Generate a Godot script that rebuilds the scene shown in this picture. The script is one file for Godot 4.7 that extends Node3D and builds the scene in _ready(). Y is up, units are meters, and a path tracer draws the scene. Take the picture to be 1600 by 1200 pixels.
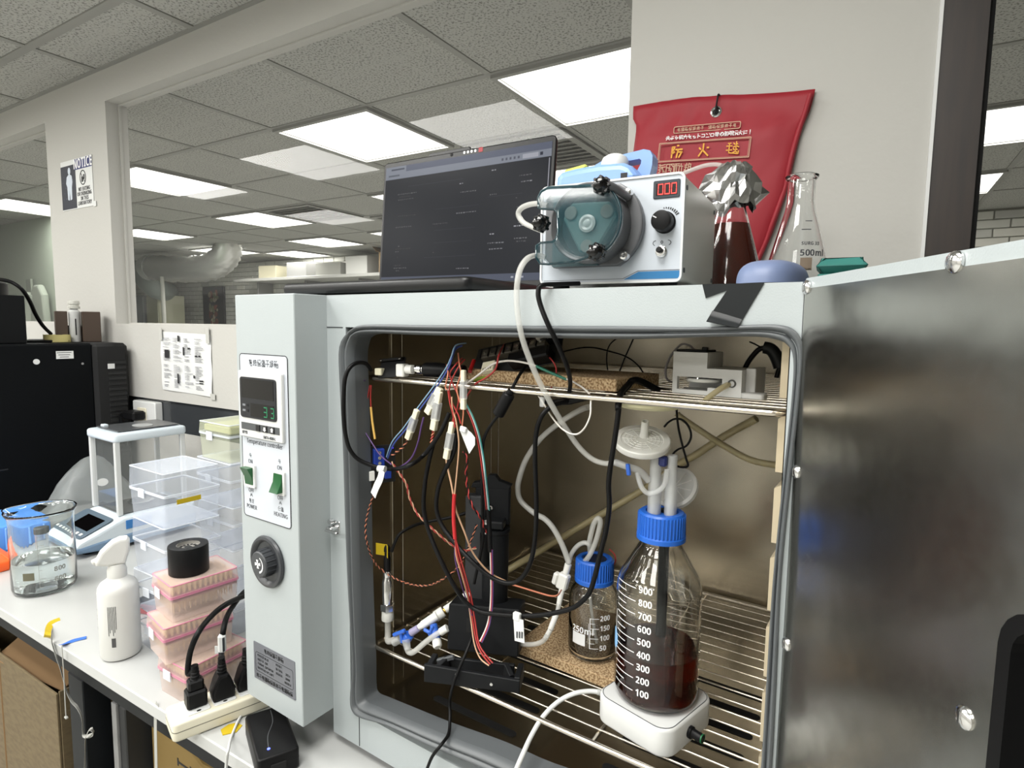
extends Node3D

# ------------------------------------------------------------------ mesh builder
class MB:
	var st := SurfaceTool.new()
	var g := 1

	func _init():
		st.begin(Mesh.PRIMITIVE_TRIANGLES)
		st.set_uv(Vector2.ZERO)
		st.set_smooth_group(-1)

	func flat() -> MB:
		st.set_smooth_group(-1)
		return self

	func smooth() -> MB:
		g += 1
		st.set_smooth_group(g)
		return self

	# counter-clockwise seen from outside
	func tri(a: Vector3, b: Vector3, c: Vector3):
		st.add_vertex(a)
		st.add_vertex(c)
		st.add_vertex(b)

	func quad(a: Vector3, b: Vector3, c: Vector3, d: Vector3):
		tri(a, b, c)
		tri(a, c, d)

	func uvquad(a: Vector3, b: Vector3, c: Vector3, d: Vector3):
		var p := [a, b, c, d]
		var u := [Vector2(0, 1), Vector2(1, 1), Vector2(1, 0), Vector2(0, 0)]
		for i in [0, 2, 1, 0, 3, 2]:
			st.set_uv(u[i])
			st.add_vertex(p[i])
		st.set_uv(Vector2.ZERO)

	# chamfered box, centre c, size s, chamfer r, turned by b
	func box(c: Vector3, s: Vector3, r := 0.0, b := Basis()) -> MB:
		flat()
		var h := s / 2.0
		r = minf(r, minf(h.x, minf(h.y, h.z)) * 0.98)
		var f := func(x: float, y: float, z: float) -> Vector3: return c + b * Vector3(x, y, z)
		for ax in 3:
			for sg: float in [-1.0, 1.0]:
				var q := []
				for k in [[-1, -1], [1, -1], [1, 1], [-1, 1]]:
					var v := Vector3()
					v[ax] = sg * h[ax]
					v[(ax + 1) % 3] = k[0] * (h[(ax + 1) % 3] - r)
					v[(ax + 2) % 3] = k[1] * (h[(ax + 2) % 3] - r)
					q.append(f.call(v.x, v.y, v.z))
				if sg > 0:
					quad(q[0], q[1], q[2], q[3])
				else:
					quad(q[3], q[2], q[1], q[0])
		if r <= 0.0:
			return self
		for ax in 3:
			var i := (ax + 1) % 3
			var j := (ax + 2) % 3
			for si: float in [-1.0, 1.0]:
				for sj: float in [-1.0, 1.0]:
					var q := []
					for k in [[-1, 0], [1, 0], [1, 1], [-1, 1]]:
						var v := Vector3()
						v[ax] = k[0] * (h[ax] - r)
						v[i] = si * (h[i] - (r if k[1] == 1 else 0.0))
						v[j] = sj * (h[j] - (0.0 if k[1] == 1 else r))
						q.append(f.call(v.x, v.y, v.z))
					if si * sj > 0:
						quad(q[3], q[2], q[1], q[0])
					else:
						quad(q[0], q[1], q[2], q[3])
		for sx: float in [-1.0, 1.0]:
			for sy: float in [-1.0, 1.0]:
				for sz: float in [-1.0, 1.0]:
					var a: Vector3 = f.call(sx * h.x, sy * (h.y - r), sz * (h.z - r))
					var d: Vector3 = f.call(sx * (h.x - r), sy * h.y, sz * (h.z - r))
					var e: Vector3 = f.call(sx * (h.x - r), sy * (h.y - r), sz * h.z)
					if sx * sy * sz > 0:
						tri(a, d, e)
					else:
						tri(a, e, d)
		return self

	# body of revolution about y: profile of (radius, height) from the bottom outside upwards; corners over 30 degrees stay sharp
	func lathe(prof: Array, xf := Transform3D(), n := 32) -> MB:
		smooth()
		for i in prof.size() - 1:
			var p: Vector2 = prof[i]
			var q: Vector2 = prof[i + 1]
			if i > 0:
				var o: Vector2 = prof[i - 1]
				if absf((p - o).angle_to(q - p)) > 0.6:
					smooth()
			for k in n:
				var a := TAU * k / n
				var b := TAU * ((k + 1) % n) / n
				var ua := Vector3(cos(a), 0, -sin(a))
				var ub := Vector3(cos(b), 0, -sin(b))
				var p0 := xf * (ua * p.x + Vector3(0, p.y, 0))
				var p1 := xf * (ub * p.x + Vector3(0, p.y, 0))
				var q0 := xf * (ua * q.x + Vector3(0, q.y, 0))
				var q1 := xf * (ub * q.x + Vector3(0, q.y, 0))
				if p.x > 1e-6:
					tri(p0, p1, q1)
				if q.x > 1e-6:
					tri(p0, q1, q0)
		return self

	func cyl(a: Vector3, b: Vector3, r: float, n := 16, r2 := -1.0, ch := 0.0) -> MB:
		if r2 < 0:
			r2 = r
		var l := a.distance_to(b)
		var xf := MB.along(a, b)
		if ch > 0:
			return lathe([Vector2(0, 0), Vector2(r - ch, 0), Vector2(r, ch), Vector2(r2, l - ch), Vector2(r2 - ch, l), Vector2(0, l)], xf, n)
		return lathe([Vector2(0, 0), Vector2(r, 0), Vector2(r2, l), Vector2(0, l)], xf, n)

	static func along(a: Vector3, b: Vector3) -> Transform3D:
		var y := (b - a).normalized()
		var t := Vector3(0, 0, 1) if absf(y.z) < 0.9 else Vector3(1, 0, 0)
		var x := y.cross(t).normalized()
		return Transform3D(Basis(x, y, x.cross(y)), a)

	# smooth path through points
	static func spline(pts: Array, sub := 6) -> Array:
		var out := []
		var n := pts.size()
		for i in n - 1:
			var p0: Vector3 = pts[maxi(i - 1, 0)]
			var p1: Vector3 = pts[i]
			var p2: Vector3 = pts[i + 1]
			var p3: Vector3 = pts[mini(i + 2, n - 1)]
			for k in sub:
				out.append(p1.cubic_interpolate(p2, p0, p3, float(k) / sub))
		out.append(pts[n - 1])
		return out

	func tube(pts: Array, r: float, n := 8, sub := 6, closed_ends := true) -> MB:
		var p := MB.spline(pts, sub) if sub > 1 else pts
		smooth()
		var rings := []
		var x := Vector3()
		for i in p.size():
			var d: Vector3 = (p[mini(i + 1, p.size() - 1)] - p[maxi(i - 1, 0)]).normalized()
			if i == 0:
				x = d.cross(Vector3.UP if absf(d.y) < 0.9 else Vector3.RIGHT).normalized()
			else:
				x = (x - d * d.dot(x)).normalized()
			var y := d.cross(x)
			var ring := []
			for k in n:
				var a := TAU * k / n
				ring.append(p[i] + (x * cos(a) + y * sin(a)) * r)
			rings.append(ring)
		for i in rings.size() - 1:
			for k in n:
				var m := (k + 1) % n
				quad(rings[i][k], rings[i][m], rings[i + 1][m], rings[i + 1][k])
		if closed_ends:
			smooth()
			for k in range(1, n - 1):
				tri(rings[0][0], rings[0][k + 1], rings[0][k])
			smooth()
			for k in range(1, n - 1):
				tri(rings[-1][0], rings[-1][k], rings[-1][k + 1])
		return self

	# flat ribbon of width w and thickness t along points, its width along side
	func ribbon(pts: Array, w: float, t: float, side: Vector3, sub := 4) -> MB:
		var p := MB.spline(pts, sub) if sub > 1 else pts
		var rows := []
		for i in p.size():
			var d: Vector3 = (p[mini(i + 1, p.size() - 1)] - p[maxi(i - 1, 0)]).normalized()
			var s := (side - d * d.dot(side)).normalized() * w / 2
			var nn := s.cross(d).normalized() * t / 2
			rows.append([p[i] - s - nn, p[i] + s - nn, p[i] + s + nn, p[i] - s + nn])
		for k in 4:
			smooth()
			for i in rows.size() - 1:
				quad(rows[i][k], rows[i + 1][k], rows[i + 1][(k + 1) % 4], rows[i][(k + 1) % 4])
		flat()
		quad(rows[0][0], rows[0][1], rows[0][2], rows[0][3])
		var e: Array = rows[-1]
		quad(e[3], e[2], e[1], e[0])
		return self

	# a polygon in x, y (counter-clockwise) drawn out from z0 to z1, edges rounded by bev
	func prism(poly: Array, z0: float, z1: float, xf := Transform3D(), bev := 0.0, steps := 1) -> MB:
		var n := poly.size()
		var off := []
		for i in n:
			var a: Vector2 = (poly[i] - poly[(i + n - 1) % n]).normalized()
			var b: Vector2 = (poly[(i + 1) % n] - poly[i]).normalized()
			var na := Vector2(-a.y, a.x)
			var nb := Vector2(-b.y, b.x)
			off.append((na + nb) / maxf(0.3, 1.0 + na.dot(nb)))
		var rings := []
		var levels := []
		if bev > 0:
			for k in steps + 1:
				var t := PI / 2 * k / steps
				levels.append([bev * (1 - sin(t)), z0 + bev * (1 - cos(t))])
			for k in steps + 1:
				var t := PI / 2 * k / steps
				levels.append([bev * (1 - cos(t)), z1 - bev * (1 - sin(t))])
		else:
			levels = [[0.0, z0], [0.0, z1]]
		for l in levels:
			var r := []
			for i in n:
				var v: Vector2 = poly[i] + off[i] * l[0]
				r.append(xf * Vector3(v.x, v.y, l[1]))
			rings.append(r)
		var brk := []
		for i in n:
			var a: Vector2 = (poly[i] - poly[(i + n - 1) % n])
			var b: Vector2 = (poly[(i + 1) % n] - poly[i])
			brk.append(absf(a.angle_to(b)) > 0.6)
		for j in rings.size() - 1:
			if steps > 1 and bev > 0:
				if j == 0:
					smooth()
			else:
				smooth()
			for i in n:
				if brk[i]:
					smooth()
				var m := (i + 1) % n
				quad(rings[j][i], rings[j][m], rings[j + 1][m], rings[j + 1][i])
		flat()
		var tris := Geometry2D.triangulate_polygon(PackedVector2Array(poly))
		for i in range(0, tris.size(), 3):
			var ids := [tris[i], tris[i + 1], tris[i + 2]]
			if ((poly[ids[1]] - poly[ids[0]]) as Vector2).cross(poly[ids[2]] - poly[ids[0]]) < 0:
				ids = [ids[0], ids[2], ids[1]]
			tri(rings[-1][ids[0]], rings[-1][ids[1]], rings[-1][ids[2]])
			tri(rings[0][ids[0]], rings[0][ids[2]], rings[0][ids[1]])
		return self

	# strip between two closed loops of points
	func skin(a: Array, b: Array, closed := true):
		var n := a.size()
		for i in (n if closed else n - 1):
			var m := (i + 1) % n
			quad(a[i], a[m], b[m], b[i])

	# flat frame: outer and inner loops (same count, counter-clockwise) from z0 to z1
	func frame(outer: Array, inner: Array, z0: float, z1: float, xf := Transform3D()) -> MB:
		var n := outer.size()
		flat()
		for i in n:
			var m := (i + 1) % n
			var o0 := [outer[i], outer[m], inner[m], inner[i]]
			var lo := []
			var hi := []
			for v in o0:
				lo.append(xf * Vector3(v.x, v.y, z0))
				hi.append(xf * Vector3(v.x, v.y, z1))
			quad(hi[0], hi[1], hi[2], hi[3])
			quad(lo[3], lo[2], lo[1], lo[0])
			quad(lo[0], lo[1], hi[1], hi[0])
			quad(lo[2], lo[3], hi[3], hi[2])
		return self

	# pen strokes: "x0y0x1y1... ..." digits on a 0-9 grid, y down; thin raised print in the xy plane
	func strokes(code: String, xf: Transform3D, size: float, w: float, t := 0.0002):
		flat()
		for s in code.split(" ", false):
			for i in range(0, s.length() - 3, 2):
				var a := Vector2(int(s[i]), 9 - int(s[i + 1])) / 9.0 * size
				var b := Vector2(int(s[i + 2]), 9 - int(s[i + 3])) / 9.0 * size
				var d := (b - a).normalized() * w / 2
				if d == Vector2.ZERO:
					d = Vector2(w / 2, 0)
				var nn := Vector2(-d.y, d.x)
				a -= d * 0.7
				b += d * 0.7
				var q := []
				for v: Vector2 in [a - nn, b - nn, b + nn, a + nn]:
					q.append(xf * Vector3(v.x, v.y, t))
				quad(q[0], q[1], q[2], q[3])

	func done() -> ArrayMesh:
		st.generate_normals()
		st.index()
		return st.commit()


static func rrect(w: float, h: float, r: float, k := 5) -> Array:
	var out := []
	for c in [[1, 1, 0.0], [-1, 1, 0.25], [-1, -1, 0.5], [1, -1, 0.75]]:
		for i in k + 1:
			var a: float = TAU * (c[2] + 0.25 * i / k)
			out.append(Vector2(c[0] * (w / 2 - r) + cos(a) * r, c[1] * (h / 2 - r) + sin(a) * r))
	return out


static func ellipse(rx: float, ry: float, n := 32) -> Array:
	var out := []
	for i in n:
		out.append(Vector2(cos(TAU * i / n) * rx, sin(TAU * i / n) * ry))
	return out


static func move(poly: Array, by: Vector2) -> Array:
	return poly.map(func(v): return v + by)


static func X(at := Vector3.ZERO, deg := Vector3.ZERO) -> Transform3D:
	return Transform3D(Basis.from_euler(Vector3(deg_to_rad(deg.x), deg_to_rad(deg.y), deg_to_rad(deg.z))), at)


# ------------------------------------------------------------------ materials
var mats := {}


func mat(key: String, col := Color.WHITE, rough := 0.5, metal := 0.0) -> StandardMaterial3D:
	if mats.has(key):
		return mats[key]
	var m := StandardMaterial3D.new()
	m.resource_name = key
	m.albedo_color = col
	m.roughness = rough
	m.metallic = metal
	mats[key] = m
	return m


func glass(key: String, col := Color(1, 1, 1, 0.04), rough := 0.02) -> StandardMaterial3D:
	if mats.has(key):
		return mats[key]
	var m := mat(key, col, rough)
	m.transparency = BaseMaterial3D.TRANSPARENCY_ALPHA
	m.cull_mode = BaseMaterial3D.CULL_DISABLED
	return m


func solid_glass(key: String, col: Color, scale := 0.033, rough := 0.0) -> StandardMaterial3D:
	if mats.has(key):
		return mats[key]
	var m := mat(key, col, rough)
	m.transparency = BaseMaterial3D.TRANSPARENCY_ALPHA
	m.refraction_enabled = true
	m.refraction_scale = scale
	return m


func glow(key: String, col: Color, e: float) -> StandardMaterial3D:
	if mats.has(key):
		return mats[key]
	var m := mat(key, col, 0.5)
	m.emission_enabled = true
	m.emission = col
	m.emission_energy_multiplier = e
	return m


func noise_tex(freq: float, ramp: Array, size := 512, kind := FastNoiseLite.TYPE_SIMPLEX, octaves := 3, normal := false, seed_ := 1) -> NoiseTexture2D:
	var n := FastNoiseLite.new()
	n.seed = seed_
	n.noise_type = kind
	n.frequency = freq
	n.fractal_octaves = octaves
	var t := NoiseTexture2D.new()
	t.width = size
	t.height = size
	t.seamless = true
	t.noise = n
	if normal:
		t.as_normal_map = true
		t.bump_strength = 2.0
		return t
	var g := Gradient.new()
	var offs := PackedFloat32Array()
	var cols := PackedColorArray()
	for r in ramp:
		offs.append(r[0])
		cols.append(r[1])
	g.offsets = offs
	g.colors = cols
	t.color_ramp = g
	return t


func triplanar(m: StandardMaterial3D, t: Texture2D, scale: float, world := true) -> StandardMaterial3D:
	m.albedo_texture = t
	m.uv1_triplanar = true
	m.uv1_world_triplanar = world
	m.uv1_scale = Vector3.ONE * scale
	return m


# ------------------------------------------------------------------ objects
var used := {}
var ROOM := Transform3D(Basis(Vector3.UP, deg_to_rad(2.8184)), Vector3.ZERO)   # the room stands 2.8 degrees askew to the oven


func numbered(called: String) -> String:
	if not used.has(called):
		used[called] = 0
		return called
	used[called] += 1
	return "%s_%03d" % [called, used[called]]


func tag(o: Node, label: String, category: String, group := "") -> Node3D:
	o.set_meta("label", label)
	o.set_meta("category", category)
	if group:
		o.set_meta("group", group)
	return o


func thing(called: String, label: String, category: String, at := Transform3D(), group := "") -> Node3D:
	var o := Node3D.new()
	o.name = numbered(called)
	add_child(o)
	o.transform = at
	tag(o, label, category, group)
	return o


func part(called: String, m, material: Material, parent: Node, at := Transform3D()) -> MeshInstance3D:
	var o := MeshInstance3D.new()
	o.name = called
	o.mesh = m.done() if m is MB else m
	o.material_override = material
	o.transform = at
	parent.add_child(o, true)
	return o


func single(called: String, label: String, category: String, m, material: Material, at := Transform3D(), group := "") -> MeshInstance3D:
	var o := part(numbered(called), m, material, self, at)
	tag(o, label, category, group)
	return o


func struct(called: String, m, material: Material, at := Transform3D()) -> MeshInstance3D:
	var o := part(numbered(called), m, material, self, at)
	o.set_meta("kind", "structure")
	return o


var fonts := {}


func text(s: String, size: float, material: Material, parent: Node, at: Transform3D, face := "Droid Sans", depth := 0.0003, called := "lettering", bold := false, stretch := 1.0) -> MeshInstance3D:
	return part(called, text_mesh(s, size, face, depth, bold), material, parent, at * Transform3D(Basis.from_scale(Vector3(stretch, 1, 1)), Vector3.ZERO))


func text_mesh(s: String, size: float, face := "Droid Sans", depth := 0.0003, bold := false, left := false) -> TextMesh:
	var key := face + str(bold)
	if not fonts.has(key):
		var f := SystemFont.new()
		f.font_names = PackedStringArray([face])
		if bold:
			f.font_weight = 700
		fonts[key] = f
	var t := TextMesh.new()
	t.font = fonts[key]
	t.text = s
	t.font_size = 32
	t.pixel_size = size / 23.0
	t.depth = depth
	t.curve_step = 3.0
	if left:
		t.horizontal_alignment = HORIZONTAL_ALIGNMENT_LEFT
	return t


# text bent round an upright cylinder of radius r about the y axis; a0 is the angle of its start from +z, growing to +x
func bent_text(s: String, size: float, r: float, a0: float, y: float, material: Material, parent: Node, stretch := 1.0) -> MeshInstance3D:
	var src := text_mesh(s, size, "Droid Sans", 0.0002, true, true).get_mesh_arrays()
	var v: PackedVector3Array = src[Mesh.ARRAY_VERTEX]
	var nn: PackedVector3Array = src[Mesh.ARRAY_NORMAL]
	for i in v.size():
		var a := a0 + v[i].x * stretch / r
		var rr := r + 0.0002 + v[i].z
		nn[i] = Vector3(sin(a), 0, cos(a)) if absf(nn[i].z) > 0.5 else nn[i]
		v[i] = Vector3(sin(a) * rr, y + v[i].y, cos(a) * rr)
	src[Mesh.ARRAY_VERTEX] = v
	src[Mesh.ARRAY_NORMAL] = nn
	src[Mesh.ARRAY_TANGENT] = null
	var am := ArrayMesh.new()
	am.add_surface_from_arrays(Mesh.PRIMITIVE_TRIANGLES, src)
	return part("lettering", am, material, parent)


# a mark of height h and angular width da on a cylinder
func bent_bar(b: MB, r: float, a0: float, a1: float, y0: float, y1: float):
	var n := maxi(2, int(absf(a1 - a0) / 0.12))
	b.smooth()
	for i in n:
		var a := lerpf(a0, a1, float(i) / n)
		var c := lerpf(a0, a1, float(i + 1) / n)
		var p := Vector3(sin(a), 0, cos(a)) * (r + 0.0004)
		var q := Vector3(sin(c), 0, cos(c)) * (r + 0.0004)
		b.quad(p + Vector3(0, y0, 0), q + Vector3(0, y0, 0), q + Vector3(0, y1, 0), p + Vector3(0, y1, 0))


func wire(called: String, label: String, category: String, pts: Array, r: float, material: Material, group := "", n := 6, sub := 6) -> MeshInstance3D:
	return single(called, label, category, MB.new().tube(pts, r, n, sub), material, Transform3D(), group)


# ------------------------------------------------------------------ the scene
func _ready():
	var cam := Camera3D.new()
	cam.name = "camera"
	cam.fov = 66.0167
	cam.near = 0.02
	cam.far = 60.0
	add_child(cam)
	cam.rotation_order = EULER_ORDER_YXZ
	cam.rotation_degrees = Vector3(-5.5544, 34.0089, 0.7651)
	cam.position = Vector3(0, 1.45, 0)
	cam.current = true

	var env := Environment.new()
	env.background_mode = Environment.BG_COLOR
	env.background_color = Color(0, 0, 0)
	env.tonemap_mode = Environment.TONE_MAPPER_LINEAR
	env.tonemap_exposure = 1.0
	env.sdfgi_enabled = true
	env.ssao_enabled = true
	env.ssil_enabled = true
	var we := WorldEnvironment.new()
	we.name = "environment"
	we.environment = env
	add_child(we)

	make_materials()
	lamps()
	ceilings()
	room_shell()
	next_room()
	oven()
	oven_door()
	bench()
	call_rest()


const CEIL := 2.356
const PITCH := 0.6135
const GX := -1.246
const LAMP_POWER := 2.0
const FAR_POWER := 1.35


func make_materials():
	var w := mat("wall_paint", Color(0.70, 0.695, 0.675), 0.75)
	w.normal_enabled = true
	w.normal_texture = noise_tex(0.05, [], 256, FastNoiseLite.TYPE_SIMPLEX, 3, true, 4)
	w.normal_scale = 0.12
	w.uv1_triplanar = true
	w.uv1_scale = Vector3.ONE * 4.0
	var t := mat("ceiling_tile", Color(1, 1, 1), 0.95)
	triplanar(t, noise_tex(0.09, [[0.0, Color(0.36, 0.36, 0.35)], [0.26, Color(0.50, 0.50, 0.48)], [0.33, Color(0.66, 0.66, 0.64)], [1.0, Color(0.70, 0.70, 0.68)]], 512, FastNoiseLite.TYPE_SIMPLEX, 4, false, 7), 1.6)
	t.heightmap_enabled = true
	t.heightmap_texture = noise_tex(0.11, [[0.0, Color.BLACK], [0.35, Color.WHITE], [1.0, Color.WHITE]], 512, FastNoiseLite.TYPE_SIMPLEX, 4, false, 7)
	t.heightmap_scale = 0.12
	mat("grid_metal", Color(0.56, 0.56, 0.54), 0.5)
	mat("oven_paint", Color(0.635, 0.662, 0.668), 0.38)
	var op: StandardMaterial3D = mats.oven_paint
	op.normal_enabled = true
	op.normal_texture = noise_tex(0.12, [], 256, FastNoiseLite.TYPE_SIMPLEX, 2, true, 9)
	op.normal_scale = 0.10
	op.uv1_triplanar = true
	op.uv1_scale = Vector3.ONE * 12.0
	mat("gasket_rubber", Color(0.33, 0.345, 0.355), 0.42)
	var ss := mat("liner_steel", Color(0.68, 0.65, 0.59), 0.26, 1.0)
	ss.roughness_texture = noise_tex(0.02, [[0.0, Color(0.90, 0.90, 0.90)], [1.0, Color(1, 1, 1)]], 256, FastNoiseLite.TYPE_SIMPLEX, 3, false, 3)
	ss.uv1_triplanar = true
	ss.uv1_scale = Vector3.ONE * 3.0
	mat("chrome", Color(0.86, 0.86, 0.86), 0.16, 1.0)
	mat("wire_steel", Color(0.82, 0.79, 0.74), 0.22, 1.0)
	mat("dark_hole", Color(0.02, 0.02, 0.02), 0.8)
	mat("black_plastic", Color(0.06, 0.06, 0.065), 0.42).metallic_specular = 0.3
	mat("black_matte", Color(0.06, 0.065, 0.07), 0.7).metallic_specular = 0.25
	mat("black_rubber", Color(0.05, 0.05, 0.054), 0.45).metallic_specular = 0.3
	mat("grey_plastic", Color(0.28, 0.29, 0.30), 0.45)
	mat("white_plastic", Color(0.80, 0.805, 0.80), 0.4)
	mat("cream_plastic", Color(0.85, 0.83, 0.75), 0.45)
	mat("paper", Color(0.82, 0.825, 0.82), 0.8)
	mat("ink", Color(0.10, 0.10, 0.11), 0.7)
	mat("white_ink", Color(0.90, 0.90, 0.90), 0.6)
	mat("white_top", Color(0.70, 0.705, 0.70), 0.25)
	glass("clear_glass", Color(1, 1, 1, 0.03), 0.0)
	glass("window_glass", Color(1, 1, 1, 0.02), 0.0).metallic_specular = 0.30
	var tube := mat("silicone", Color(0.88, 0.88, 0.86, 0.40), 0.28)
	tube.transparency = BaseMaterial3D.TRANSPARENCY_ALPHA
	var aged := mat("aged_tubing", Color(0.80, 0.75, 0.58, 0.72), 0.3)
	aged.transparency = BaseMaterial3D.TRANSPARENCY_ALPHA
	mat("cardboard", Color(0.405, 0.355, 0.265), 0.85)


func ceiling_light(x0: float, z0: float, label: String, group: String, power: float):
	var c := Vector3(x0 + PITCH / 2, CEIL, z0 - PITCH / 2)
	var t := thing("ceiling_light", label, "light", ROOM * X(c), group)
	var o := MB.new().frame(rrect(0.612, 0.612, 0.004, 1), rrect(0.572, 0.572, 0.004, 1), 0.0, 0.012, X(Vector3.ZERO, Vector3(90, 0, 0)))
	part("frame", o, mats.grid_metal, t)
	part("diffuser", MB.new().box(Vector3(0, 0.004, 0), Vector3(0.575, 0.010, 0.575), 0.001), glow("lamp_glow", Color(1, 1, 0.985), 1.6), t)
	var a := AreaLight3D.new()
	a.name = "panel_light"
	a.area_size = Vector2(0.56, 0.56)
	a.light_color = Color(1.0, 0.993, 0.975)
	a.light_energy = power
	a.area_range = 15.0
	a.area_attenuation = 2.0
	a.shadow_enabled = true
	t.add_child(a)
	a.transform = X(Vector3(0, -0.003, 0), Vector3(-90, 0, 0))


const LAB_LAMPS := [[-1, 0], [1, 0], [3, 0], [5, 0], [-1, 2], [1, 2], [3, 2], [5, 2], [-1, 4], [1, 4], [3, 4], [5, 4]]
const FAR_LAMPS := [[0, 0], [2, 0], [5, 0], [8, 0], [-2, 2], [1, 2], [3, 2], [6, 2], [9, 2], [-2, 4], [5, 4], [7, 4], [10, 4], [9, 5]]
const FAR_LABELS := ["large lit ceiling panel cut off by the wall pier above the red pouch", "large whole lit ceiling panel up left of the laptop", "lit ceiling panel against the left jamb of the large window", "lit ceiling panel seen through the left window", "nearer of the two lit panels seen through the doorway on the right", "lit ceiling panel half hidden between the laptop and the blue bottle", "lit ceiling panel peeping out beside the top left corner of the laptop", "lit ceiling panel in the middle of the large window", "narrow lit panel near the left jamb, above the foil duct", "farther of the two lit panels seen through the doorway on the right", "thin lit panel touching the left edge of the laptop", "thin lit panel above the cartons, left of the laptop", "thin lit panel just above the foil duct", "thinnest lit panel, beside the pale blue hanging sign"]


func lamps():
	for l in LAB_LAMPS:
		ceiling_light(GX - PITCH * l[0], 0.297 + PITCH * l[1], "square lit ceiling panel over the near side of the window wall", "lit panels over the near room", LAMP_POWER)
	for k in FAR_LAMPS.size():
		var l: Array = FAR_LAMPS[k]
		ceiling_light(GX - PITCH * l[0], -1.87 - PITCH * l[1], FAR_LABELS[k], "lit panels beyond the window", FAR_POWER)


func tile_field(ceil: MeshInstance3D, i0: int, i1: int, z_lines: Array, skip: Array):
	var m := MB.new().box(Vector3.ZERO, Vector3(PITCH - 0.026, 0.014, PITCH - 0.026), 0.002).done()
	for i in range(i0, i1):
		for j in z_lines.size() - 1:
			if [i, j] in skip:
				continue
			var zc: float = (z_lines[j] + z_lines[j + 1]) / 2
			var d: float = absf(z_lines[j] - z_lines[j + 1])
			var t := X(Vector3(GX - PITCH * i + PITCH / 2, CEIL + 0.011, zc))
			if absf(d - PITCH) > 0.01:
				t = t * Transform3D(Basis.from_scale(Vector3(1, 1, (d - 0.012) / (PITCH - 0.026))), Vector3.ZERO)
			part("ceiling_tile", m, mats.ceiling_tile, ceil, t)
	var xa := GX - PITCH * (i1 - 1)
	var xb := GX - PITCH * (i0 - 1)
	for z: float in z_lines:
		part("grid_bar", MB.new().box(Vector3((xa + xb) / 2, CEIL + 0.004, z), Vector3(xb - xa, 0.008, 0.028)), mats.grid_metal, ceil)
	var za: float = z_lines[0]
	var zb: float = z_lines[-1]
	for i in range(i0, i1 + 1):
		part("grid_bar", MB.new().box(Vector3(GX - PITCH * (i - 1), CEIL + 0.0045, (za + zb) / 2), Vector3(0.026, 0.0075, absf(zb - za))), mats.grid_metal, ceil)


func ceilings():
	var c := struct("ceiling", MB.new().box(Vector3(-1.6, CEIL + 0.12, 1.0), Vector3(7.6, 0.1, 4.5)), mats.grid_metal, ROOM)
	var zl := [-1.14]
	for k in 7:
		zl.append(-0.93 + PITCH * k)
	var skip := []
	for l in LAB_LAMPS:
		skip.append([l[0], l[1] + 2])
	tile_field(c, -5, 7, zl, skip)
	var f := struct("ceiling", MB.new().box(Vector3(-4.9, CEIL + 0.12, -3.55), Vector3(15.4, 0.1, 4.7)), mats.grid_metal, ROOM)
	zl = [-1.215]
	for k in 7:
		zl.append(-1.87 - PITCH * k + PITCH)
	zl.append(-5.70)
	skip = []
	for l in FAR_LAMPS:
		skip.append([l[0], l[1] + 2])
	tile_field(f, -4, 18, zl, skip)


func opening_box(b: MB, x0: float, x1: float, y0: float, y1: float, z0: float, z1: float):
	b.box(Vector3((x0 + x1) / 2, (y0 + y1) / 2, (z0 + z1) / 2), Vector3(x1 - x0, y1 - y0, absf(z1 - z0)))


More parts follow.
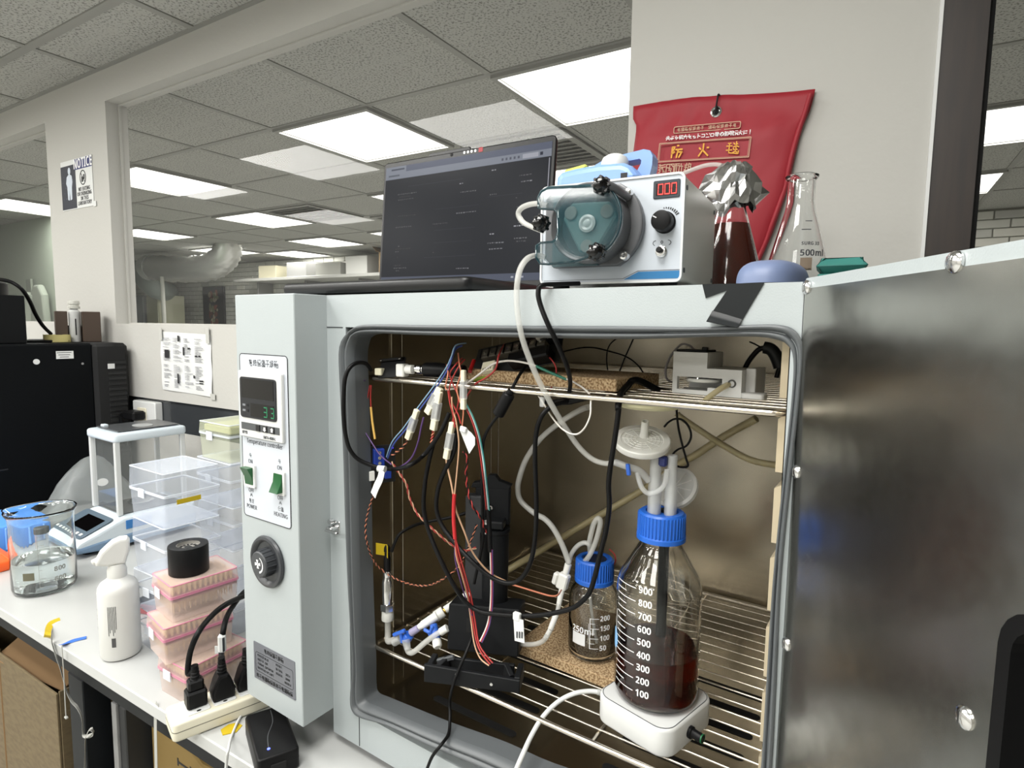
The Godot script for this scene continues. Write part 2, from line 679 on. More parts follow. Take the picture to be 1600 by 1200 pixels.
func room_shell():
	var fl := mat("floor_vinyl", Color(0.72, 0.72, 0.70), 0.5)
	struct("floor", MB.new().box(Vector3(-4.9, -0.05, -1.4), Vector3(15.4, 0.1, 9.2)), fl, ROOM)
	var b := MB.new()
	# window wall: above, below and between the openings
	opening_box(b, -5.1, 2.3, 2.247, CEIL + 0.15, -1.14, -1.215)
	opening_box(b, -5.1, 0.062, 1.173, 1.441, -1.14, -1.215)
	opening_box(b, -5.1, -4.9, 1.441, 2.247, -1.14, -1.215)
	opening_box(b, -2.925, -2.437, 1.441, 2.247, -1.14, -1.215)
	opening_box(b, -0.432, 0.062, 1.441, 2.247, -1.14, -1.215)
	opening_box(b, 1.10, 2.3, 0.0, 2.247, -1.14, -1.215)
	struct("wall_front", b, mats.wall_paint, ROOM)
	var low := MB.new()
	opening_box(low, -5.1, 0.062, 0.0, 1.063, -1.15, -1.215)
	struct("wall_front_lower", low, mats.wall_paint, ROOM)
	struct("trim_1", MB.new().box(Vector3(-2.52, 1.118, -1.1575), Vector3(5.16, 0.11, 0.015), 0.001), mat("splash_grey", Color(0.20, 0.21, 0.22), 0.15), ROOM)
	struct("wall_left", MB.new().box(Vector3(-5.1, 1.18, 1.0), Vector3(0.1, 2.5, 4.5)), mats.wall_paint, ROOM)
	struct("wall_right", MB.new().box(Vector3(2.25, 1.18, 1.0), Vector3(0.1, 2.5, 4.5)), mats.wall_paint, ROOM)
	struct("wall_back", MB.new().box(Vector3(-1.4, 1.18, 3.2), Vector3(7.5, 2.5, 0.1)), mats.wall_paint, ROOM)
	# windows: a thin stop round each pane
	for w in [[-2.437, -0.432], [-4.9, -2.925]]:
		var wd := struct("window_1" if w[0] > -3 else "window_2", MB.new().frame(
			[Vector2(w[0], 1.441), Vector2(w[1], 1.441), Vector2(w[1], 2.247), Vector2(w[0], 2.247)],
			[Vector2(w[0] + 0.006, 1.445), Vector2(w[1] - 0.006, 1.445), Vector2(w[1] - 0.006, 2.241), Vector2(w[0] + 0.006, 2.241)], -1.190, -1.183), mats.wall_paint, ROOM)
		part("pane", pane_mesh(w[0] + 0.004, w[1] - 0.004, 1.443, 2.244, -1.187), mats.window_glass, wd)
	# the doorway on the right with its brown frame
	var brown := mat("brown_frame", Color(0.15, 0.115, 0.095), 0.45)
	brown.albedo_texture = noise_tex(0.02, [[0.0, Color(0.75, 0.75, 0.75)], [1.0, Color(1.1, 1.05, 1.0)]], 256, FastNoiseLite.TYPE_SIMPLEX, 4, false, 12)
	brown.uv1_triplanar = true
	brown.uv1_scale = Vector3(9, 0.8, 9)
	var dr := MB.new()
	for s in [[0.062, 0.118], [1.044, 1.10]]:
		opening_box(dr, s[0], s[1], 0.0, 2.247, -1.135, -1.215)
	opening_box(dr, 0.118, 1.044, 2.20, 2.247, -1.135, -1.215)
	var d := struct("door_1", dr, brown, ROOM)
	part("door_stop", MB.new().box(Vector3(0.1225, 1.1, -1.175), Vector3(0.009, 2.2, 0.03)), mats.black_rubber, d)
	part("edge_strip", MB.new().box(Vector3(0.0595, 1.12, -1.136), Vector3(0.005, 2.24, 0.008)), mats.white_plastic, d)


func pane_mesh(x0: float, x1: float, y0: float, y1: float, z: float) -> MB:
	var b := MB.new()
	b.quad(Vector3(x0, y0, z), Vector3(x1, y0, z), Vector3(x1, y1, z), Vector3(x0, y1, z))
	return b


func next_room():
	var wall := struct("wall_far", MB.new().box(Vector3(-4.9, 1.18, -5.76), Vector3(15.4, 2.5, 0.2)), mat("mortar", Color(0.62, 0.62, 0.59), 0.9), ROOM)
	struct("wall_far_left", MB.new().box(Vector3(-12.5, 1.18, -3.5), Vector3(0.1, 2.5, 4.8)), mats.wall_paint, ROOM)
	struct("wall_far_right", MB.new().box(Vector3(2.7, 1.18, -3.5), Vector3(0.1, 2.5, 4.8)), mats.wall_paint, ROOM)
	struct("wall_near_left", MB.new().box(Vector3(-8.75, 1.18, -1.18), Vector3(7.3, 2.5, 0.07)), mats.wall_paint, ROOM)
	struct("wall_partition", MB.new().box(Vector3(-8.9, 1.18, -2.46), Vector3(7.0, 2.5, 0.07)), mat("pale_green_paint", Color(0.66, 0.70, 0.64), 0.8), ROOM)
	# whitewashed brick courses, one by one where they are seen, the rest joined
	var rng := RandomNumberGenerator.new()
	rng.seed = 5
	var variants := []
	for k in 4:
		var bm := MB.new()
		bm.box(Vector3(0, 0, -0.004), Vector3(0.196, 0.0585, 0.03), 0.004, Basis.from_euler(Vector3(rng.randf_range(-0.03, 0.03), rng.randf_range(-0.01, 0.01), rng.randf_range(-0.006, 0.006))))
		variants.append([bm.done(), mat("painted_brick_%d" % k, [Color(0.80, 0.80, 0.77), Color(0.76, 0.76, 0.735), Color(0.83, 0.825, 0.79), Color(0.73, 0.73, 0.71)][k], 0.85)])
	var rest := []
	for row in 17:
		var y := CEIL - 0.04 - row * 0.0657
		for i in range(-61, 14):
			var x := i * 0.2045 + (0.1 if row % 2 else 0.0)
			var v: Array = variants[rng.randi() % 4]
			var at := X(Vector3(x, y, -5.652))
			var near_door: bool = x > 0.3 and x < 1.3 and y > 1.95
			var near_window: bool = x > -9.3 and x < -6.3 and y > 1.38 and y < 2.1
			if near_door or near_window:
				part("brick", v[0], v[1], wall, at)
			else:
				rest.append(at)
	var mm := MultiMesh.new()
	mm.transform_format = MultiMesh.TRANSFORM_3D
	mm.mesh = variants[0][0]
	mm.instance_count = rest.size()
	for i in rest.size():
		mm.set_instance_transform(i, rest[i])
	var mi := MultiMeshInstance3D.new()
	mi.name = "brickwork"
	mi.multimesh = mm
	mi.material_override = variants[0][1]
	mi.set_meta("kind", "stuff")
	wall.add_child(mi, true)


# a part whose mesh is given in world coordinates
func pw(called: String, m, material: Material, parent: Node3D) -> MeshInstance3D:
	return part(called, m, material, parent, parent.global_transform.affine_inverse())


func screw(parent: Node3D, at: Vector3, facing: Vector3, r := 0.0045, called := "screw"):
	var xf := MB.along(at, at + facing)
	var b := MB.new().lathe([Vector2(0, -0.001), Vector2(r, -0.001), Vector2(r, 0.0008), Vector2(r * 0.82, 0.0022), Vector2(r * 0.4, 0.0031), Vector2(0, 0.0033)], xf, 14)
	b.box(xf * Vector3(0, 0.0032, 0), Vector3(r * 1.2, 0.0006, r * 0.22), 0.0, xf.basis)
	pw(called, b, mats.chrome, parent)


const HAN := {
	"dian": "1262 1272 1266 2272 1252 1266 2276 1272 5059 72 7276 1272727616 1474 50585888887",
	"re": "1444 2027 0828 3045 5077 4163 5065 4687 7076 6676 1918 3928 5958 8979",
	"heng": "2029 1314 3334 4181 4787 4383 8387 4347 4585 3989",
	"wen": "0112 0314 0927 3080 3464 3034 8084 3282 3070 3639 3689 5659 7679 8689 2999",
	"gan": "2181 0595 5159",
	"zao": "2026 0213 3213 2629 0929 4070 4373 3343 5060 5252 3696 6459 5669 3999 6099",
	"xiang": "0122 2032 5172 7082 0444 2529 2507 2547 5494 5454 5489 5464 9499 5699 5889 5484",
	"ON": "1199",
}


func han(b: MB, codes: Array, at: Transform3D, size: float, gap: float, w: float):
	var x := -(size * codes.size() + gap * (codes.size() - 1)) / 2
	for c: String in codes:
		b.strokes(c, at * X(Vector3(x, -size / 2, 0)), size, w)
		x += size + gap


const TITLE := [
	"1171 1175 1676 1171 7176 1176 1474 4049 4989 8987",
	"1242 3027 1445 5181 6057 5474 8188 8898 1718 3828 5868 7898",
	"2029 0304 3334 4090 4888 4686 8389 4349 4585",
	"0112 0314 0817 3080 3084 8084 3282 3484 3599 3539 9599 5559 7579 2999",
	"2080 0595 5059",
	"2026 0212 4243 2609 2639 4080 4383 4373 6063 3595 6459 6648 6688",
	"1030 1002 5070 5042 0444 2329 2307 2347 5494 5459 9499 5999 5696 5494",
]


func oven():
	var W: StandardMaterial3D = mats.oven_paint
	var o := thing("drying_oven", "large white bench drying oven with grey gasket, standing open on the white bench", "oven", X(Vector3(-0.4, 0.802, -0.83)))
	# outer shell: front frame round the opening, sides, top, bottom, back
	var f := MB.new()
	f.frame([Vector2(-0.7075, 0.818), Vector2(-0.080, 0.818), Vector2(-0.080, 1.4915), Vector2(-0.7075, 1.4915)],
		[Vector2(-0.667, 0.872), Vector2(-0.088, 0.872), Vector2(-0.088, 1.446), Vector2(-0.667, 1.446)], -0.60, -0.565)
	f.box(Vector3(-0.394, 1.4895, -0.83), Vector3(0.628, 0.004, 0.528), 0.0015)
	f.box(Vector3(-0.082, 1.155, -0.83), Vector3(0.004, 0.672, 0.528), 0.0015)
	f.box(Vector3(-0.7055, 1.155, -0.83), Vector3(0.004, 0.672, 0.528), 0.0015)
	f.box(Vector3(-0.394, 0.820, -0.83), Vector3(0.628, 0.004, 0.528), 0.0015)
	f.box(Vector3(-0.394, 1.155, -1.0955), Vector3(0.628, 0.672, 0.003))
	var shell := pw("shell", f, W, o)
	var seam := mat("seam_shadow", Color(0.16, 0.17, 0.18), 0.7)
	pw("seam", MB.new().box(Vector3(-0.690, 1.4455, -0.5648), Vector3(0.034, 0.0012, 0.001)), seam, shell)
	pw("seam", MB.new().box(Vector3(-0.6485, 0.845, -0.5648), Vector3(0.001, 0.05, 0.001)), seam, shell)
	for fx in [-0.66, -0.14]:
		for fz in [-0.60, -1.05]:
			pw("foot", MB.new().cyl(Vector3(fx, 0.802, fz), Vector3(fx, 0.819, fz), 0.016, 16), mats.black_rubber, o)
	# steel lining
	var s := MB.new()
	var a := Vector3(-0.664, 0.862, -1.090)
	var c := Vector3(-0.090, 1.448, -0.572)
	s.quad(Vector3(a.x, a.y, a.z), Vector3(c.x, a.y, a.z), Vector3(c.x, c.y, a.z), Vector3(a.x, c.y, a.z))
	s.quad(Vector3(a.x, a.y, c.z), Vector3(a.x, a.y, a.z), Vector3(a.x, c.y, a.z), Vector3(a.x, c.y, c.z))
	s.quad(Vector3(c.x, a.y, a.z), Vector3(c.x, a.y, c.z), Vector3(c.x, c.y, c.z), Vector3(c.x, c.y, a.z))
	s.quad(Vector3(a.x, a.y, c.z), Vector3(c.x, a.y, c.z), Vector3(c.x, a.y, a.z), Vector3(a.x, a.y, a.z))
	s.quad(Vector3(a.x, c.y, a.z), Vector3(c.x, c.y, a.z), Vector3(c.x, c.y, c.z), Vector3(a.x, c.y, c.z))
	var liner := pw("liner", s, mats.liner_steel, o)
	for seg in [[-0.6482, -0.6690], [-0.6705, -0.9090], [-0.9105, -0.9335], [-0.935, -1.02]]:
		pw("side_panel", MB.new().box(Vector3(-0.6625, 1.155, (seg[0] + seg[1]) / 2), Vector3(0.003, 0.57, absf(seg[1] - seg[0])), 0.0008), mats.liner_steel, liner)
	# shelf posts down the right side
	var post := mat("post_steel", Color(0.78, 0.73, 0.63), 0.45, 0.6)
	for p in [[1.3845, 1.4385], [1.3115, 1.3640], [1.2400, 1.2950], [1.170, 1.2240], [1.10, 1.152], [1.03, 1.082], [0.96, 1.012]]:
		var pb := MB.new().prism([Vector2(-0.1035, p[0]), Vector2(-0.091, p[0]), Vector2(-0.091, p[1] + 0.008), Vector2(-0.1035, p[1])], -0.66, -0.617)
		pw("shelf_post", pb, post, liner)
	for z in [-0.915, -0.863, -0.812, -0.755, -0.69, -0.965]:
		pw("floor_slot", MB.new().prism(rrect(0.155, 0.013, 0.0065, 6), 0, 0.0008, X(Vector3(-0.232, 0.8622, z), Vector3(-90, 0, 0))), mats.dark_hole, liner)
		pw("floor_slot", MB.new().prism(rrect(0.155, 0.013, 0.0065, 6), 0, 0.0008, X(Vector3(-0.515, 0.8622, z + 0.02), Vector3(-90, 0, 0))), mats.dark_hole, liner)
	for y in [1.4131, 1.2803, 1.0213, 0.8933]:
		screw(liner, Vector3(-0.6642, y, -0.587), Vector3(1, 0, 0))
	for x in [-0.6357, -0.469, -0.30]:
		screw(liner, Vector3(x, 0.8625, -0.598), Vector3(0, 1, 0))
	# the wavy silicone gasket round the mouth: outer and inner edge, point by point
	var go := [Vector3(-0.6541, 1.4418, -0.563), Vector3(-0.6253, 1.4497, -0.563), Vector3(-0.5079, 1.4504, -0.563), Vector3(-0.381, 1.4511, -0.563), Vector3(-0.2458, 1.4519, -0.563), Vector3(-0.1692, 1.4518, -0.563), Vector3(-0.1211, 1.4544, -0.563), Vector3(-0.0982, 1.4546, -0.563), Vector3(-0.0846, 1.4495, -0.563), Vector3(-0.0777, 1.4342, -0.563), Vector3(-0.0777, 1.3982, -0.563), Vector3(-0.0809, 1.3241, -0.563), Vector3(-0.0842, 1.2295, -0.563), Vector3(-0.0832, 1.1386, -0.563), Vector3(-0.0826, 1.0446, -0.563), Vector3(-0.0852, 0.9852, -0.563), Vector3(-0.0931, 0.9625, -0.563), Vector3(-0.1158, 0.9421, -0.563), Vector3(-0.2074, 0.9215, -0.563), Vector3(-0.3264, 0.9021, -0.563), Vector3(-0.4409, 0.8903, -0.563), Vector3(-0.5117, 0.8836, -0.563), Vector3(-0.589, 0.8797, -0.563), Vector3(-0.6399, 0.8689, -0.563), Vector3(-0.658, 0.8718, -0.563), Vector3(-0.664, 0.8908, -0.563), Vector3(-0.6574, 0.9449, -0.563), Vector3(-0.6598, 0.9989, -0.563), Vector3(-0.6652, 1.0811, -0.563), Vector3(-0.6689, 1.1772, -0.563), Vector3(-0.671, 1.2718, -0.563), Vector3(-0.6766, 1.3645, -0.563), Vector3(-0.6761, 1.4196, -0.563)]
	var gi := [Vector3(-0.6534, 1.431, -0.575), Vector3(-0.6259, 1.4378, -0.575), Vector3(-0.5188, 1.4372, -0.575), Vector3(-0.3889, 1.4375, -0.575), Vector3(-0.2506, 1.4384, -0.575), Vector3(-0.1724, 1.442, -0.575), Vector3(-0.1232, 1.4437, -0.575), Vector3(-0.1034, 1.4418, -0.575), Vector3(-0.0925, 1.4369, -0.575), Vector3(-0.0865, 1.4234, -0.575), Vector3(-0.086, 1.3851, -0.575), Vector3(-0.0891, 1.3145, -0.575), Vector3(-0.0925, 1.2231, -0.575), Vector3(-0.0932, 1.129, -0.575), Vector3(-0.0939, 1.0316, -0.575), Vector3(-0.097, 0.9889, -0.575), Vector3(-0.1047, 0.9661, -0.575), Vector3(-0.1223, 0.95, -0.575), Vector3(-0.2126, 0.931, -0.575), Vector3(-0.3339, 0.9118, -0.575), Vector3(-0.406, 0.9088, -0.575), Vector3(-0.4969, 0.8985, -0.575), Vector3(-0.5741, 0.8925, -0.575), Vector3(-0.62, 0.8892, -0.575), Vector3(-0.6432, 0.8882, -0.575), Vector3(-0.6486, 0.9015, -0.575), Vector3(-0.6487, 0.942, -0.575), Vector3(-0.6513, 0.9964, -0.575), Vector3(-0.654, 1.0798, -0.575), Vector3(-0.6551, 1.1767, -0.575), Vector3(-0.6569, 1.2717, -0.575), Vector3(-0.6593, 1.3648, -0.575), Vector3(-0.6605, 1.4089, -0.575)]
	go.append(go[0])
	gi.append(gi[0])
	go = MB.spline(go, 4)
	gi = MB.spline(gi, 4)
	go.pop_back()
	gi.pop_back()
	var gk := MB.new().smooth()
	var rows := []
	for k in 7:
		var t := k / 6.0
		var row := []
		for i in go.size():
			var v: Vector3 = go[i].lerp(gi[i], t)
			v.z += [0.0, 0.0065, 0.007, 0.0035, 0.0095, 0.0105, 0.0][k]
			row.append(v)
		rows.append(row)
	var inner := []
	for v: Vector3 in gi:
		inner.append(Vector3(v.x, v.y, -0.60))
	rows.append(inner)
	for k in rows.size() - 1:
		if k in [3, 6]:
			gk.smooth()
		gk.skin(rows[k + 1], rows[k])
	pw("gasket", gk, mats.gasket_rubber, o)
	# catch on the front frame
	var lt := MB.new()
	lt.box(Vector3(-0.693, 1.150, -0.5645), Vector3(0.016, 0.018, 0.003), 0.0008)
	lt.box(Vector3(-0.693, 1.150, -0.557), Vector3(0.012, 0.005, 0.016), 0.001)
	lt.box(Vector3(-0.686, 1.1475, -0.550), Vector3(0.026, 0.004, 0.006), 0.001)
	lt.cyl(Vector3(-0.699, 1.158, -0.562), Vector3(-0.699, 1.158, -0.556), 0.004, 10)
	pw("door_catch", lt, mats.chrome, o)

	# control column
	var col := pw("control_column", MB.new().box(Vector3(-0.7788, 1.174, -0.785), Vector3(0.1424, 0.635, 0.55), 0.0012), W, o)
	var zf := -0.51
	var pa := Vector2(-0.7826, 1.2795)
	var plate := pw("control_panel", MB.new().prism(move(rrect(0.1175, 0.2505, 0.006, 4), pa), zf, zf + 0.0006), mat("panel_grey", Color(0.74, 0.76, 0.79), 0.35), col)
	pw("panel_border", MB.new().frame(move(rrect(0.1175, 0.2505, 0.006, 4), pa), move(rrect(0.1155, 0.2485, 0.005, 4), pa), zf, zf + 0.0009), mats.ink, col)
	var tb := MB.new()
	han(tb, TITLE, X(Vector3(-0.7815, 1.3915, zf + 0.0007)), 0.0092, 0.0012, 0.0009)
	pw("lettering", tb, mat("grey_ink", Color(0.22, 0.23, 0.25), 0.7), col)
	# controller
	var ca := Vector2(-0.785, 1.3295)
	var ctl := pw("controller", MB.new().prism(move(rrect(0.1065, 0.0995, 0.002, 2), ca), zf, zf + 0.006, Transform3D(), 0.0012), mats.white_plastic, col)
	pw("display", MB.new().prism(move(rrect(0.0895, 0.061, 0.005, 4), ca + Vector2(-0.0025, 0.0105)), zf + 0.006, zf + 0.0075, Transform3D(), 0.0005), mat("display_rim", Color(0.10, 0.105, 0.125), 0.3), col)
	pw("readout", MB.new().box(Vector3(-0.7875, 1.3535, zf + 0.0076), Vector3(0.079, 0.028, 0.0006)), mat("dark_screen", Color(0.018, 0.014, 0.016), 0.12), col)
	pw("readout", MB.new().box(Vector3(-0.7765, 1.3225, zf + 0.0076), Vector3(0.057, 0.0195, 0.0006)), mats.dark_screen, col)
	var dg := MB.new()
	for dx in [0.0, 0.0165]:
		dg.strokes("2161 6165 2565 6569 2969" if dx == 0.0 else "2161 6165 3565 6569 2969", X(Vector3(-0.7745 + dx, 1.3147, zf + 0.0079)), 0.0155, 0.0017)
	pw("digits", dg, glow("green_digits", Color(0.10, 0.42, 0.28), 0.4), col)
	for k in 2:
		pw("indicator", MB.new().box(Vector3(-0.8215, 1.3285 - 0.008 * k, zf + 0.0077), Vector3(0.007, 0.003, 0.0005)), mat("pale_ink", Color(0.45, 0.46, 0.48), 0.6), col)
		pw("indicator", MB.new().box(Vector3(-0.8125, 1.3285 - 0.008 * k, zf + 0.0077), Vector3(0.004, 0.004, 0.0005)), mats.dark_hole, col)
	pw("key_strip", MB.new().box(Vector3(-0.785, 1.2965, zf + 0.0062), Vector3(0.094, 0.0105, 0.0006)), mats.grey_plastic, col)
	for k in 3:
		pw("key", MB.new().box(Vector3(-0.789 + 0.0175 * k, 1.2965, zf + 0.007), Vector3(0.0095, 0.0098, 0.0016), 0.0004), mat("key_black", Color(0.06, 0.06, 0.07), 0.5), col)
		if k:
			pw("arrow", MB.new().prism([Vector2(-0.0022, -0.0028), Vector2(0.0022, -0.0028), Vector2(0.0022, 0.001), Vector2(0.004, 0.001), Vector2(0, 0.0036), Vector2(-0.004, 0.001), Vector2(-0.0022, 0.001)], 0, 0.0003, X(Vector3(-0.789 + 0.0175 * k, 1.2965, zf + 0.0078), Vector3(0, 0, 180 if k == 1 else 0))), mats.white_ink, col)
	var inv := col.global_transform.affine_inverse()
	text("NYYB", 0.0048, mats.grey_ink, col, inv * X(Vector3(-0.824, 1.2865, zf + 0.0062)), "Droid Sans", 0.0003, "lettering", true, 0.8)
	text("SMTA-4000-L", 0.0042, mats.grey_ink, col, inv * X(Vector3(-0.7625, 1.2842, zf + 0.0062)), "Droid Sans", 0.0003, "lettering", true, 0.85)
	text("Temperature controller", 0.0064, mats.grey_ink, col, inv * X(Vector3(-0.784, 1.2725, zf + 0.0008)), "Droid Sans", 0.0003, "lettering", false, 0.95)
	# rocker switches and their words
	var green := mat("switch_green", Color(0.02, 0.30, 0.13), 0.3)
	for sw in [[-0.8205, 1.2195, "POWER", 1.0], [-0.7480, 1.2200, "HEATING", -1.0]]:
		var bz := pw("switch_bezel", MB.new().frame(move(rrect(0.029, 0.0355, 0.002, 2), Vector2(sw[0], sw[1])), move(rrect(0.0205, 0.027, 0.001, 2), Vector2(sw[0], sw[1])), zf, zf + 0.004), mats.white_plastic, col)
		pw("rocker", MB.new().prism([Vector2(-0.0133, 0), Vector2(0.0133, 0), Vector2(0.0133, 0.004), Vector2(0.001, 0.0055), Vector2(-0.0133, 0.0125)], -0.010, 0.010, Transform3D(Basis(Vector3(0, -sw[3], 0), Vector3(0, 0, 1), Vector3(-sw[3], 0, 0)), Vector3(sw[0], sw[1], zf + 0.0005)), 0.0004), green, bz)
		var wb := MB.new()
		wb.strokes("2171 0595 3159 7179", X(Vector3(sw[0] - 0.003, sw[1] + 0.0285, zf + 0.0007)), 0.006, 0.0006)
		wb.strokes("2032 7062 2373 0595 4308 5498", X(Vector3(sw[0] - 0.003, sw[1] - 0.0335, zf + 0.0007)), 0.006, 0.0006)
		if sw[2] == "POWER":
			wb.strokes(TITLE[0], X(Vector3(sw[0] - 0.0065, sw[1] - 0.0425, zf + 0.0007)), 0.006, 0.0006)
			wb.strokes("0494 5059 0191 2747 2939 4767 6989", X(Vector3(sw[0] + 0.0005, sw[1] - 0.0425, zf + 0.0007)), 0.006, 0.0006)
		else:
			wb.strokes("0494 3060 4044 1474 2779 4849", X(Vector3(sw[0] - 0.0065, sw[1] - 0.0425, zf + 0.0007)), 0.006, 0.0006)
			wb.strokes(TITLE[3], X(Vector3(sw[0] + 0.0005, sw[1] - 0.0425, zf + 0.0007)), 0.006, 0.0006)
		pw("lettering", wb, mats.grey_ink, col)
		for tx in [["ON", 0.0215], ["OFF", -0.0232], [sw[2], -0.0490]]:
			text(tx[0], 0.0058, mats.grey_ink, col, inv * X(Vector3(sw[0], sw[1] + tx[1], zf + 0.0008)))
	# fan knob
	var kc := Vector3(-0.7815, 1.0935, zf)
	var kx := MB.along(kc, kc + Vector3(0, 0, 1))
	pw("knob_ring", MB.new().lathe([Vector2(0.0385, 0), Vector2(0.0400, 0.003), Vector2(0.0385, 0.006), Vector2(0.0350, 0.007), Vector2(0.0325, 0.0055), Vector2(0.0300, 0.001), Vector2(0, 0.0008)], kx, 40), mat("knob_ring_grey", Color(0.20, 0.21, 0.225), 0.4), col)
	var kn := MB.new().lathe([Vector2(0.0205, 0.001), Vector2(0.0195, 0.016), Vector2(0.0180, 0.0175), Vector2(0, 0.0178)], kx, 32)
	for k in 16:
		var an := TAU * k / 16
		kn.cyl(kc + Vector3(cos(an) * 0.0203, sin(an) * 0.0203, 0.001), kc + Vector3(cos(an) * 0.0193, sin(an) * 0.0193, 0.0155), 0.0013, 6)
	var knob := pw("knob", kn, mat("knob_grey", Color(0.22, 0.23, 0.245), 0.45), col)
	var fan := MB.new()
	for k in 4:
		var bl := X(kc + Vector3(-0.001, 0.001, 0.0179), Vector3(0, 0, 90.0 * k + 10))
		fan.prism([Vector2(0.0008, -0.0012), Vector2(0.0062, -0.0028), Vector2(0.0068, 0.0022), Vector2(0.0012, 0.001)], 0, 0.0003, bl)
	for k in 9:
		var t0 := deg_to_rad(70.0 - 16.0 * k)
		var t1 := deg_to_rad(54.0 - 16.0 * k)
		var w0 := 0.0006 + 0.00017 * k
		fan.quad(kc + Vector3(cos(t0) * (0.0118 - w0), sin(t0) * (0.0118 - w0), 0.0182), kc + Vector3(cos(t1) * (0.0118 - w0), sin(t1) * (0.0118 - w0), 0.0182), kc + Vector3(cos(t1) * 0.0128, sin(t1) * 0.0128, 0.0182), kc + Vector3(cos(t0) * 0.0128, sin(t0) * 0.0128, 0.0182))
	pw("fan_mark", fan, mats.white_ink, knob)
	# name plate
	var np := Vector2(-0.7752, 0.9233)
	pw("name_plate", MB.new().prism(move(rrect(0.104, 0.0605, 0.0015, 2), np), zf, zf + 0.0007), mat("plate_grey", Color(0.40, 0.41, 0.44), 0.35, 0.3), col)
	var nb := MB.new()
	nb.frame(move(rrect(0.095, 0.0315, 0.004, 4), np + Vector2(0, -0.0005)), move(rrect(0.0937, 0.0302, 0.0035, 4), np + Vector2(0, -0.0005)), zf + 0.0006, zf + 0.0009)
	han(nb, TITLE, X(Vector3(np.x, np.y + 0.0225, zf + 0.0007)), 0.0064, 0.0006, 0.0009)
	for r in 4:
		for h in 2:
			var x0 := np.x - 0.042 + h * 0.047
			var yy := np.y + 0.0105 - r * 0.0068
			if r == 3 and h == 1:
				continue
			for k in 4:
				nb.strokes(TITLE[(k + r * 2 + h) % 7], X(Vector3(x0 + k * 0.0042, yy - 0.0017, zf + 0.0007)), 0.0034, 0.0005)
	for k in 13:
		nb.strokes(TITLE[(k * 3 + 1) % 7], X(Vector3(np.x - 0.046 + k * 0.0071, np.y - 0.0265, zf + 0.0007)), 0.0062, 0.0010)
	pw("lettering", nb, mats.ink, col)
	for tx in [["101-2B", -0.019, 0.0100], ["220V", -0.0195, 0.0032], ["250*550*550", -0.0125, -0.0036], ["RT+10°C-300°C", -0.013, -0.0104], ["2023.4", 0.0345, 0.0032], ["2000W", 0.034, -0.0036], ["98020514", 0.034, -0.0104]]:
		text(tx[0], 0.0036, mats.ink, col, inv * X(Vector3(np.x + tx[1], np.y + tx[2], zf + 0.0008)), "Droid Sans", 0.0002, "lettering", true, 0.72)

	shelf("upper wire shelf of the oven, under the white pump and the wiring", 1.3715)
	shelf("lower wire shelf of the oven, under the glass bottles", 0.9600)


func shelf(label: String, y: float):
	var t := thing("wire_shelf", label, "shelf", X(Vector3(-0.374, y, -0.84)))
	var xl := -0.655
	var xr := -0.095
	var loop := []
	for v: Vector2 in rrect(xr - xl, 0.48, 0.012, 4):
		loop.append(Vector3((xl + xr) / 2 + v.x, y, -0.84 + v.y))
	loop.append(loop[0])
	pw("rim_rod", MB.new().tube(loop, 0.0036, 10, 1, false), mats.wire_steel, t)
	for k in 19:
		var z := -1.0749 + 0.02512 * k
		pw("wire", MB.new().tube([Vector3(xl, y + 0.0032, z), Vector3(xr, y + 0.0032, z)], 0.0014, 8, 1), mats.wire_steel, t)
	for x in [-0.47, -0.285]:
		pw("cross_rod", MB.new().tube([Vector3(x, y - 0.001, -0.6), Vector3(x, y - 0.001, -1.08)], 0.0028, 8, 1), mats.wire_steel, t)


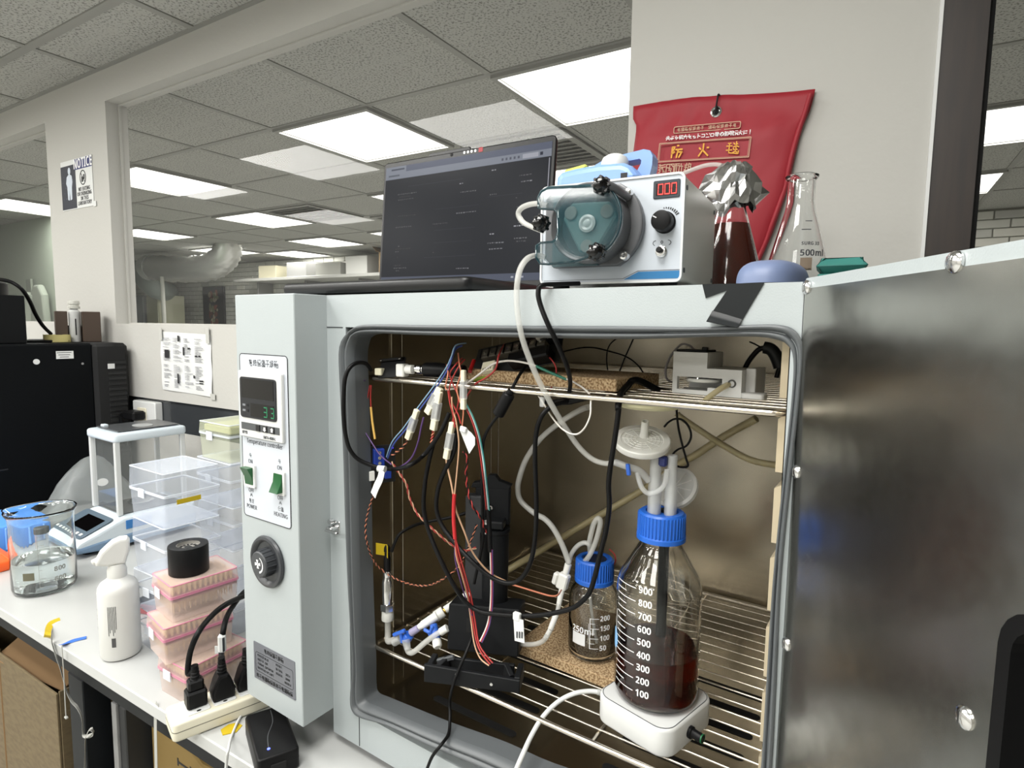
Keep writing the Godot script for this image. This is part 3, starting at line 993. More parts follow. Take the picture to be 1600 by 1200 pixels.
func oven_door():
	var dir := Vector3(0.5276, 0, 0.8495)
	var xf := Transform3D(Basis(dir, Vector3.UP, dir.cross(Vector3.UP)), Vector3(-0.0795, 0.818, -0.565))
	var d := thing("oven_door", "open steel-lined oven door swung wide on the right, brushed metal inside", "door", xf)
	var H := 0.6745
	var win := move(rrect(0.235, 0.35, 0.022, 5), Vector2(0.358, 0.327))
	var sh := MB.new()
	sh.frame(move(rrect(0.634, H + 0.003, 0.002, 5), Vector2(0.316, H / 2 + 0.0005)), move(rrect(0.239, 0.354, 0.022, 5), Vector2(0.358, 0.327)), -0.048, -0.0008)
	part("door_shell", sh, mats.oven_paint, d)
	var st := mat("door_steel", Color(0.72, 0.715, 0.69), 0.25, 1.0)
	st.roughness_texture = noise_tex(0.06, [[0.0, Color(0.88, 0.88, 0.88)], [1.0, Color(1, 1, 1)]], 512, FastNoiseLite.TYPE_SIMPLEX, 4, false, 21)
	st.uv1_triplanar = true
	st.uv1_scale = Vector3(3.0, 3.0, 3.0)
	st.normal_enabled = true
	st.normal_texture = noise_tex(0.012, [], 256, FastNoiseLite.TYPE_SIMPLEX, 3, true, 31)
	st.normal_scale = 0.16
	part("inner_panel", MB.new().frame(move(rrect(0.628, H - 0.009, 0.003, 5), Vector2(0.3155, H / 2 - 0.0025)), win, -0.0008, 0.0006), st, d)
	part("window_gasket", MB.new().frame(move(rrect(0.241, 0.356, 0.023, 5), Vector2(0.358, 0.327)), move(rrect(0.225, 0.340, 0.016, 5), Vector2(0.358, 0.327)), -0.030, 0.0022), mats.black_rubber, d)
	var g := MB.new()
	g.quad(Vector3(0.246, 0.157, -0.024), Vector3(0.470, 0.157, -0.024), Vector3(0.470, 0.497, -0.024), Vector3(0.246, 0.497, -0.024))
	part("window_pane", g, glass("smoked_glass", Color(0.05, 0.05, 0.05, 0.75), 0.02), d)
	part("edge_strip", MB.new().box(Vector3(-0.001, H / 2, -0.006), Vector3(0.003, H - 0.02, 0.012), 0.001), mats.gasket_rubber, d)
	for p in [[0.0045, 0.6685], [0.1827, 0.6704], [0.006, 0.509], [0.0075, 0.352], [0.2192, 0.4298], [0.45, 0.66], [0.006, 0.19]]:
		var at := xf * Vector3(p[0], p[1], 0.0006)
		screw(d, at, xf.basis.z, 0.0062)
	for p in [[0.055, 0.236], [0.056, 0.216]]:
		screw(d, xf * Vector3(p[0], p[1], 0.0006), xf.basis.z, 0.0022, "rivet")


func bench():
	var t := thing("lab_bench", "long white-topped laboratory bench on a black steel frame along the window wall", "bench", ROOM * X(Vector3(-1.75, 0, -0.83)))
	part("bench_top", MB.new().box(Vector3(0, 0.79, 0.005), Vector3(6.4, 0.024, 0.655), 0.002), mats.white_top, t)
	var bl := mat("black_steel", Color(0.085, 0.095, 0.105), 0.5)
	bl.metallic_specular = 0.25
	part("frame_rail", MB.new().box(Vector3(0, 0.755, 0.300), Vector3(6.3, 0.044, 0.03), 0.002), bl, t)
	part("frame_rail", MB.new().box(Vector3(0, 0.755, -0.28), Vector3(6.3, 0.044, 0.03), 0.002), bl, t)
	for x in [-1.45, 0.417, 1.65, 2.9]:
		for z in [0.292, -0.27]:
			part("leg", MB.new().box(Vector3(x, 0.368, z), Vector3(0.062, 0.735, 0.05), 0.002), bl, t)
	under_bench()
	wall_things()
	machine()
	balance()
	beaker()
	soap_bottle()
	tip_boxes()
	power_things()


func under_bench():
	var cb: StandardMaterial3D = mats.cardboard
	cb.albedo_texture = noise_tex(0.03, [[0.0, Color(0.9, 0.88, 0.85)], [1.0, Color(1.05, 1.04, 1.0)]], 256, FastNoiseLite.TYPE_SIMPLEX, 4, false, 15)
	cb.uv1_triplanar = true
	cb.uv1_scale = Vector3(3, 8, 3)
	var c := thing("cardboard_box", "tall open brown cardboard box with a teal label standing under the bench", "box", ROOM * X(Vector3(-1.76, 0, -0.68)))
	var w := MB.new()
	w.box(Vector3(-0.155, 0.325, 0.15), Vector3(0.285, 0.65, 0.005), 0.001)
	w.box(Vector3(0.150, 0.323, 0.153), Vector3(0.305, 0.646, 0.005), 0.001)
	w.box(Vector3(-0.3, 0.325, 0), Vector3(0.005, 0.65, 0.30), 0.001)
	w.box(Vector3(0.302, 0.325, 0), Vector3(0.005, 0.65, 0.30), 0.001)
	w.box(Vector3(0, 0.325, -0.15), Vector3(0.6, 0.65, 0.005), 0.001)
	w.box(Vector3(0, 0.003, 0), Vector3(0.6, 0.005, 0.30), 0.001)
	part("walls", w, cb, c)
	var fl := MB.new()
	fl.box(Vector3(0.12, 0.66, 0.09), Vector3(0.30, 0.004, 0.13), 0.001, Basis.from_euler(Vector3(0.5, 0.1, 0.03)))
	fl.box(Vector3(0.25, 0.64, -0.05), Vector3(0.14, 0.004, 0.2), 0.001, Basis.from_euler(Vector3(0.1, 0, 0.5)))
	part("flap", fl, mat("cardboard_inside", Color(0.44, 0.34, 0.22), 0.9), c)
	part("fold_edge", MB.new().box(Vector3(0.0, 0.31, 0.1535), Vector3(0.006, 0.62, 0.008), 0.002), mats.cardboard_inside, c)
	var lb := part("label", MB.new().box(Vector3(-0.052, 0.594, 0.1533), Vector3(0.1, 0.06, 0.0008)), mat("label_teal", Color(0.07, 0.22, 0.29), 0.6), c)
	part("label_stripe", MB.new().box(Vector3(-0.088, 0.594, 0.1535), Vector3(0.03, 0.058, 0.0008)), mat("label_pale", Color(0.45, 0.60, 0.66), 0.6), lb)
	var lt := MB.new()
	for r in 2:
		for k in 4:
			lt.strokes(TITLE[(k * 2 + r) % 7], X(Vector3(-0.067 + k * 0.0155, 0.598 - r * 0.02, 0.1538)), 0.011, 0.0015)
	part("lettering", lt, mats.white_ink, lb)
	var b2 := thing("cardboard_box", "yellowish cardboard box with dark lettering under the bench behind the hanging white tape", "box", ROOM * X(Vector3(-1.03, 0, -0.72)))
	part("walls", MB.new().prism([Vector2(-0.175, 0), Vector2(0.17, 0), Vector2(0.17, 0.64), Vector2(0.0, 0.62), Vector2(-0.085, 0.655), Vector2(-0.175, 0.685)], -0.14, 0.13, Transform3D(), 0.003), mat("cardboard_ochre", Color(0.50, 0.41, 0.22), 0.85), b2)
	text("MTX", 0.045, mats.ink, b2, X(Vector3(-0.06, 0.53, 0.1305), Vector3(0, 0, -90)), "Droid Serif", 0.0004, "lettering", true)
	var tr := part("tape", MB.new().prism([Vector2(0.03, 0.60), Vector2(0.12, 0.605), Vector2(0.11, 0.633), Vector2(0.06, 0.632)], 0.1302, 0.131), mat("clear_tape", Color(0.55, 0.48, 0.38), 0.25), b2)
	tr.set_meta("label", "shiny clear tape")
	var gp := thing("grey_board", "upright grey board leaning under the bench beside the black leg", "board", ROOM * X(Vector3(-1.24, 0, -0.66)))
	part("board", MB.new().box(Vector3(0, 0.342, 0), Vector3(0.04, 0.684, 0.22), 0.002), mat("board_grey", Color(0.14, 0.145, 0.15), 0.6), gp)
	part("edging", MB.new().box(Vector3(-0.014, 0.345, 0.112), Vector3(0.018, 0.686, 0.006), 0.001), mat("edging_grey", Color(0.55, 0.55, 0.55), 0.5), gp)
	var dk := thing("wooden_post", "dark brown post in the shadow under the bench behind the grey board", "post", ROOM * X(Vector3(-1.345, 0, -0.80)))
	part("post", MB.new().box(Vector3(0, 0.34, 0), Vector3(0.035, 0.68, 0.06), 0.002), mat("dark_brown", Color(0.16, 0.11, 0.07), 0.8), dk)
	# bits of tape on the bench edge and strips hanging from it
	var ye := mat("yellow_tape", Color(0.72, 0.62, 0.03), 0.6)
	var yt := MB.new()
	yt.ribbon([Vector3(-1.495, 0.8032, -0.4724), Vector3(-1.4952, 0.8032, -0.4586), Vector3(-1.4781, 0.8032, -0.4473)] + [Vector3(-1.4195, 0.8151, -0.4267), Vector3(-1.4252, 0.8052, -0.4264)], 0.012, 0.0006, Vector3(-0.3, 0.1, 0.4), 3)
	single("yellow_tape", "small piece of yellow tape folded over the bench edge", "tape", yt, ye)
	single("blue_tape", "short strip of light blue masking tape stuck at the bench edge", "tape", MB.new().ribbon([Vector3(-1.3651, 0.8032, -0.4737), Vector3(-1.3715, 0.8032, -0.4569), Vector3(-1.3719, 0.8032, -0.4416)] + [Vector3(-1.3609, 0.8091, -0.4306)], 0.012, 0.0006, Vector3(-0.4, 0, 0.6), 3), mat("blue_tape", Color(0.20, 0.40, 0.75), 0.6))
	single("yellow_note", "scrap of yellow paper lying on the bench below the power strip", "paper", MB.new().prism([Vector2(-0.014, -0.008), Vector2(-0.002, -0.018), Vector2(0.014, -0.006), Vector2(0.012, 0.010), Vector2(0.0, 0.013), Vector2(-0.011, 0.006)], 0, 0.0008, X(Vector3(-0.8647, 0.8022, -0.4905), Vector3(-90, 20, 0))), ye)
	var rib := mat("white_tape_strip", Color(0.62, 0.62, 0.60), 0.6)
	single("tape_strip", "long twisted white tape strip hanging below the yellow tape", "tape", MB.new().ribbon([Vector3(-1.3947, 0.8313, -0.4259), Vector3(-1.3984, 0.8046, -0.4258), Vector3(-1.3822, 0.7784, -0.4266), Vector3(-1.3655, 0.7568, -0.4274), Vector3(-1.3457, 0.7191, -0.4283), Vector3(-1.326, 0.7046, -0.4293), Vector3(-1.3029, 0.6983, -0.4305), Vector3(-1.2865, 0.6833, -0.4313), Vector3(-1.285, 0.6521, -0.4313), Vector3(-1.2642, 0.655, -0.4324), Vector3(-1.2275, 0.6782, -0.4282), Vector3(-1.2293, 0.6875, -0.4241), Vector3(-1.252, 0.6626, -0.424), Vector3(-1.2817, 0.6149, -0.4315), Vector3(-1.291, 0.5573, -0.431), Vector3(-1.3014, 0.4914, -0.4305)], 0.010, 0.0004, Vector3(1, 0.2, 0.5), 4), rib)
	single("cable_tie", "thin white cable tie hanging down from the blue tape", "cable tie", MB.new().ribbon([Vector3(-1.3435, 0.815, -0.4245), Vector3(-1.343, 0.7874, -0.4245), Vector3(-1.3429, 0.7462, -0.4245), Vector3(-1.3443, 0.7043, -0.4244), Vector3(-1.3449, 0.6677, -0.4244)], 0.0055, 0.0012, Vector3(1, 0, 0.2), 4).box(Vector3(-1.3411, 0.667, -0.4236), Vector3(0.009, 0.004, 0.005), 0.001), rib)
	single("tape_strip", "wide straight white tape strip hanging in front of the ochre box", "tape", MB.new().ribbon([Vector3(-1.02, 0.8053, -0.4504), Vector3(-1.0275, 0.7864, -0.45), Vector3(-1.0311, 0.7431, -0.4498), Vector3(-1.0341, 0.683, -0.4497), Vector3(-1.0402, 0.6085, -0.4494)], 0.0125, 0.0005, Vector3(1, 0, 0.1), 4), rib)


func wall_things():
	# laboratory notice on the pier between the windows
	var s := thing("notice_sign", "blue and white laboratory notice with a scientist figure on the wall between the windows", "sign", ROOM * X(Vector3(-2.6785, 1.980, -1.1395)))
	part("sheet", MB.new().box(Vector3(0, 0, 0.001), Vector3(0.252, 0.188, 0.002)), mats.paper, s)
	var navy := mat("sign_navy", Color(0.03, 0.05, 0.13), 0.5)
	part("picture_field", MB.new().box(Vector3(-0.066, -0.008, 0.0021), Vector3(0.12, 0.166, 0.001)), navy, s)
	part("header", MB.new().box(Vector3(0.056, 0.072, 0.0021), Vector3(0.137, 0.040, 0.001)), mat("sign_blue", Color(0.03, 0.09, 0.36), 0.5), s)
	text("NOTICE", 0.036, mats.white_ink, s, X(Vector3(0.056, 0.073, 0.0028)), "Droid Sans", 0.0004, "lettering", true, 0.82)
	var fig := MB.new()
	fig.prism(ellipse(0.0105, 0.014, 14), 0, 0.0006, X(Vector3(-0.055, 0.053, 0.0027)))
	fig.prism([Vector2(-0.074, -0.055), Vector2(-0.062, -0.058), Vector2(-0.058, -0.02), Vector2(-0.054, -0.058), Vector2(-0.040, -0.055), Vector2(-0.038, -0.01), Vector2(-0.031, 0.012), Vector2(-0.036, 0.034), Vector2(-0.049, 0.040), Vector2(-0.062, 0.040), Vector2(-0.077, 0.032), Vector2(-0.084, 0.008), Vector2(-0.076, -0.006)], 0, 0.0006, X(Vector3(0, 0, 0.0027)))
	part("scientist_figure", fig, mat("figure_white", Color(0.75, 0.78, 0.82), 0.6), s)
	var dots := MB.new()
	for k in 9:
		dots.prism(ellipse(0.002 + 0.001 * (k % 3), 0.002, 6), 0, 0.0005, X(Vector3(-0.110 + 0.011 * (k % 3) + (0.055 if k > 5 else 0.0), -0.05 + 0.021 * (k % 5), 0.0027)))
	part("sparks", dots, mat("figure_grey", Color(0.3, 0.33, 0.4), 0.6), s)
	var ic := MB.new()
	ic.frame(move(ellipse(0.024, 0.028, 24), Vector2(0.052, 0.018)), move(ellipse(0.0205, 0.0245, 24), Vector2(0.052, 0.018)), 0.002, 0.0029)
	ic.box(Vector3(0.052, 0.018, 0.0026), Vector3(0.003, 0.052, 0.0006), 0, Basis.from_euler(Vector3(0, 0, 0.7)))
	ic.box(Vector3(0.047, 0.012, 0.0026), Vector3(0.012, 0.02, 0.0005))
	ic.box(Vector3(0.061, 0.020, 0.0026), Vector3(0.009, 0.018, 0.0005))
	part("prohibition_mark", ic, mats.ink, s)
	var k := 0
	for l in ["NO EATING", "OR DRINKING", "IN THIS", "LABORATORY"]:
		text(l, 0.0145, mats.ink, s, X(Vector3(0.058, -0.024 - 0.0175 * k, 0.0024)), "Droid Sans", 0.0004, "lettering", true, 0.85)
		k += 1
	part("corner_patch", MB.new().box(Vector3(0.134, -0.088, 0.002), Vector3(0.02, 0.02, 0.001)), mats.white_plastic, s)
	# printed sheet
	var p := thing("printed_sheet", "crumpled white printed instruction sheet taped to the wall under the window", "paper", ROOM * X(Vector3(-1.982, 1.312, -1.1385)))
	var sh := MB.new().smooth()
	var n := 10
	for i in n:
		for j in n:
			var q := []
			for d in [[0, 0], [1, 0], [1, 1], [0, 1]]:
				var u := float(i + d[0]) / n - 0.5
				var v := float(j + d[1]) / n - 0.5
				q.append(Vector3(u * 0.295, v * 0.204 - 0.006 * u, 0.0022 + 0.0016 * sin(u * 9.0 + v * 4.0) + 0.0012 * sin(v * 13.0)))
			sh.quad(q[0], q[1], q[2], q[3])
	part("sheet", sh, mats.paper, p)
	var pr := MB.new()
	var rng := RandomNumberGenerator.new()
	rng.seed = 3
	for col in 2:
		for row in 2:
			for blk in 2:
				var x0 := -0.128 + col * 0.128 + blk * 0.062
				var y0 := 0.082 - row * 0.092
				for ln in 16:
					if rng.randf() < 0.82:
						var wd := rng.randf_range(0.018, 0.05)
						pr.box(Vector3(x0 + wd / 2, y0 - ln * 0.0050, 0.0062), Vector3(wd, 0.0016, 0.0003))
	part("print", pr, mat("print_grey", Color(0.50, 0.50, 0.52), 0.8), p)
	var pb := MB.new()
	for r in [[-0.105, 0.028, 0.026, 0.028], [-0.03, 0.082, 0.010, 0.02], [-0.002, 0.040, 0.008, 0.028], [0.03, 0.050, 0.014, 0.006], [-0.04, -0.055, 0.009, 0.034], [0.07, 0.026, 0.014, 0.005], [0.09, 0.026, 0.012, 0.005], [0.095, -0.056, 0.022, 0.005], [0.095, -0.064, 0.022, 0.004], [0.055, -0.044, 0.008, 0.01]]:
		pb.box(Vector3(r[0], r[1], 0.0066), Vector3(r[2], r[3], 0.0003))
	part("dark_print", pb, mats.ink, p)
	part("tape", MB.new().box(Vector3(0.152, -0.104, 0.004), Vector3(0.026, 0.02, 0.0006)), mat("clear_tape_pale", Color(0.72, 0.72, 0.70), 0.3), p)
	part("tape", MB.new().box(Vector3(0.138, 0.095, 0.006), Vector3(0.018, 0.05, 0.0006)), mats.clear_tape_pale, p)
	part("tape", MB.new().box(Vector3(-0.14, 0.095, 0.006), Vector3(0.018, 0.04, 0.0006)), mats.clear_tape_pale, p)
	# outlet below the sill with a plug in it
	var o := thing("wall_outlet", "white wall socket on the grey strip beside the black machine", "socket", ROOM * X(Vector3(-2.235, 1.117, -1.15)))
	part("plate", MB.new().prism(rrect(0.15, 0.092, 0.006, 3), 0, 0.028, Transform3D(), 0.003), mats.white_plastic, o)
	part("socket_face", MB.new().prism(move(rrect(0.06, 0.055, 0.004, 3), Vector2(-0.01, -0.005)), 0.028, 0.031, Transform3D(), 0.001), mats.cream_plastic, o)
	var pl := thing("power_plug", "black power plug with a loose lead pushed into the wall socket", "plug", ROOM * X(Vector3(-2.25, 1.115, -1.118)))
	part("body", MB.new().box(Vector3(0, 0, 0.022), Vector3(0.075, 0.032, 0.044), 0.006), mats.black_plastic, pl)
	part("lead", MB.new().tube([Vector3(-0.035, 0, 0.03), Vector3(-0.060, -0.005, 0.035), Vector3(-0.072, -0.05, 0.03), Vector3(-0.072, -0.12, 0.02)], 0.008, 8, 6), mats.black_rubber, pl)


func machine():
	var m := thing("black_machine", "large matte black laboratory machine with rear vents at the left end of the bench", "machine", X(Vector3(-2.70, 0.802, -0.72)))
	var bk := mat("machine_black", Color(0.035, 0.042, 0.05), 0.6)
	bk.metallic_specular = 0.2
	part("housing", MB.new().box(Vector3(0, 0.29, 0.045), Vector3(0.64, 0.56, 0.44), 0.006), bk, m)
	part("rear_housing", MB.new().box(Vector3(0, 0.288, -0.229), Vector3(0.66, 0.564, 0.112), 0.012), mat("machine_rear", Color(0.02, 0.022, 0.026), 0.75), m)
	for k in 18:
		part("vent_louvre", MB.new().box(Vector3(0.331, 0.50 - k * 0.019, -0.245), Vector3(0.004, 0.011, 0.058), 0.001), mat("louvre", Color(0.06, 0.062, 0.066), 0.5), m)
	for fx in [-0.28, 0.28]:
		for fz in [-0.2, 0.22]:
			part("foot", MB.new().cyl(Vector3(fx, 0, fz), Vector3(fx, 0.012, fz), 0.02, 14), mats.black_rubber, m)
	part("seam_line", MB.new().box(Vector3(0.3205, 0.17, 0.16), Vector3(0.001, 0.004, 0.16)), mat("seam_light", Color(0.10, 0.10, 0.11), 0.4), m)
	part("sticker", MB.new().box(Vector3(0.3204, 0.532, -0.092), Vector3(0.001, 0.026, 0.05)), mats.paper, m)
	var sp := MB.new()
	for k in 3:
		sp.box(Vector3(0.3212, 0.540 - 0.0075 * k, -0.090), Vector3(0.0004, 0.002, 0.042 - 0.008 * k))
	part("sticker_print", sp, mats.grey_ink, m)
	part("sticker", MB.new().box(Vector3(0.3335, 0.488, -0.225), Vector3(0.001, 0.018, 0.022)), mats.paper, m)
	part("button", MB.new().prism(ellipse(0.009, 0.009, 16), 0, 0.002, X(Vector3(0.320, 0.512, -0.012), Vector3(0, 90, 0))), mats.white_plastic, m)
	part("seam_rivet", MB.new().prism(ellipse(0.004, 0.004, 10), 0, 0.002, X(Vector3(0.320, 0.50, -0.142), Vector3(0, 90, 0))), mat("seam_rivet", Color(0.5, 0.5, 0.5), 0.4), m)
	var top := 0.802 + 0.570
	var b := thing("instrument_box", "small black box with a round black cap on top of the large machine", "instrument", X(Vector3(-2.60, top, -0.60)))
	part("case", MB.new().box(Vector3(0, 0.079, 0), Vector3(0.32, 0.158, 0.26), 0.003), mats.black_matte, b)
	part("cap", MB.new().lathe([Vector2(0, 0.158), Vector2(0.095, 0.158), Vector2(0.095, 0.196), Vector2(0.09, 0.2), Vector2(0, 0.2)], X(Vector3(0.055, 0, -0.02)), 32), mats.black_plastic, b)
	wire("black_cable", "thick black cable arching from the small black box to the yellow tape roll", "cable", [Vector3(-2.4649, 1.5795, -0.6534), Vector3(-2.4584, 1.579, -0.6775), Vector3(-2.4516, 1.5722, -0.7015), Vector3(-2.4447, 1.5507, -0.7252), Vector3(-2.4874, 1.515, -0.7568), Vector3(-2.5309, 1.4682, -0.7855), Vector3(-2.5543, 1.4306, -0.8111), Vector3(-2.5666, 1.4009, -0.8381)], 0.0065, mats.black_rubber)
	var c := Vector3(-2.5617, top + 0.001, -0.8532)
	single("tape_roll", "roll of pale yellow tape lying on the black machine", "tape", MB.new().lathe([Vector2(0.028, 0), Vector2(0.040, 0), Vector2(0.040, 0.026), Vector2(0.028, 0.026), Vector2(0.028, 0)], X(c), 32), mat("pale_yellow_tape", Color(0.74, 0.70, 0.46), 0.6))
	single("dark_mat", "flat dark strip lying on top of the black machine behind the tape roll", "mat", MB.new().box(Vector3(-2.56, top + 0.005, -0.80), Vector3(0.06, 0.008, 0.16), 0.002), mats.black_plastic)
	var h := thing("brown_holder", "dark brown block holder standing at the back of the black machine", "holder", X(Vector3(-2.588, top, -0.925), Vector3(0, -15, 0)))
	var bn := mat("holder_brown", Color(0.27, 0.215, 0.175), 0.5)
	part("side_block", MB.new().box(Vector3(-0.008, 0.056, 0.045), Vector3(0.06, 0.112, 0.036), 0.002), bn, h)
	part("side_block", MB.new().box(Vector3(0.012, 0.056, -0.043), Vector3(0.06, 0.112, 0.056), 0.002), bn, h)
	part("back_block", MB.new().box(Vector3(-0.03, 0.03, 0), Vector3(0.02, 0.06, 0.09), 0.002), bn, h)
	var wb := thing("small_bottle", "small white labelled bottle with a ribbed clear cap held in the brown holder", "bottle", X(Vector3(-2.580, top, -0.917)))
	part("body", MB.new().lathe([Vector2(0, 0), Vector2(0.0165, 0), Vector2(0.018, 0.003), Vector2(0.018, 0.112), Vector2(0.012, 0.12), Vector2(0.012, 0.128), Vector2(0, 0.128)], Transform3D(), 24), mats.white_plastic, wb)
	part("cap", MB.new().lathe([Vector2(0.0125, 0.122), Vector2(0.019, 0.122), Vector2(0.019, 0.131), Vector2(0.0165, 0.132), Vector2(0.0165, 0.138), Vector2(0.019, 0.139), Vector2(0.018, 0.15), Vector2(0, 0.152)], Transform3D(), 24), mat("clear_cap", Color(0.75, 0.75, 0.72), 0.3), wb)
	part("print", MB.new().box(Vector3(0.0178, 0.055, 0.003), Vector3(0.001, 0.06, 0.004)), mats.ink, wb)


func balance():
	var o := thing("analytical_balance", "white analytical balance with a glass draft shield and slanted display", "balance", X(Vector3(-1.93, 0.802, -0.80)))
	var wp := mat("balance_white", Color(0.80, 0.84, 0.87), 0.35)
	var blue := mat("balance_blue", Color(0.44, 0.54, 0.65), 0.4)
	# base: side outline swept across, nose towards the room
	var prof := [Vector2(0.172, 0.022), Vector2(0.178, 0.034), Vector2(0.165, 0.046), Vector2(0.07, 0.082), Vector2(0.05, 0.088), Vector2(-0.15, 0.088), Vector2(-0.15, 0.02), Vector2(0.1, 0.012)]
	var xf := Transform3D(Basis(Vector3(0, 0, 1), Vector3(0, 1, 0), Vector3(-1, 0, 0)), Vector3.ZERO)
	part("base", MB.new().prism(prof, -0.092, 0.105, xf, 0.010, 3), wp, o)
	part("base_skirt", MB.new().prism([Vector2(0.178, 0.016), Vector2(0.181, 0.030), Vector2(0.12, 0.036), Vector2(-0.15, 0.05), Vector2(-0.15, 0.012), Vector2(0.1, 0.008)], -0.095, 0.108, xf, 0.006, 2), blue, o)
	part("side_badge", MB.new().box(Vector3(0.0935, 0.066, 0.015), Vector3(0.002, 0.026, 0.07), 0.001), mat("badge_blue", Color(0.20, 0.46, 0.72), 0.4), o)
	var tilt := Transform3D(Basis.from_euler(Vector3(deg_to_rad(-69), 0, 0)), Vector3(-0.012, 0.0668, 0.1155))
	part("display_panel", MB.new().prism(rrect(0.178, 0.094, 0.012, 4), 0, 0.003, tilt, 0.001), mat("panel_slate", Color(0.32, 0.38, 0.43), 0.4), o)
	part("screen", MB.new().box(Vector3(0.014, 0.006, 0.0035), Vector3(0.108, 0.05, 0.001), 0.0, Basis()), mats.dark_screen, o, tilt)
	for k in 7:
		part("key", MB.new().box(Vector3(-0.076 + 0.024 * k, -0.034, 0.004), Vector3(0.013, 0.009, 0.002), 0.0008), mats.white_plastic, o, tilt)
	for fx in [-0.06, 0.05]:
		for fz in [-0.12, 0.13]:
			part("foot", MB.new().cyl(Vector3(fx, 0, fz), Vector3(fx, 0.018, fz), 0.016, 16), mats.black_rubber, o)
	# draft shield
	var x0 := -0.096
	var x1 := 0.066
	var z0 := -0.130
	var z1 := 0.053
	var al := mat("post_alloy", Color(0.80, 0.81, 0.81), 0.4, 0.1)
	for p in [[x0, z0], [x1, z0], [x1, z1], [x0, z1]]:
		part("corner_post", MB.new().box(Vector3(p[0], 0.197, p[1]), Vector3(0.012, 0.216, 0.014), 0.0015), al, o)
	var cx := (x0 + x1) / 2
	var cz := (z0 + z1) / 2
	part("top_frame", MB.new().prism(rrect(x1 - x0 + 0.022, z1 - z0 + 0.024, 0.014, 4), 0.303, 0.328, Transform3D(Basis(Vector3(1, 0, 0), Vector3(0, 0, -1), Vector3(0, 1, 0)), Vector3(cx, 0, cz)), 0.007, 3), wp, o)
	part("top_slide", MB.new().box(Vector3(cx - 0.004, 0.3315, cz - 0.006), Vector3(x1 - x0 - 0.02, 0.003, z1 - z0 - 0.01), 0.001), mat("slide_grey", Color(0.30, 0.31, 0.32), 0.2), o)
	part("top_mark", MB.new().prism(ellipse(0.034, 0.026, 28), 0, 0.0006, X(Vector3(cx + 0.012, 0.3331, cz - 0.01), Vector3(-90, 0, 0))), mat("mark_pale", Color(0.6, 0.61, 0.61), 0.5), o)
	part("slide_handle", MB.new().box(Vector3(cx - 0.062, 0.334, z1 - 0.028), Vector3(0.022, 0.008, 0.014), 0.002), wp, o)
	for s in [[Vector3(x0, 0.092, z1), Vector3(x1, 0.092, z1)], [Vector3(x1, 0.092, z1), Vector3(x1, 0.092, z0)], [Vector3(x0, 0.092, z0), Vector3(x0, 0.092, z1)], [Vector3(x1, 0.092, z0), Vector3(x0, 0.092, z0)]]:
		var g := MB.new()
		g.quad(s[0], s[1], s[1] + Vector3(0, 0.212, 0), s[0] + Vector3(0, 0.212, 0))
		part("shield_pane", g, glass("shield_glass", Color(0.75, 0.78, 0.78, 0.10), 0.0), o)
	part("pan", MB.new().lathe([Vector2(0, 0.096), Vector2(0.034, 0.096), Vector2(0.036, 0.099), Vector2(0.034, 0.1), Vector2(0, 0.1)], X(Vector3(cx, 0, cz)), 28), mats.chrome, o)
	part("chamber_floor", MB.new().box(Vector3(cx, 0.0895, cz), Vector3(x1 - x0 - 0.01, 0.002, z1 - z0 - 0.01)), mat("chamber_grey", Color(0.30, 0.30, 0.30), 0.3), o)
	# crumpled clear bag on the bench behind the balance
	var bag := MB.new().smooth()
	var n := 14
	var f := FastNoiseLite.new()
	f.seed = 8
	f.frequency = 1.2
	var grid := []
	for i in n + 1:
		var row := []
		for j in n + 1:
			var u := float(i) / n
			var v := float(j) / n
			var w := 1.0 - 0.35 * v
			var y := sin(PI * clampf(0.04 + 0.9 * u, 0, 1)) * 0.19 * sin(PI * clampf(v, 0.02, 0.98)) + 0.004
			row.append(Vector3(-2.275 + (u - 0.5) * 0.17 * w + 0.012 * f.get_noise_2d(i * 1.1, j * 1.3), 0.803 + maxf(0.0, y + 0.02 * f.get_noise_2d(i * 1.7, j * 1.9 + 30.0)), -0.83 - (v - 0.5) * 0.30 + 0.012 * f.get_noise_2d(i * 1.4 + 60.0, j)))
		grid.append(row)
	for i in n:
		for j in n:
			bag.quad(grid[i][j], grid[i + 1][j], grid[i + 1][j + 1], grid[i][j + 1])
	var bm := mat("clear_bag", Color(0.72, 0.74, 0.74, 0.42), 0.3)
	bm.transparency = BaseMaterial3D.TRANSPARENCY_ALPHA
	bm.cull_mode = BaseMaterial3D.CULL_DISABLED
	var bg := single("plastic_bag", "crumpled clear plastic bag with a pale round seal lying behind the balance", "bag", bag, bm)
	part("seal", MB.new().prism(ellipse(0.016, 0.013, 18), 0, 0.001, Transform3D(Basis.from_euler(Vector3(-0.5, 1.2, 0)), Vector3(-2.187, 0.92, -0.83))), mats.paper, bg)


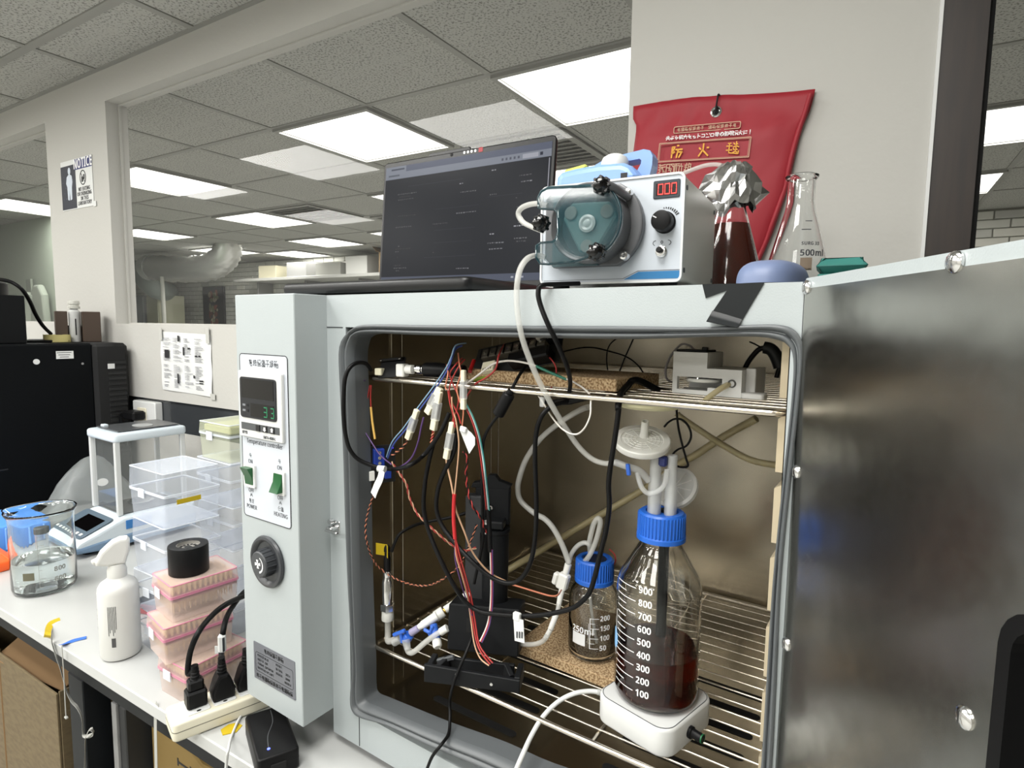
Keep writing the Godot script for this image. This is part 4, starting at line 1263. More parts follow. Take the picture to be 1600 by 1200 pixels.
func beaker():
	var c := Vector3(-1.712, 0.802, -0.516)
	var o := thing("glass_beaker", "large spouted glass beaker half full of clear water near the bench edge", "beaker", X(c))
	var g := MB.new()
	var n := 48
	var prof := [Vector2(0.0005, 0.0015), Vector2(0.056, 0.0015), Vector2(0.062, 0.005), Vector2(0.0645, 0.014), Vector2(0.0645, 0.170), Vector2(0.0655, 0.184), Vector2(0.0705, 0.193), Vector2(0.0715, 0.1965), Vector2(0.070, 0.198), Vector2(0.068, 0.196), Vector2(0.0635, 0.186), Vector2(0.0625, 0.170), Vector2(0.0625, 0.014), Vector2(0.060, 0.008), Vector2(0.0005, 0.0045)]
	var rings := []
	var sp := deg_to_rad(122)
	for p: Vector2 in prof:
		var ring := []
		for k in n:
			var a := TAU * k / n
			var d := absf(wrapf(a - sp, -PI, PI))
			var k2 := smoothstep(0.55, 0.0, d) * smoothstep(0.165, 0.197, p.y)
			var r := p.x + k2 * 0.020
			ring.append(Vector3(sin(a) * r, p.y - k2 * 0.003, cos(a) * r).rotated(Vector3.UP, PI))
		rings.append(ring)
	g.smooth()
	for i in rings.size() - 1:
		if i in [1]:
			pass
		for k in n:
			var m := (k + 1) % n
			g.quad(rings[i][k], rings[i][m], rings[i + 1][m], rings[i + 1][k])
	part("glass_wall", g, solid_glass("beaker_glass", Color(0.97, 0.985, 0.98, 0.0), 0.047), o)
	var w := MB.new().lathe([Vector2(0, 0.0045), Vector2(0.0595, 0.0082), Vector2(0.0621, 0.0145), Vector2(0.0621, 0.079), Vector2(0.0605, 0.0778), Vector2(0, 0.0775)], Transform3D(), 48)
	part("water", w, solid_glass("water", Color(0.97, 0.985, 0.99, 0.0), 0.033), o)
	var mk := MB.new()
	bent_bar(mk, 0.0648, 0.62, 0.98, 0.044, 0.062)
	part("write_on_patch", mk, mat("patch_grey", Color(0.36, 0.35, 0.28), 0.7), o)
	var gr := MB.new()
	for k in 7:
		bent_bar(gr, 0.0648, 1.12, 1.30 if k % 2 else 1.22, 0.025 + 0.02 * k, 0.0258 + 0.02 * k)
	bent_bar(gr, 0.0648, 1.115, 1.125, 0.025, 0.15)
	part("graduations", gr, mat("enamel_grey", Color(0.5, 0.5, 0.48), 0.6), o)
	bent_text("800", 0.011, 0.0648, 1.55, 0.062, mats.enamel_grey, o)
	bent_text("600", 0.011, 0.0648, 1.55, 0.038, mats.enamel_grey, o)
	# racks at the far left, behind the beaker
	var br := thing("blue_rack", "translucent blue tube rack at the left edge of the bench behind the beaker", "rack", X(Vector3(-2.17, 0.802, -0.52)))
	var blm := mat("rack_blue", Color(0.36, 0.60, 0.92), 0.35)
	part("shell", MB.new().prism(rrect(0.20, 0.26, 0.008, 3), 0, 0.072, X(Vector3.ZERO, Vector3(-90, 0, 0)), 0.004, 2), blm, br)
	for k in 6:
		part("rib", MB.new().box(Vector3(0.102, 0.036, -0.11 + 0.044 * k), Vector3(0.005, 0.062, 0.006), 0.002), mat("rack_blue_light", Color(0.48, 0.70, 0.95), 0.4), br)
	var orr := thing("orange_rack", "flat orange rack lying in front of the blue rack at the left edge", "rack", X(Vector3(-1.98, 0.802, -0.455)))
	part("tray", MB.new().prism(rrect(0.15, 0.13, 0.006, 3), 0, 0.026, X(Vector3.ZERO, Vector3(-90, 0, 0)), 0.004, 2), mat("rack_orange", Color(0.95, 0.38, 0.14), 0.45), orr)
	for k in 5:
		part("rib", MB.new().box(Vector3(0.0, 0.027, -0.05 + 0.025 * k), Vector3(0.14, 0.004, 0.006), 0.001), mats.rack_orange, orr)
	var vs := thing("clear_vial", "short clear vial with a dark cap standing between the beaker and the balance", "vial", X(Vector3(-1.915, 0.802, -0.575)))
	part("body", MB.new().lathe([Vector2(0, 0), Vector2(0.016, 0), Vector2(0.017, 0.002), Vector2(0.017, 0.075), Vector2(0, 0.076)], Transform3D(), 24), glass("vial_glass", Color(0.8, 0.82, 0.82, 0.3), 0.05), vs)
	part("cap", MB.new().lathe([Vector2(0, 0.076), Vector2(0.019, 0.076), Vector2(0.019, 0.092), Vector2(0.017, 0.094), Vector2(0, 0.094)], Transform3D(), 24), mats.grey_plastic, vs)


func soap_bottle():
	var o := thing("spray_bottle", "white plastic bottle with a white trigger head and small black print", "bottle", X(Vector3(-1.243, 0.802, -0.488), Vector3(0, -22, 0)))
	var wp := mat("bottle_white", Color(0.80, 0.80, 0.785), 0.4)
	part("body", MB.new().lathe([Vector2(0, 0.001), Vector2(0.026, 0), Vector2(0.032, 0.003), Vector2(0.0345, 0.010), Vector2(0.0345, 0.132), Vector2(0.0335, 0.140), Vector2(0.029, 0.148), Vector2(0.020, 0.154), Vector2(0.017, 0.158), Vector2(0, 0.158)], Transform3D(), 40), wp, o)
	part("collar", MB.new().lathe([Vector2(0, 0.152), Vector2(0.0165, 0.152), Vector2(0.0165, 0.172), Vector2(0.0145, 0.178), Vector2(0.0135, 0.184), Vector2(0, 0.184)], Transform3D(), 28), wp, o)
	var hx := Transform3D(Basis(Vector3(0.36, 0, -0.93), Vector3(0, 1, 0), Vector3(0.93, 0, 0.36)), Vector3.ZERO)
	hx = X(Vector3.ZERO, Vector3(0, 22, 0)) * hx
	part("trigger_head", MB.new().prism([Vector2(-0.015, 0.183), Vector2(0.015, 0.183), Vector2(0.017, 0.192), Vector2(0.022, 0.207), Vector2(0.023, 0.228), Vector2(0.019, 0.234), Vector2(0.007, 0.2345), Vector2(-0.006, 0.230), Vector2(-0.025, 0.213), Vector2(-0.034, 0.195), Vector2(-0.033, 0.188)], -0.0125, 0.0125, hx, 0.006, 3), wp, o)
	part("nozzle", MB.new().cyl(hx * Vector3(-0.028, 0.197, 0), hx * Vector3(-0.038, 0.192, 0), 0.0055, 14, 0.006, 0.001), wp, o)
	var pr := MB.new()
	for k in 6:
		bent_bar(pr, 0.0346, 1.02 + k * 0.075, 1.02 + k * 0.075 + 0.03, 0.055 + (k % 3) * 0.006, 0.112)
	bent_bar(pr, 0.0346, 1.16, 1.36, 0.032, 0.050)
	for k in 3:
		bent_bar(pr, 0.0346, -0.1, 0.12, 0.098 - k * 0.006 - (0.006 if k else 0.0), 0.100 - k * 0.006 - (0.006 if k else 0.0))
	bent_bar(pr, 0.0346, -0.05, 0.06, 0.060, 0.066)
	part("print", pr, mat("print_dark", Color(0.28, 0.28, 0.28), 0.7), o)


func tip_box(label: String, at: Transform3D, w: float, l: float, h: float, lid: float, wall: Material, group: String) -> Node3D:
	var t := thing("tip_box", label, "box", at, group)
	var flat_ := X(Vector3.ZERO, Vector3(-90, 0, 0))
	var b := MB.new()
	# body tapers a little towards the foot; a lid sits on the rim
	var lo := rrect(w * 0.92, l * 0.93, 0.004, 3)
	var hi := rrect(w * 0.97, l * 0.975, 0.004, 3)
	var up := func(p: Array, y: float) -> Array: return p.map(func(v): return Vector3(v.x, y, -v.y))
	b.smooth()
	b.skin(up.call(lo, 0.001), up.call(hi, h - lid))
	b.prism(lo, 0.0, 0.0015, flat_)
	part("body", b, wall, t)
	var ld := MB.new().smooth()
	var rim := rrect(w, l, 0.005, 3)
	var top := rrect(w * 0.965, l * 0.97, 0.004, 3)
	ld.skin(up.call(rim, h - lid), up.call(top, h - 0.003))
	ld.smooth()
	ld.skin(up.call(top, h - 0.003), up.call(rrect(w * 0.94, l * 0.955, 0.004, 3), h))
	ld.flat()
	ld.prism(rrect(w * 0.94, l * 0.955, 0.004, 3), h - 0.001, h, flat_)
	part("lid", ld, wall, t)
	var rm := MB.new().smooth()
	rm.skin(up.call(rim, h - lid - 0.003), up.call(rim, h - lid + 0.0015))
	rm.frame(rim, rrect(w * 0.95, l * 0.96, 0.004, 3), h - lid + 0.0005, h - lid + 0.0015, flat_)
	part("rim", rm, mats.get("rim_pink" if wall.resource_name == "rosy_box" else "rim_clear"), t)
	var ed := MB.new()
	var loop: Array = up.call(rrect(w * 0.955, l * 0.963, 0.004, 3), h - 0.001)
	loop.append(loop[0])
	ed.tube(loop, 0.0012, 6, 1, false)
	part("lid_edge", ed, mats.get("rim_pink" if wall.resource_name == "rosy_box" else "rim_clear"), t)
	part("latch", MB.new().box(Vector3(-w * 0.1, h - lid - 0.004, l / 2 + 0.002), Vector3(0.022, 0.018, 0.002), 0.0008), mats.get("rim_clear"), t)
	return t


func tip_boxes():
	var clear := mat("clear_box", Color(0.80, 0.83, 0.88, 0.26), 0.3)
	clear.transparency = BaseMaterial3D.TRANSPARENCY_ALPHA
	clear.cull_mode = BaseMaterial3D.CULL_DISABLED
	var rc := mat("rim_clear", Color(0.90, 0.92, 0.95, 0.6), 0.3)
	rc.transparency = BaseMaterial3D.TRANSPARENCY_ALPHA
	var rp2 := mat("rim_pink", Color(0.86, 0.55, 0.66, 0.7), 0.3)
	rp2.transparency = BaseMaterial3D.TRANSPARENCY_ALPHA
	var rosy := mat("rosy_box", Color(0.89, 0.81, 0.77, 0.36), 0.3)
	rosy.transparency = BaseMaterial3D.TRANSPARENCY_ALPHA
	rosy.cull_mode = BaseMaterial3D.CULL_DISABLED
	var yel := mat("yellow_box", Color(0.82, 0.84, 0.74, 0.32), 0.3)
	yel.transparency = BaseMaterial3D.TRANSPARENCY_ALPHA
	yel.cull_mode = BaseMaterial3D.CULL_DISABLED
	var y := 0.802
	var labels := ["bottom clear plastic box of the front clear stack behind the white bottle", "second lowest clear box of the front stack, behind the pink-banded boxes", "clear box with blue tape label, second from top of the front stack", "clear plastic box with a yellow tape label, top of the front clear stack"]
	var hs := [0.080, 0.080, 0.1035, 0.1035]
	for k in 4:
		var t := tip_box(labels[k], X(Vector3(-1.193, y, -0.578), Vector3(0, [-3, 3, -1, 1][k], 0)), 0.136, 0.110, hs[k], hs[k] * 0.42, clear, "clear boxes in the front stack")
		if k >= 2:
			part("label_strip", MB.new().box(Vector3(0.0655, hs[k] * 0.44, 0.008), Vector3(0.0008, 0.009, 0.046)), mats.yellow_tape if k == 3 else mat("label_blue", Color(0.12, 0.28, 0.60), 0.5), t)
		y += hs[k] + 0.0004
	y = 0.802
	hs = [0.09, 0.09, 0.09, 0.0915]
	labels = ["bottom clear plastic box of the rear clear stack next to the oven column", "second lowest clear plastic box of the rear clear stack next to the oven column", "third clear plastic box of the rear clear stack, with a teal corner label", "top clear plastic box of the rear clear stack, under the yellowish box"]
	for k in 4:
		var t := tip_box(labels[k], X(Vector3(-1.190, y, -0.712), Vector3(0, [1, -1, 1, -1][k], 0)), 0.136, 0.118, hs[k], hs[k] * 0.4, clear, "clear boxes in the rear stack")
		if k == 2:
			part("label_strip", MB.new().box(Vector3(0.0655, 0.078, -0.02), Vector3(0.0008, 0.018, 0.03)), mat("label_teal_tag", Color(0.20, 0.45, 0.50), 0.5), t)
		y += hs[k] + 0.0004
	var yt := tip_box("yellowish lidded box with a white latch, set on the rear clear stack", X(Vector3(-1.188, y, -0.708)), 0.118, 0.104, 0.078, 0.024, yel, "")
	part("tip_rack", MB.new().box(Vector3(0, 0.050, 0), Vector3(0.108, 0.008, 0.095), 0.002), mats.grey_plastic, yt)
	part("tip_block", MB.new().box(Vector3(0, 0.064, 0), Vector3(0.10, 0.014, 0.088), 0.002), mat("tip_yellow", Color(0.66, 0.66, 0.47), 0.6), yt)
	# boxes of beige tips with magenta racks
	var mag := mat("rack_magenta", Color(0.52, 0.22, 0.36), 0.5)
	var tipm := mat("tip_beige", Color(0.88, 0.76, 0.60), 0.6)
	var cone := MB.new().lathe([Vector2(0.0006, -0.030), Vector2(0.0022, 0.0), Vector2(0.0030, 0.012), Vector2(0.0030, 0.019), Vector2(0, 0.019)], Transform3D(), 8).done()
	y = 0.802
	var pos := [Vector3(-1.0225, 0, -0.5325), Vector3(-1.048, 0, -0.525), Vector3(-1.056, 0, -0.541)]
	labels = ["bottom box of beige pipette tips with a magenta band, beside the power strip", "middle box of beige pipette tips with a magenta band, shifted to the left", "top box of beige pipette tips, under the black tape roll"]
	for k in 3:
		var p: Vector3 = pos[k]
		p.y = y
		var t := tip_box(labels[k], X(p, Vector3(0, [3, -8, -6][k], 0)), 0.090, 0.118, 0.066, 0.021, rosy, "boxes of beige pipette tips")
		part("tip_rack", MB.new().box(Vector3(0, 0.040, 0), Vector3(0.0845, 0.0095, 0.1115), 0.001), mag, t)
		var mm := MultiMesh.new()
		mm.transform_format = MultiMesh.TRANSFORM_3D
		mm.mesh = cone
		mm.instance_count = 96
		for i in 96:
			mm.set_instance_transform(i, X(Vector3(-0.0315 + 0.009 * (i % 8), 0.042, -0.0495 + 0.009 * (i / 8))))
		var mi := MultiMeshInstance3D.new()
		mi.name = "pipette_tips"
		mi.multimesh = mm
		mi.material_override = tipm
		mi.set_meta("kind", "stuff")
		t.add_child(mi, true)
		y += 0.0664
	var r := thing("tape_roll", "roll of wide black tape with a printed core on the top tip box", "tape", X(Vector3(-1.060, y + 0.0002, -0.532)))
	part("roll", MB.new().lathe([Vector2(0.0195, 0), Vector2(0.0325, 0), Vector2(0.033, 0.001), Vector2(0.033, 0.049), Vector2(0.0325, 0.05), Vector2(0.0195, 0.05), Vector2(0.0195, 0)], Transform3D(), 48), mats.black_plastic, r)
	part("core", MB.new().lathe([Vector2(0, 0.044), Vector2(0.0193, 0.044), Vector2(0.0193, 0.0495), Vector2(0.0185, 0.0495)], Transform3D(), 32), mat("core_grey", Color(0.55, 0.54, 0.52), 0.6), r)
	var cp := MB.new()
	for k in 14:
		var a := TAU * k / 14
		cp.box(Vector3(cos(a) * 0.013, 0.0446, sin(a) * 0.013), Vector3(0.0048, 0.0006, 0.0034), 0, Basis(Vector3.UP, -a))
	cp.box(Vector3(0, 0.0446, 0), Vector3(0.014, 0.0006, 0.010))
	part("core_print", cp, mats.ink, r)
	var rp := thing("red_packet", "red and black printed packet lying behind the white trigger bottle", "packet", X(Vector3(-1.372, 0.802, -0.62), Vector3(0, 20, 0)))
	part("packet", MB.new().box(Vector3(0, 0.012, 0), Vector3(0.09, 0.024, 0.06), 0.003), mat("packet_red", Color(0.65, 0.08, 0.10), 0.5), rp)
	part("cover", MB.new().box(Vector3(0, 0.0255, 0.004), Vector3(0.088, 0.003, 0.05), 0.001), mats.black_plastic, rp)


func plug(at: Transform3D, label: String, kind: int, lead: Array):
	var t := thing("power_plug", label, "plug", at, "plugs in the power strip")
	if kind == 0:
		part("body", MB.new().box(Vector3(0, 0.014, 0), Vector3(0.030, 0.028, 0.026), 0.003), mats.black_plastic, t)
		part("neck", MB.new().box(Vector3(0, 0.036, 0), Vector3(0.023, 0.018, 0.019), 0.003), mats.black_plastic, t)
	else:
		part("body", MB.new().prism([Vector2(-0.016, 0), Vector2(0.016, 0), Vector2(0.018, 0.014), Vector2(0.012, 0.032), Vector2(0.007, 0.042), Vector2(-0.007, 0.042), Vector2(-0.012, 0.032), Vector2(-0.018, 0.014)], -0.014, 0.014, Transform3D(), 0.004, 2), mats.black_plastic, t)
	var rl := MB.new()
	for k in 5:
		rl.lathe([Vector2(0, 0.042 + k * 0.005), Vector2(0.0078 - k * 0.0006, 0.042 + k * 0.005), Vector2(0.0078 - k * 0.0006, 0.0455 + k * 0.005), Vector2(0.0055, 0.047 + k * 0.005), Vector2(0, 0.047 + k * 0.005)], Transform3D(), 14)
	part("strain_relief", rl, mats.black_rubber, t)
	var pts := [at * Vector3(0, 0.06, 0)] + lead
	part("lead", MB.new().tube(pts, 0.0046, 10, 8), mats.black_rubber, t, at.affine_inverse())


func power_things():
	var ax := Vector3(-0.909, 0.802, -0.503)
	var xf := X(ax, Vector3(0, -16, 0))
	var s := thing("power_strip", "cream white power strip lying across the bench edge with three black plugs", "power strip", xf)
	var cr: StandardMaterial3D = mats.cream_plastic
	part("body", MB.new().prism(rrect(0.062, 0.160, 0.008, 4), 0.001, 0.031, X(Vector3.ZERO, Vector3(-90, 0, 0)), 0.004, 3), cr, s)
	part("joint", MB.new().frame(rrect(0.0626, 0.1606, 0.008, 4), rrect(0.0600, 0.1580, 0.008, 4), 0.0165, 0.0175, X(Vector3.ZERO, Vector3(-90, 0, 0))), mat("joint_shadow", Color(0.40, 0.39, 0.34), 0.7), s)
	for k in 3:
		var z := 0.040 - 0.039 * k
		part("socket_face", MB.new().prism(move(rrect(0.042, 0.034, 0.003, 3), Vector2(0, -z)), 0.031, 0.0325, X(Vector3.ZERO, Vector3(-90, 0, 0)), 0.0008), mats.white_plastic, s)
		part("socket_shutter", MB.new().box(Vector3(-0.022, 0.0323, z), Vector3(0.012, 0.0015, 0.026), 0.0005), mat("shutter_brown", Color(0.13, 0.07, 0.06), 0.4), s)
		part("socket_hole", MB.new().prism(ellipse(0.0022, 0.0034, 12), 0.0322, 0.0328, X(Vector3(0.017, 0, z), Vector3(-90, 0, 0))), mats.dark_hole, s)
	plug(xf * X(Vector3(-0.002, 0.0325, 0.040), Vector3(0, 90, 0)), "black square plug nearest the bench edge in the power strip", 0, [Vector3(-0.9328, 0.8865, -0.4599), Vector3(-0.931, 0.9202, -0.4634), Vector3(-0.9257, 0.9496, -0.4741), Vector3(-0.9437, 0.9586, -0.5044), Vector3(-0.9584, 0.9626, -0.5398), Vector3(-0.9933, 0.9477, -0.5991), Vector3(-1.0225, 0.934, -0.6656)])
	plug(xf * X(Vector3(0.001, 0.0325, 0.001), Vector3(0, 90, 0)), "black rounded plug with a white cord tag in the middle of the power strip", 1, [Vector3(-0.9407, 0.8902, -0.5202), Vector3(-0.9399, 0.9127, -0.5217), Vector3(-0.9387, 0.9292, -0.5238), Vector3(-0.9496, 0.9405, -0.5351), Vector3(-0.9709, 0.9458, -0.5583), Vector3(-1.0012, 0.9531, -0.6054), Vector3(-1.0156, 0.9649, -0.676)])
	plug(xf * X(Vector3(-0.002, 0.0325, -0.038), Vector3(0, 90, 0)), "black plug at the far end of the power strip, half hidden by the oven column", 1, [Vector3(-0.9578, 0.8621, -0.5805), Vector3(-0.955, 0.9034, -0.5851), Vector3(-0.9448, 0.9481, -0.6014), Vector3(-0.9926, 0.9582, -0.6743)])
	var tg := thing("cord_tag", "white printed tag wrapped round a black power cord above the strip", "tag", X(Vector3(-0.9383, 0.908, -0.5205)))
	part("sleeve", MB.new().box(Vector3(0, 0, 0), Vector3(0.0125, 0.034, 0.0125), 0.004), mats.white_plastic, tg)
	part("print", MB.new().box(Vector3(0.0064, 0, 0.001), Vector3(0.0004, 0.024, 0.004)), mats.grey_ink, tg)
	part("tail", MB.new().box(Vector3(-0.007, -0.012, 0.005), Vector3(0.008, 0.014, 0.001), 0.0004, Basis(Vector3.UP, 0.6)), mats.white_plastic, tg)
	# laptop style power brick
	var ad := thing("power_adapter", "black power adapter brick with a small blue light under the oven column", "adapter", X(Vector3(-0.768, 0.802, -0.497), Vector3(0, -24, 0)))
	part("case", MB.new().prism(rrect(0.118, 0.058, 0.006, 4), 0.0005, 0.033, X(Vector3.ZERO, Vector3(-90, 0, 0)), 0.004, 3), mat("adapter_black", Color(0.06, 0.06, 0.064), 0.4), ad)
	(mats.adapter_black as StandardMaterial3D).metallic_specular = 0.3
	part("joint", MB.new().frame(rrect(0.1183, 0.0583, 0.006, 4), rrect(0.116, 0.056, 0.006, 4), 0.0168, 0.0176, X(Vector3.ZERO, Vector3(-90, 0, 0))), mats.dark_hole, ad)
	part("groove", MB.new().tube([Vector3(-0.05, 0.0331, -0.008), Vector3(-0.02, 0.0331, -0.006), Vector3(0.01, 0.0331, 0.006), Vector3(0.038, 0.0331, 0.010)], 0.0007, 6, 6), mats.grey_plastic, ad)
	part("indicator_light", MB.new().prism(ellipse(0.0022, 0.0022, 12), 0.033, 0.0337, X(Vector3(0.040, 0, 0.0102), Vector3(-90, 0, 0))), glow("blue_led", Color(0.35, 0.4, 1.0), 3.0), ad)
	part("socket", MB.new().box(Vector3(0.0595, 0.014, 0), Vector3(0.003, 0.014, 0.022), 0.001), mats.dark_hole, ad)
	wire("white_cable", "thin white cable looping over the bench edge below the power strip", "cable", [Vector3(-0.8709, 0.83, -0.5355), Vector3(-0.8989, 0.806, -0.543), Vector3(-0.884, 0.806, -0.5245), Vector3(-0.8686, 0.806, -0.5038), Vector3(-0.8429, 0.806, -0.4776)] + [Vector3(-0.7859, 0.833, -0.4399), Vector3(-0.7917, 0.8106, -0.4396), Vector3(-0.7969, 0.773, -0.4393), Vector3(-0.804, 0.7031, -0.439)], 0.0022, mats.white_plastic)


func on_top():
	laptop()
	pump_unit()
	blue_jug()
	fire_bag()
	flasks()
	small_top_things()


func laptop():
	var dark := mat("laptop_grey", Color(0.055, 0.058, 0.065), 0.4, 0.2)
	var t := thing("laptop", "open dark grey laptop with a dark web page, standing on the oven", "laptop", X(Vector3(-0.643, 1.4918, -0.68), Vector3(0, 1.5, 0)))
	part("base", MB.new().prism(rrect(0.357, 0.235, 0.012, 4), 0.002, 0.0185, X(Vector3(0.012, 0, 0.0), Vector3(-90, 0, 0)), 0.005, 2), dark, t)
	for k in 2:
		part("rubber_foot", MB.new().box(Vector3(0.012, 0.0012, 0.09 - 0.18 * k), Vector3(0.28, 0.0024, 0.01), 0.001), mats.black_rubber, t)
	part("hinge", MB.new().cyl(Vector3(-0.09, 0.0205, -0.105), Vector3(0.115, 0.0205, -0.105), 0.006, 14), dark, t)
	var lx := X(Vector3(0.0, 0.0215, -0.100), Vector3(-4, 0, 0)) * X(Vector3(0, 0, 0), Vector3(0, 0, -0.6))
	part("lid", MB.new().prism(move(rrect(0.357, 0.229, 0.008, 4), Vector2(0, 0.1145)), -0.007, 0.0, lx, 0.002, 2), dark, t)
	part("camera_bar", MB.new().prism([Vector2(-0.075, 0.226), Vector2(0.018, 0.226), Vector2(0.014, 0.2335), Vector2(-0.071, 0.2335)], -0.006, -0.0005, lx, 0.0008), dark, t)
	var lens := part("camera_lens", MB.new().prism(move(ellipse(0.0028, 0.0028, 14), Vector2(-0.022, 0.2245)), 0, 0.0004, lx), mats.dark_hole, t)
	lens.set_meta("label", "webcam lens")
	var stick := MB.new()
	for k in 4:
		stick.prism(move(rrect(0.004, 0.0045, 0.0015, 2), Vector2(0.005 + 0.0075 * k, 0.2245)), 0, 0.0004, lx)
	part("bezel_marks", stick, mats.white_ink, t)
	part("bezel_label", MB.new().prism(move(rrect(0.0085, 0.0075, 0.001, 2), Vector2(0.0385, 0.2248)), 0, 0.0004, lx), mat("bezel_red", Color(0.55, 0.10, 0.14), 0.5), t)
	# the screen shows a browser with a dark page; it is lit, so it glows a little
	var w := 680
	var h := 430
	var im := Image.create(w, h, false, Image.FORMAT_RGB8)
	im.fill(Color(0.105, 0.115, 0.145))
	im.fill_rect(Rect2i(0, 0, w, 22), Color(0.34, 0.36, 0.42))
	im.fill_rect(Rect2i(0, 22, w, 24), Color(0.47, 0.49, 0.53))
	im.fill_rect(Rect2i(0, 0, 96, 22), Color(0.47, 0.49, 0.53))
	im.fill_rect(Rect2i(0, h - 24, w, 24), Color(0.30, 0.32, 0.38))
	var rng := RandomNumberGenerator.new()
	rng.seed = 11
	for k in 7:
		im.fill_rect(Rect2i(20 + k * 14, h - 15, 8, 8), Color(0.14, 0.15, 0.19))
	for k in 3:
		im.fill_rect(Rect2i(560 + k * 18, h - 15, 10, 6), Color(0.62, 0.63, 0.67))
	im.fill_rect(Rect2i(26, 8, 62, 6), Color(0.26, 0.28, 0.33))
	im.fill_rect(Rect2i(14, 30, 52, 6), Color(0.32, 0.34, 0.38))
	for k in 5:
		im.fill_rect(Rect2i(500 + k * 15, 30, 7, 8), Color(0.30, 0.31, 0.36))
	im.fill_rect(Rect2i(578, 27, 56, 14), Color(0.60, 0.61, 0.65))
	im.fill_rect(Rect2i(640, 28, 10, 10), Color(0.16, 0.17, 0.22))
	im.fill_rect(Rect2i(w - 8, 50, 3, 120), Color(0.60, 0.60, 0.64))
	for row in 34:
		var yy := 62 + row * 10
		for c in [[60, 150], [230, 330], [330, 410], [455, 520], [560, 610]]:
			if rng.randf() < 0.20:
				var x0: int = c[0] + rng.randi() % 20
				var br := rng.randf_range(0.20, 0.62) if c[0] > 300 else rng.randf_range(0.16, 0.34)
				var x := x0
				while x < c[1] and rng.randf() < 0.85:
					var l := rng.randi_range(2, 9)
					im.fill_rect(Rect2i(x, yy, l, 3 + (rng.randi() % 2)), Color(br, br, br * 1.04))
					x += l + 3
	for r in [[110, 78, 240], [240, 172, 180], [240, 246, 170], [240, 290, 160], [200, 340, 220], [455, 150, 130]]:
		im.fill_rect(Rect2i(r[0], r[1], r[2], 1), Color(0.20, 0.21, 0.25))
	var sm := mat("screen_page", Color(0.25, 0.25, 0.25), 0.28)
	sm.metallic_specular = 0.22
	sm.albedo_texture = ImageTexture.create_from_image(im)
	sm.emission_enabled = true
	sm.emission_texture = sm.albedo_texture
	sm.emission = Color.WHITE
	sm.emission_operator = BaseMaterial3D.EMISSION_OP_MULTIPLY
	sm.emission_energy_multiplier = 0.95
	var q := MB.new()
	q.uvquad(lx * Vector3(-0.1725, 0.010, 0.0005), lx * Vector3(0.1725, 0.010, 0.0005), lx * Vector3(0.1725, 0.2195, 0.0005), lx * Vector3(-0.1725, 0.2195, 0.0005))
	part("screen", q, sm, t)


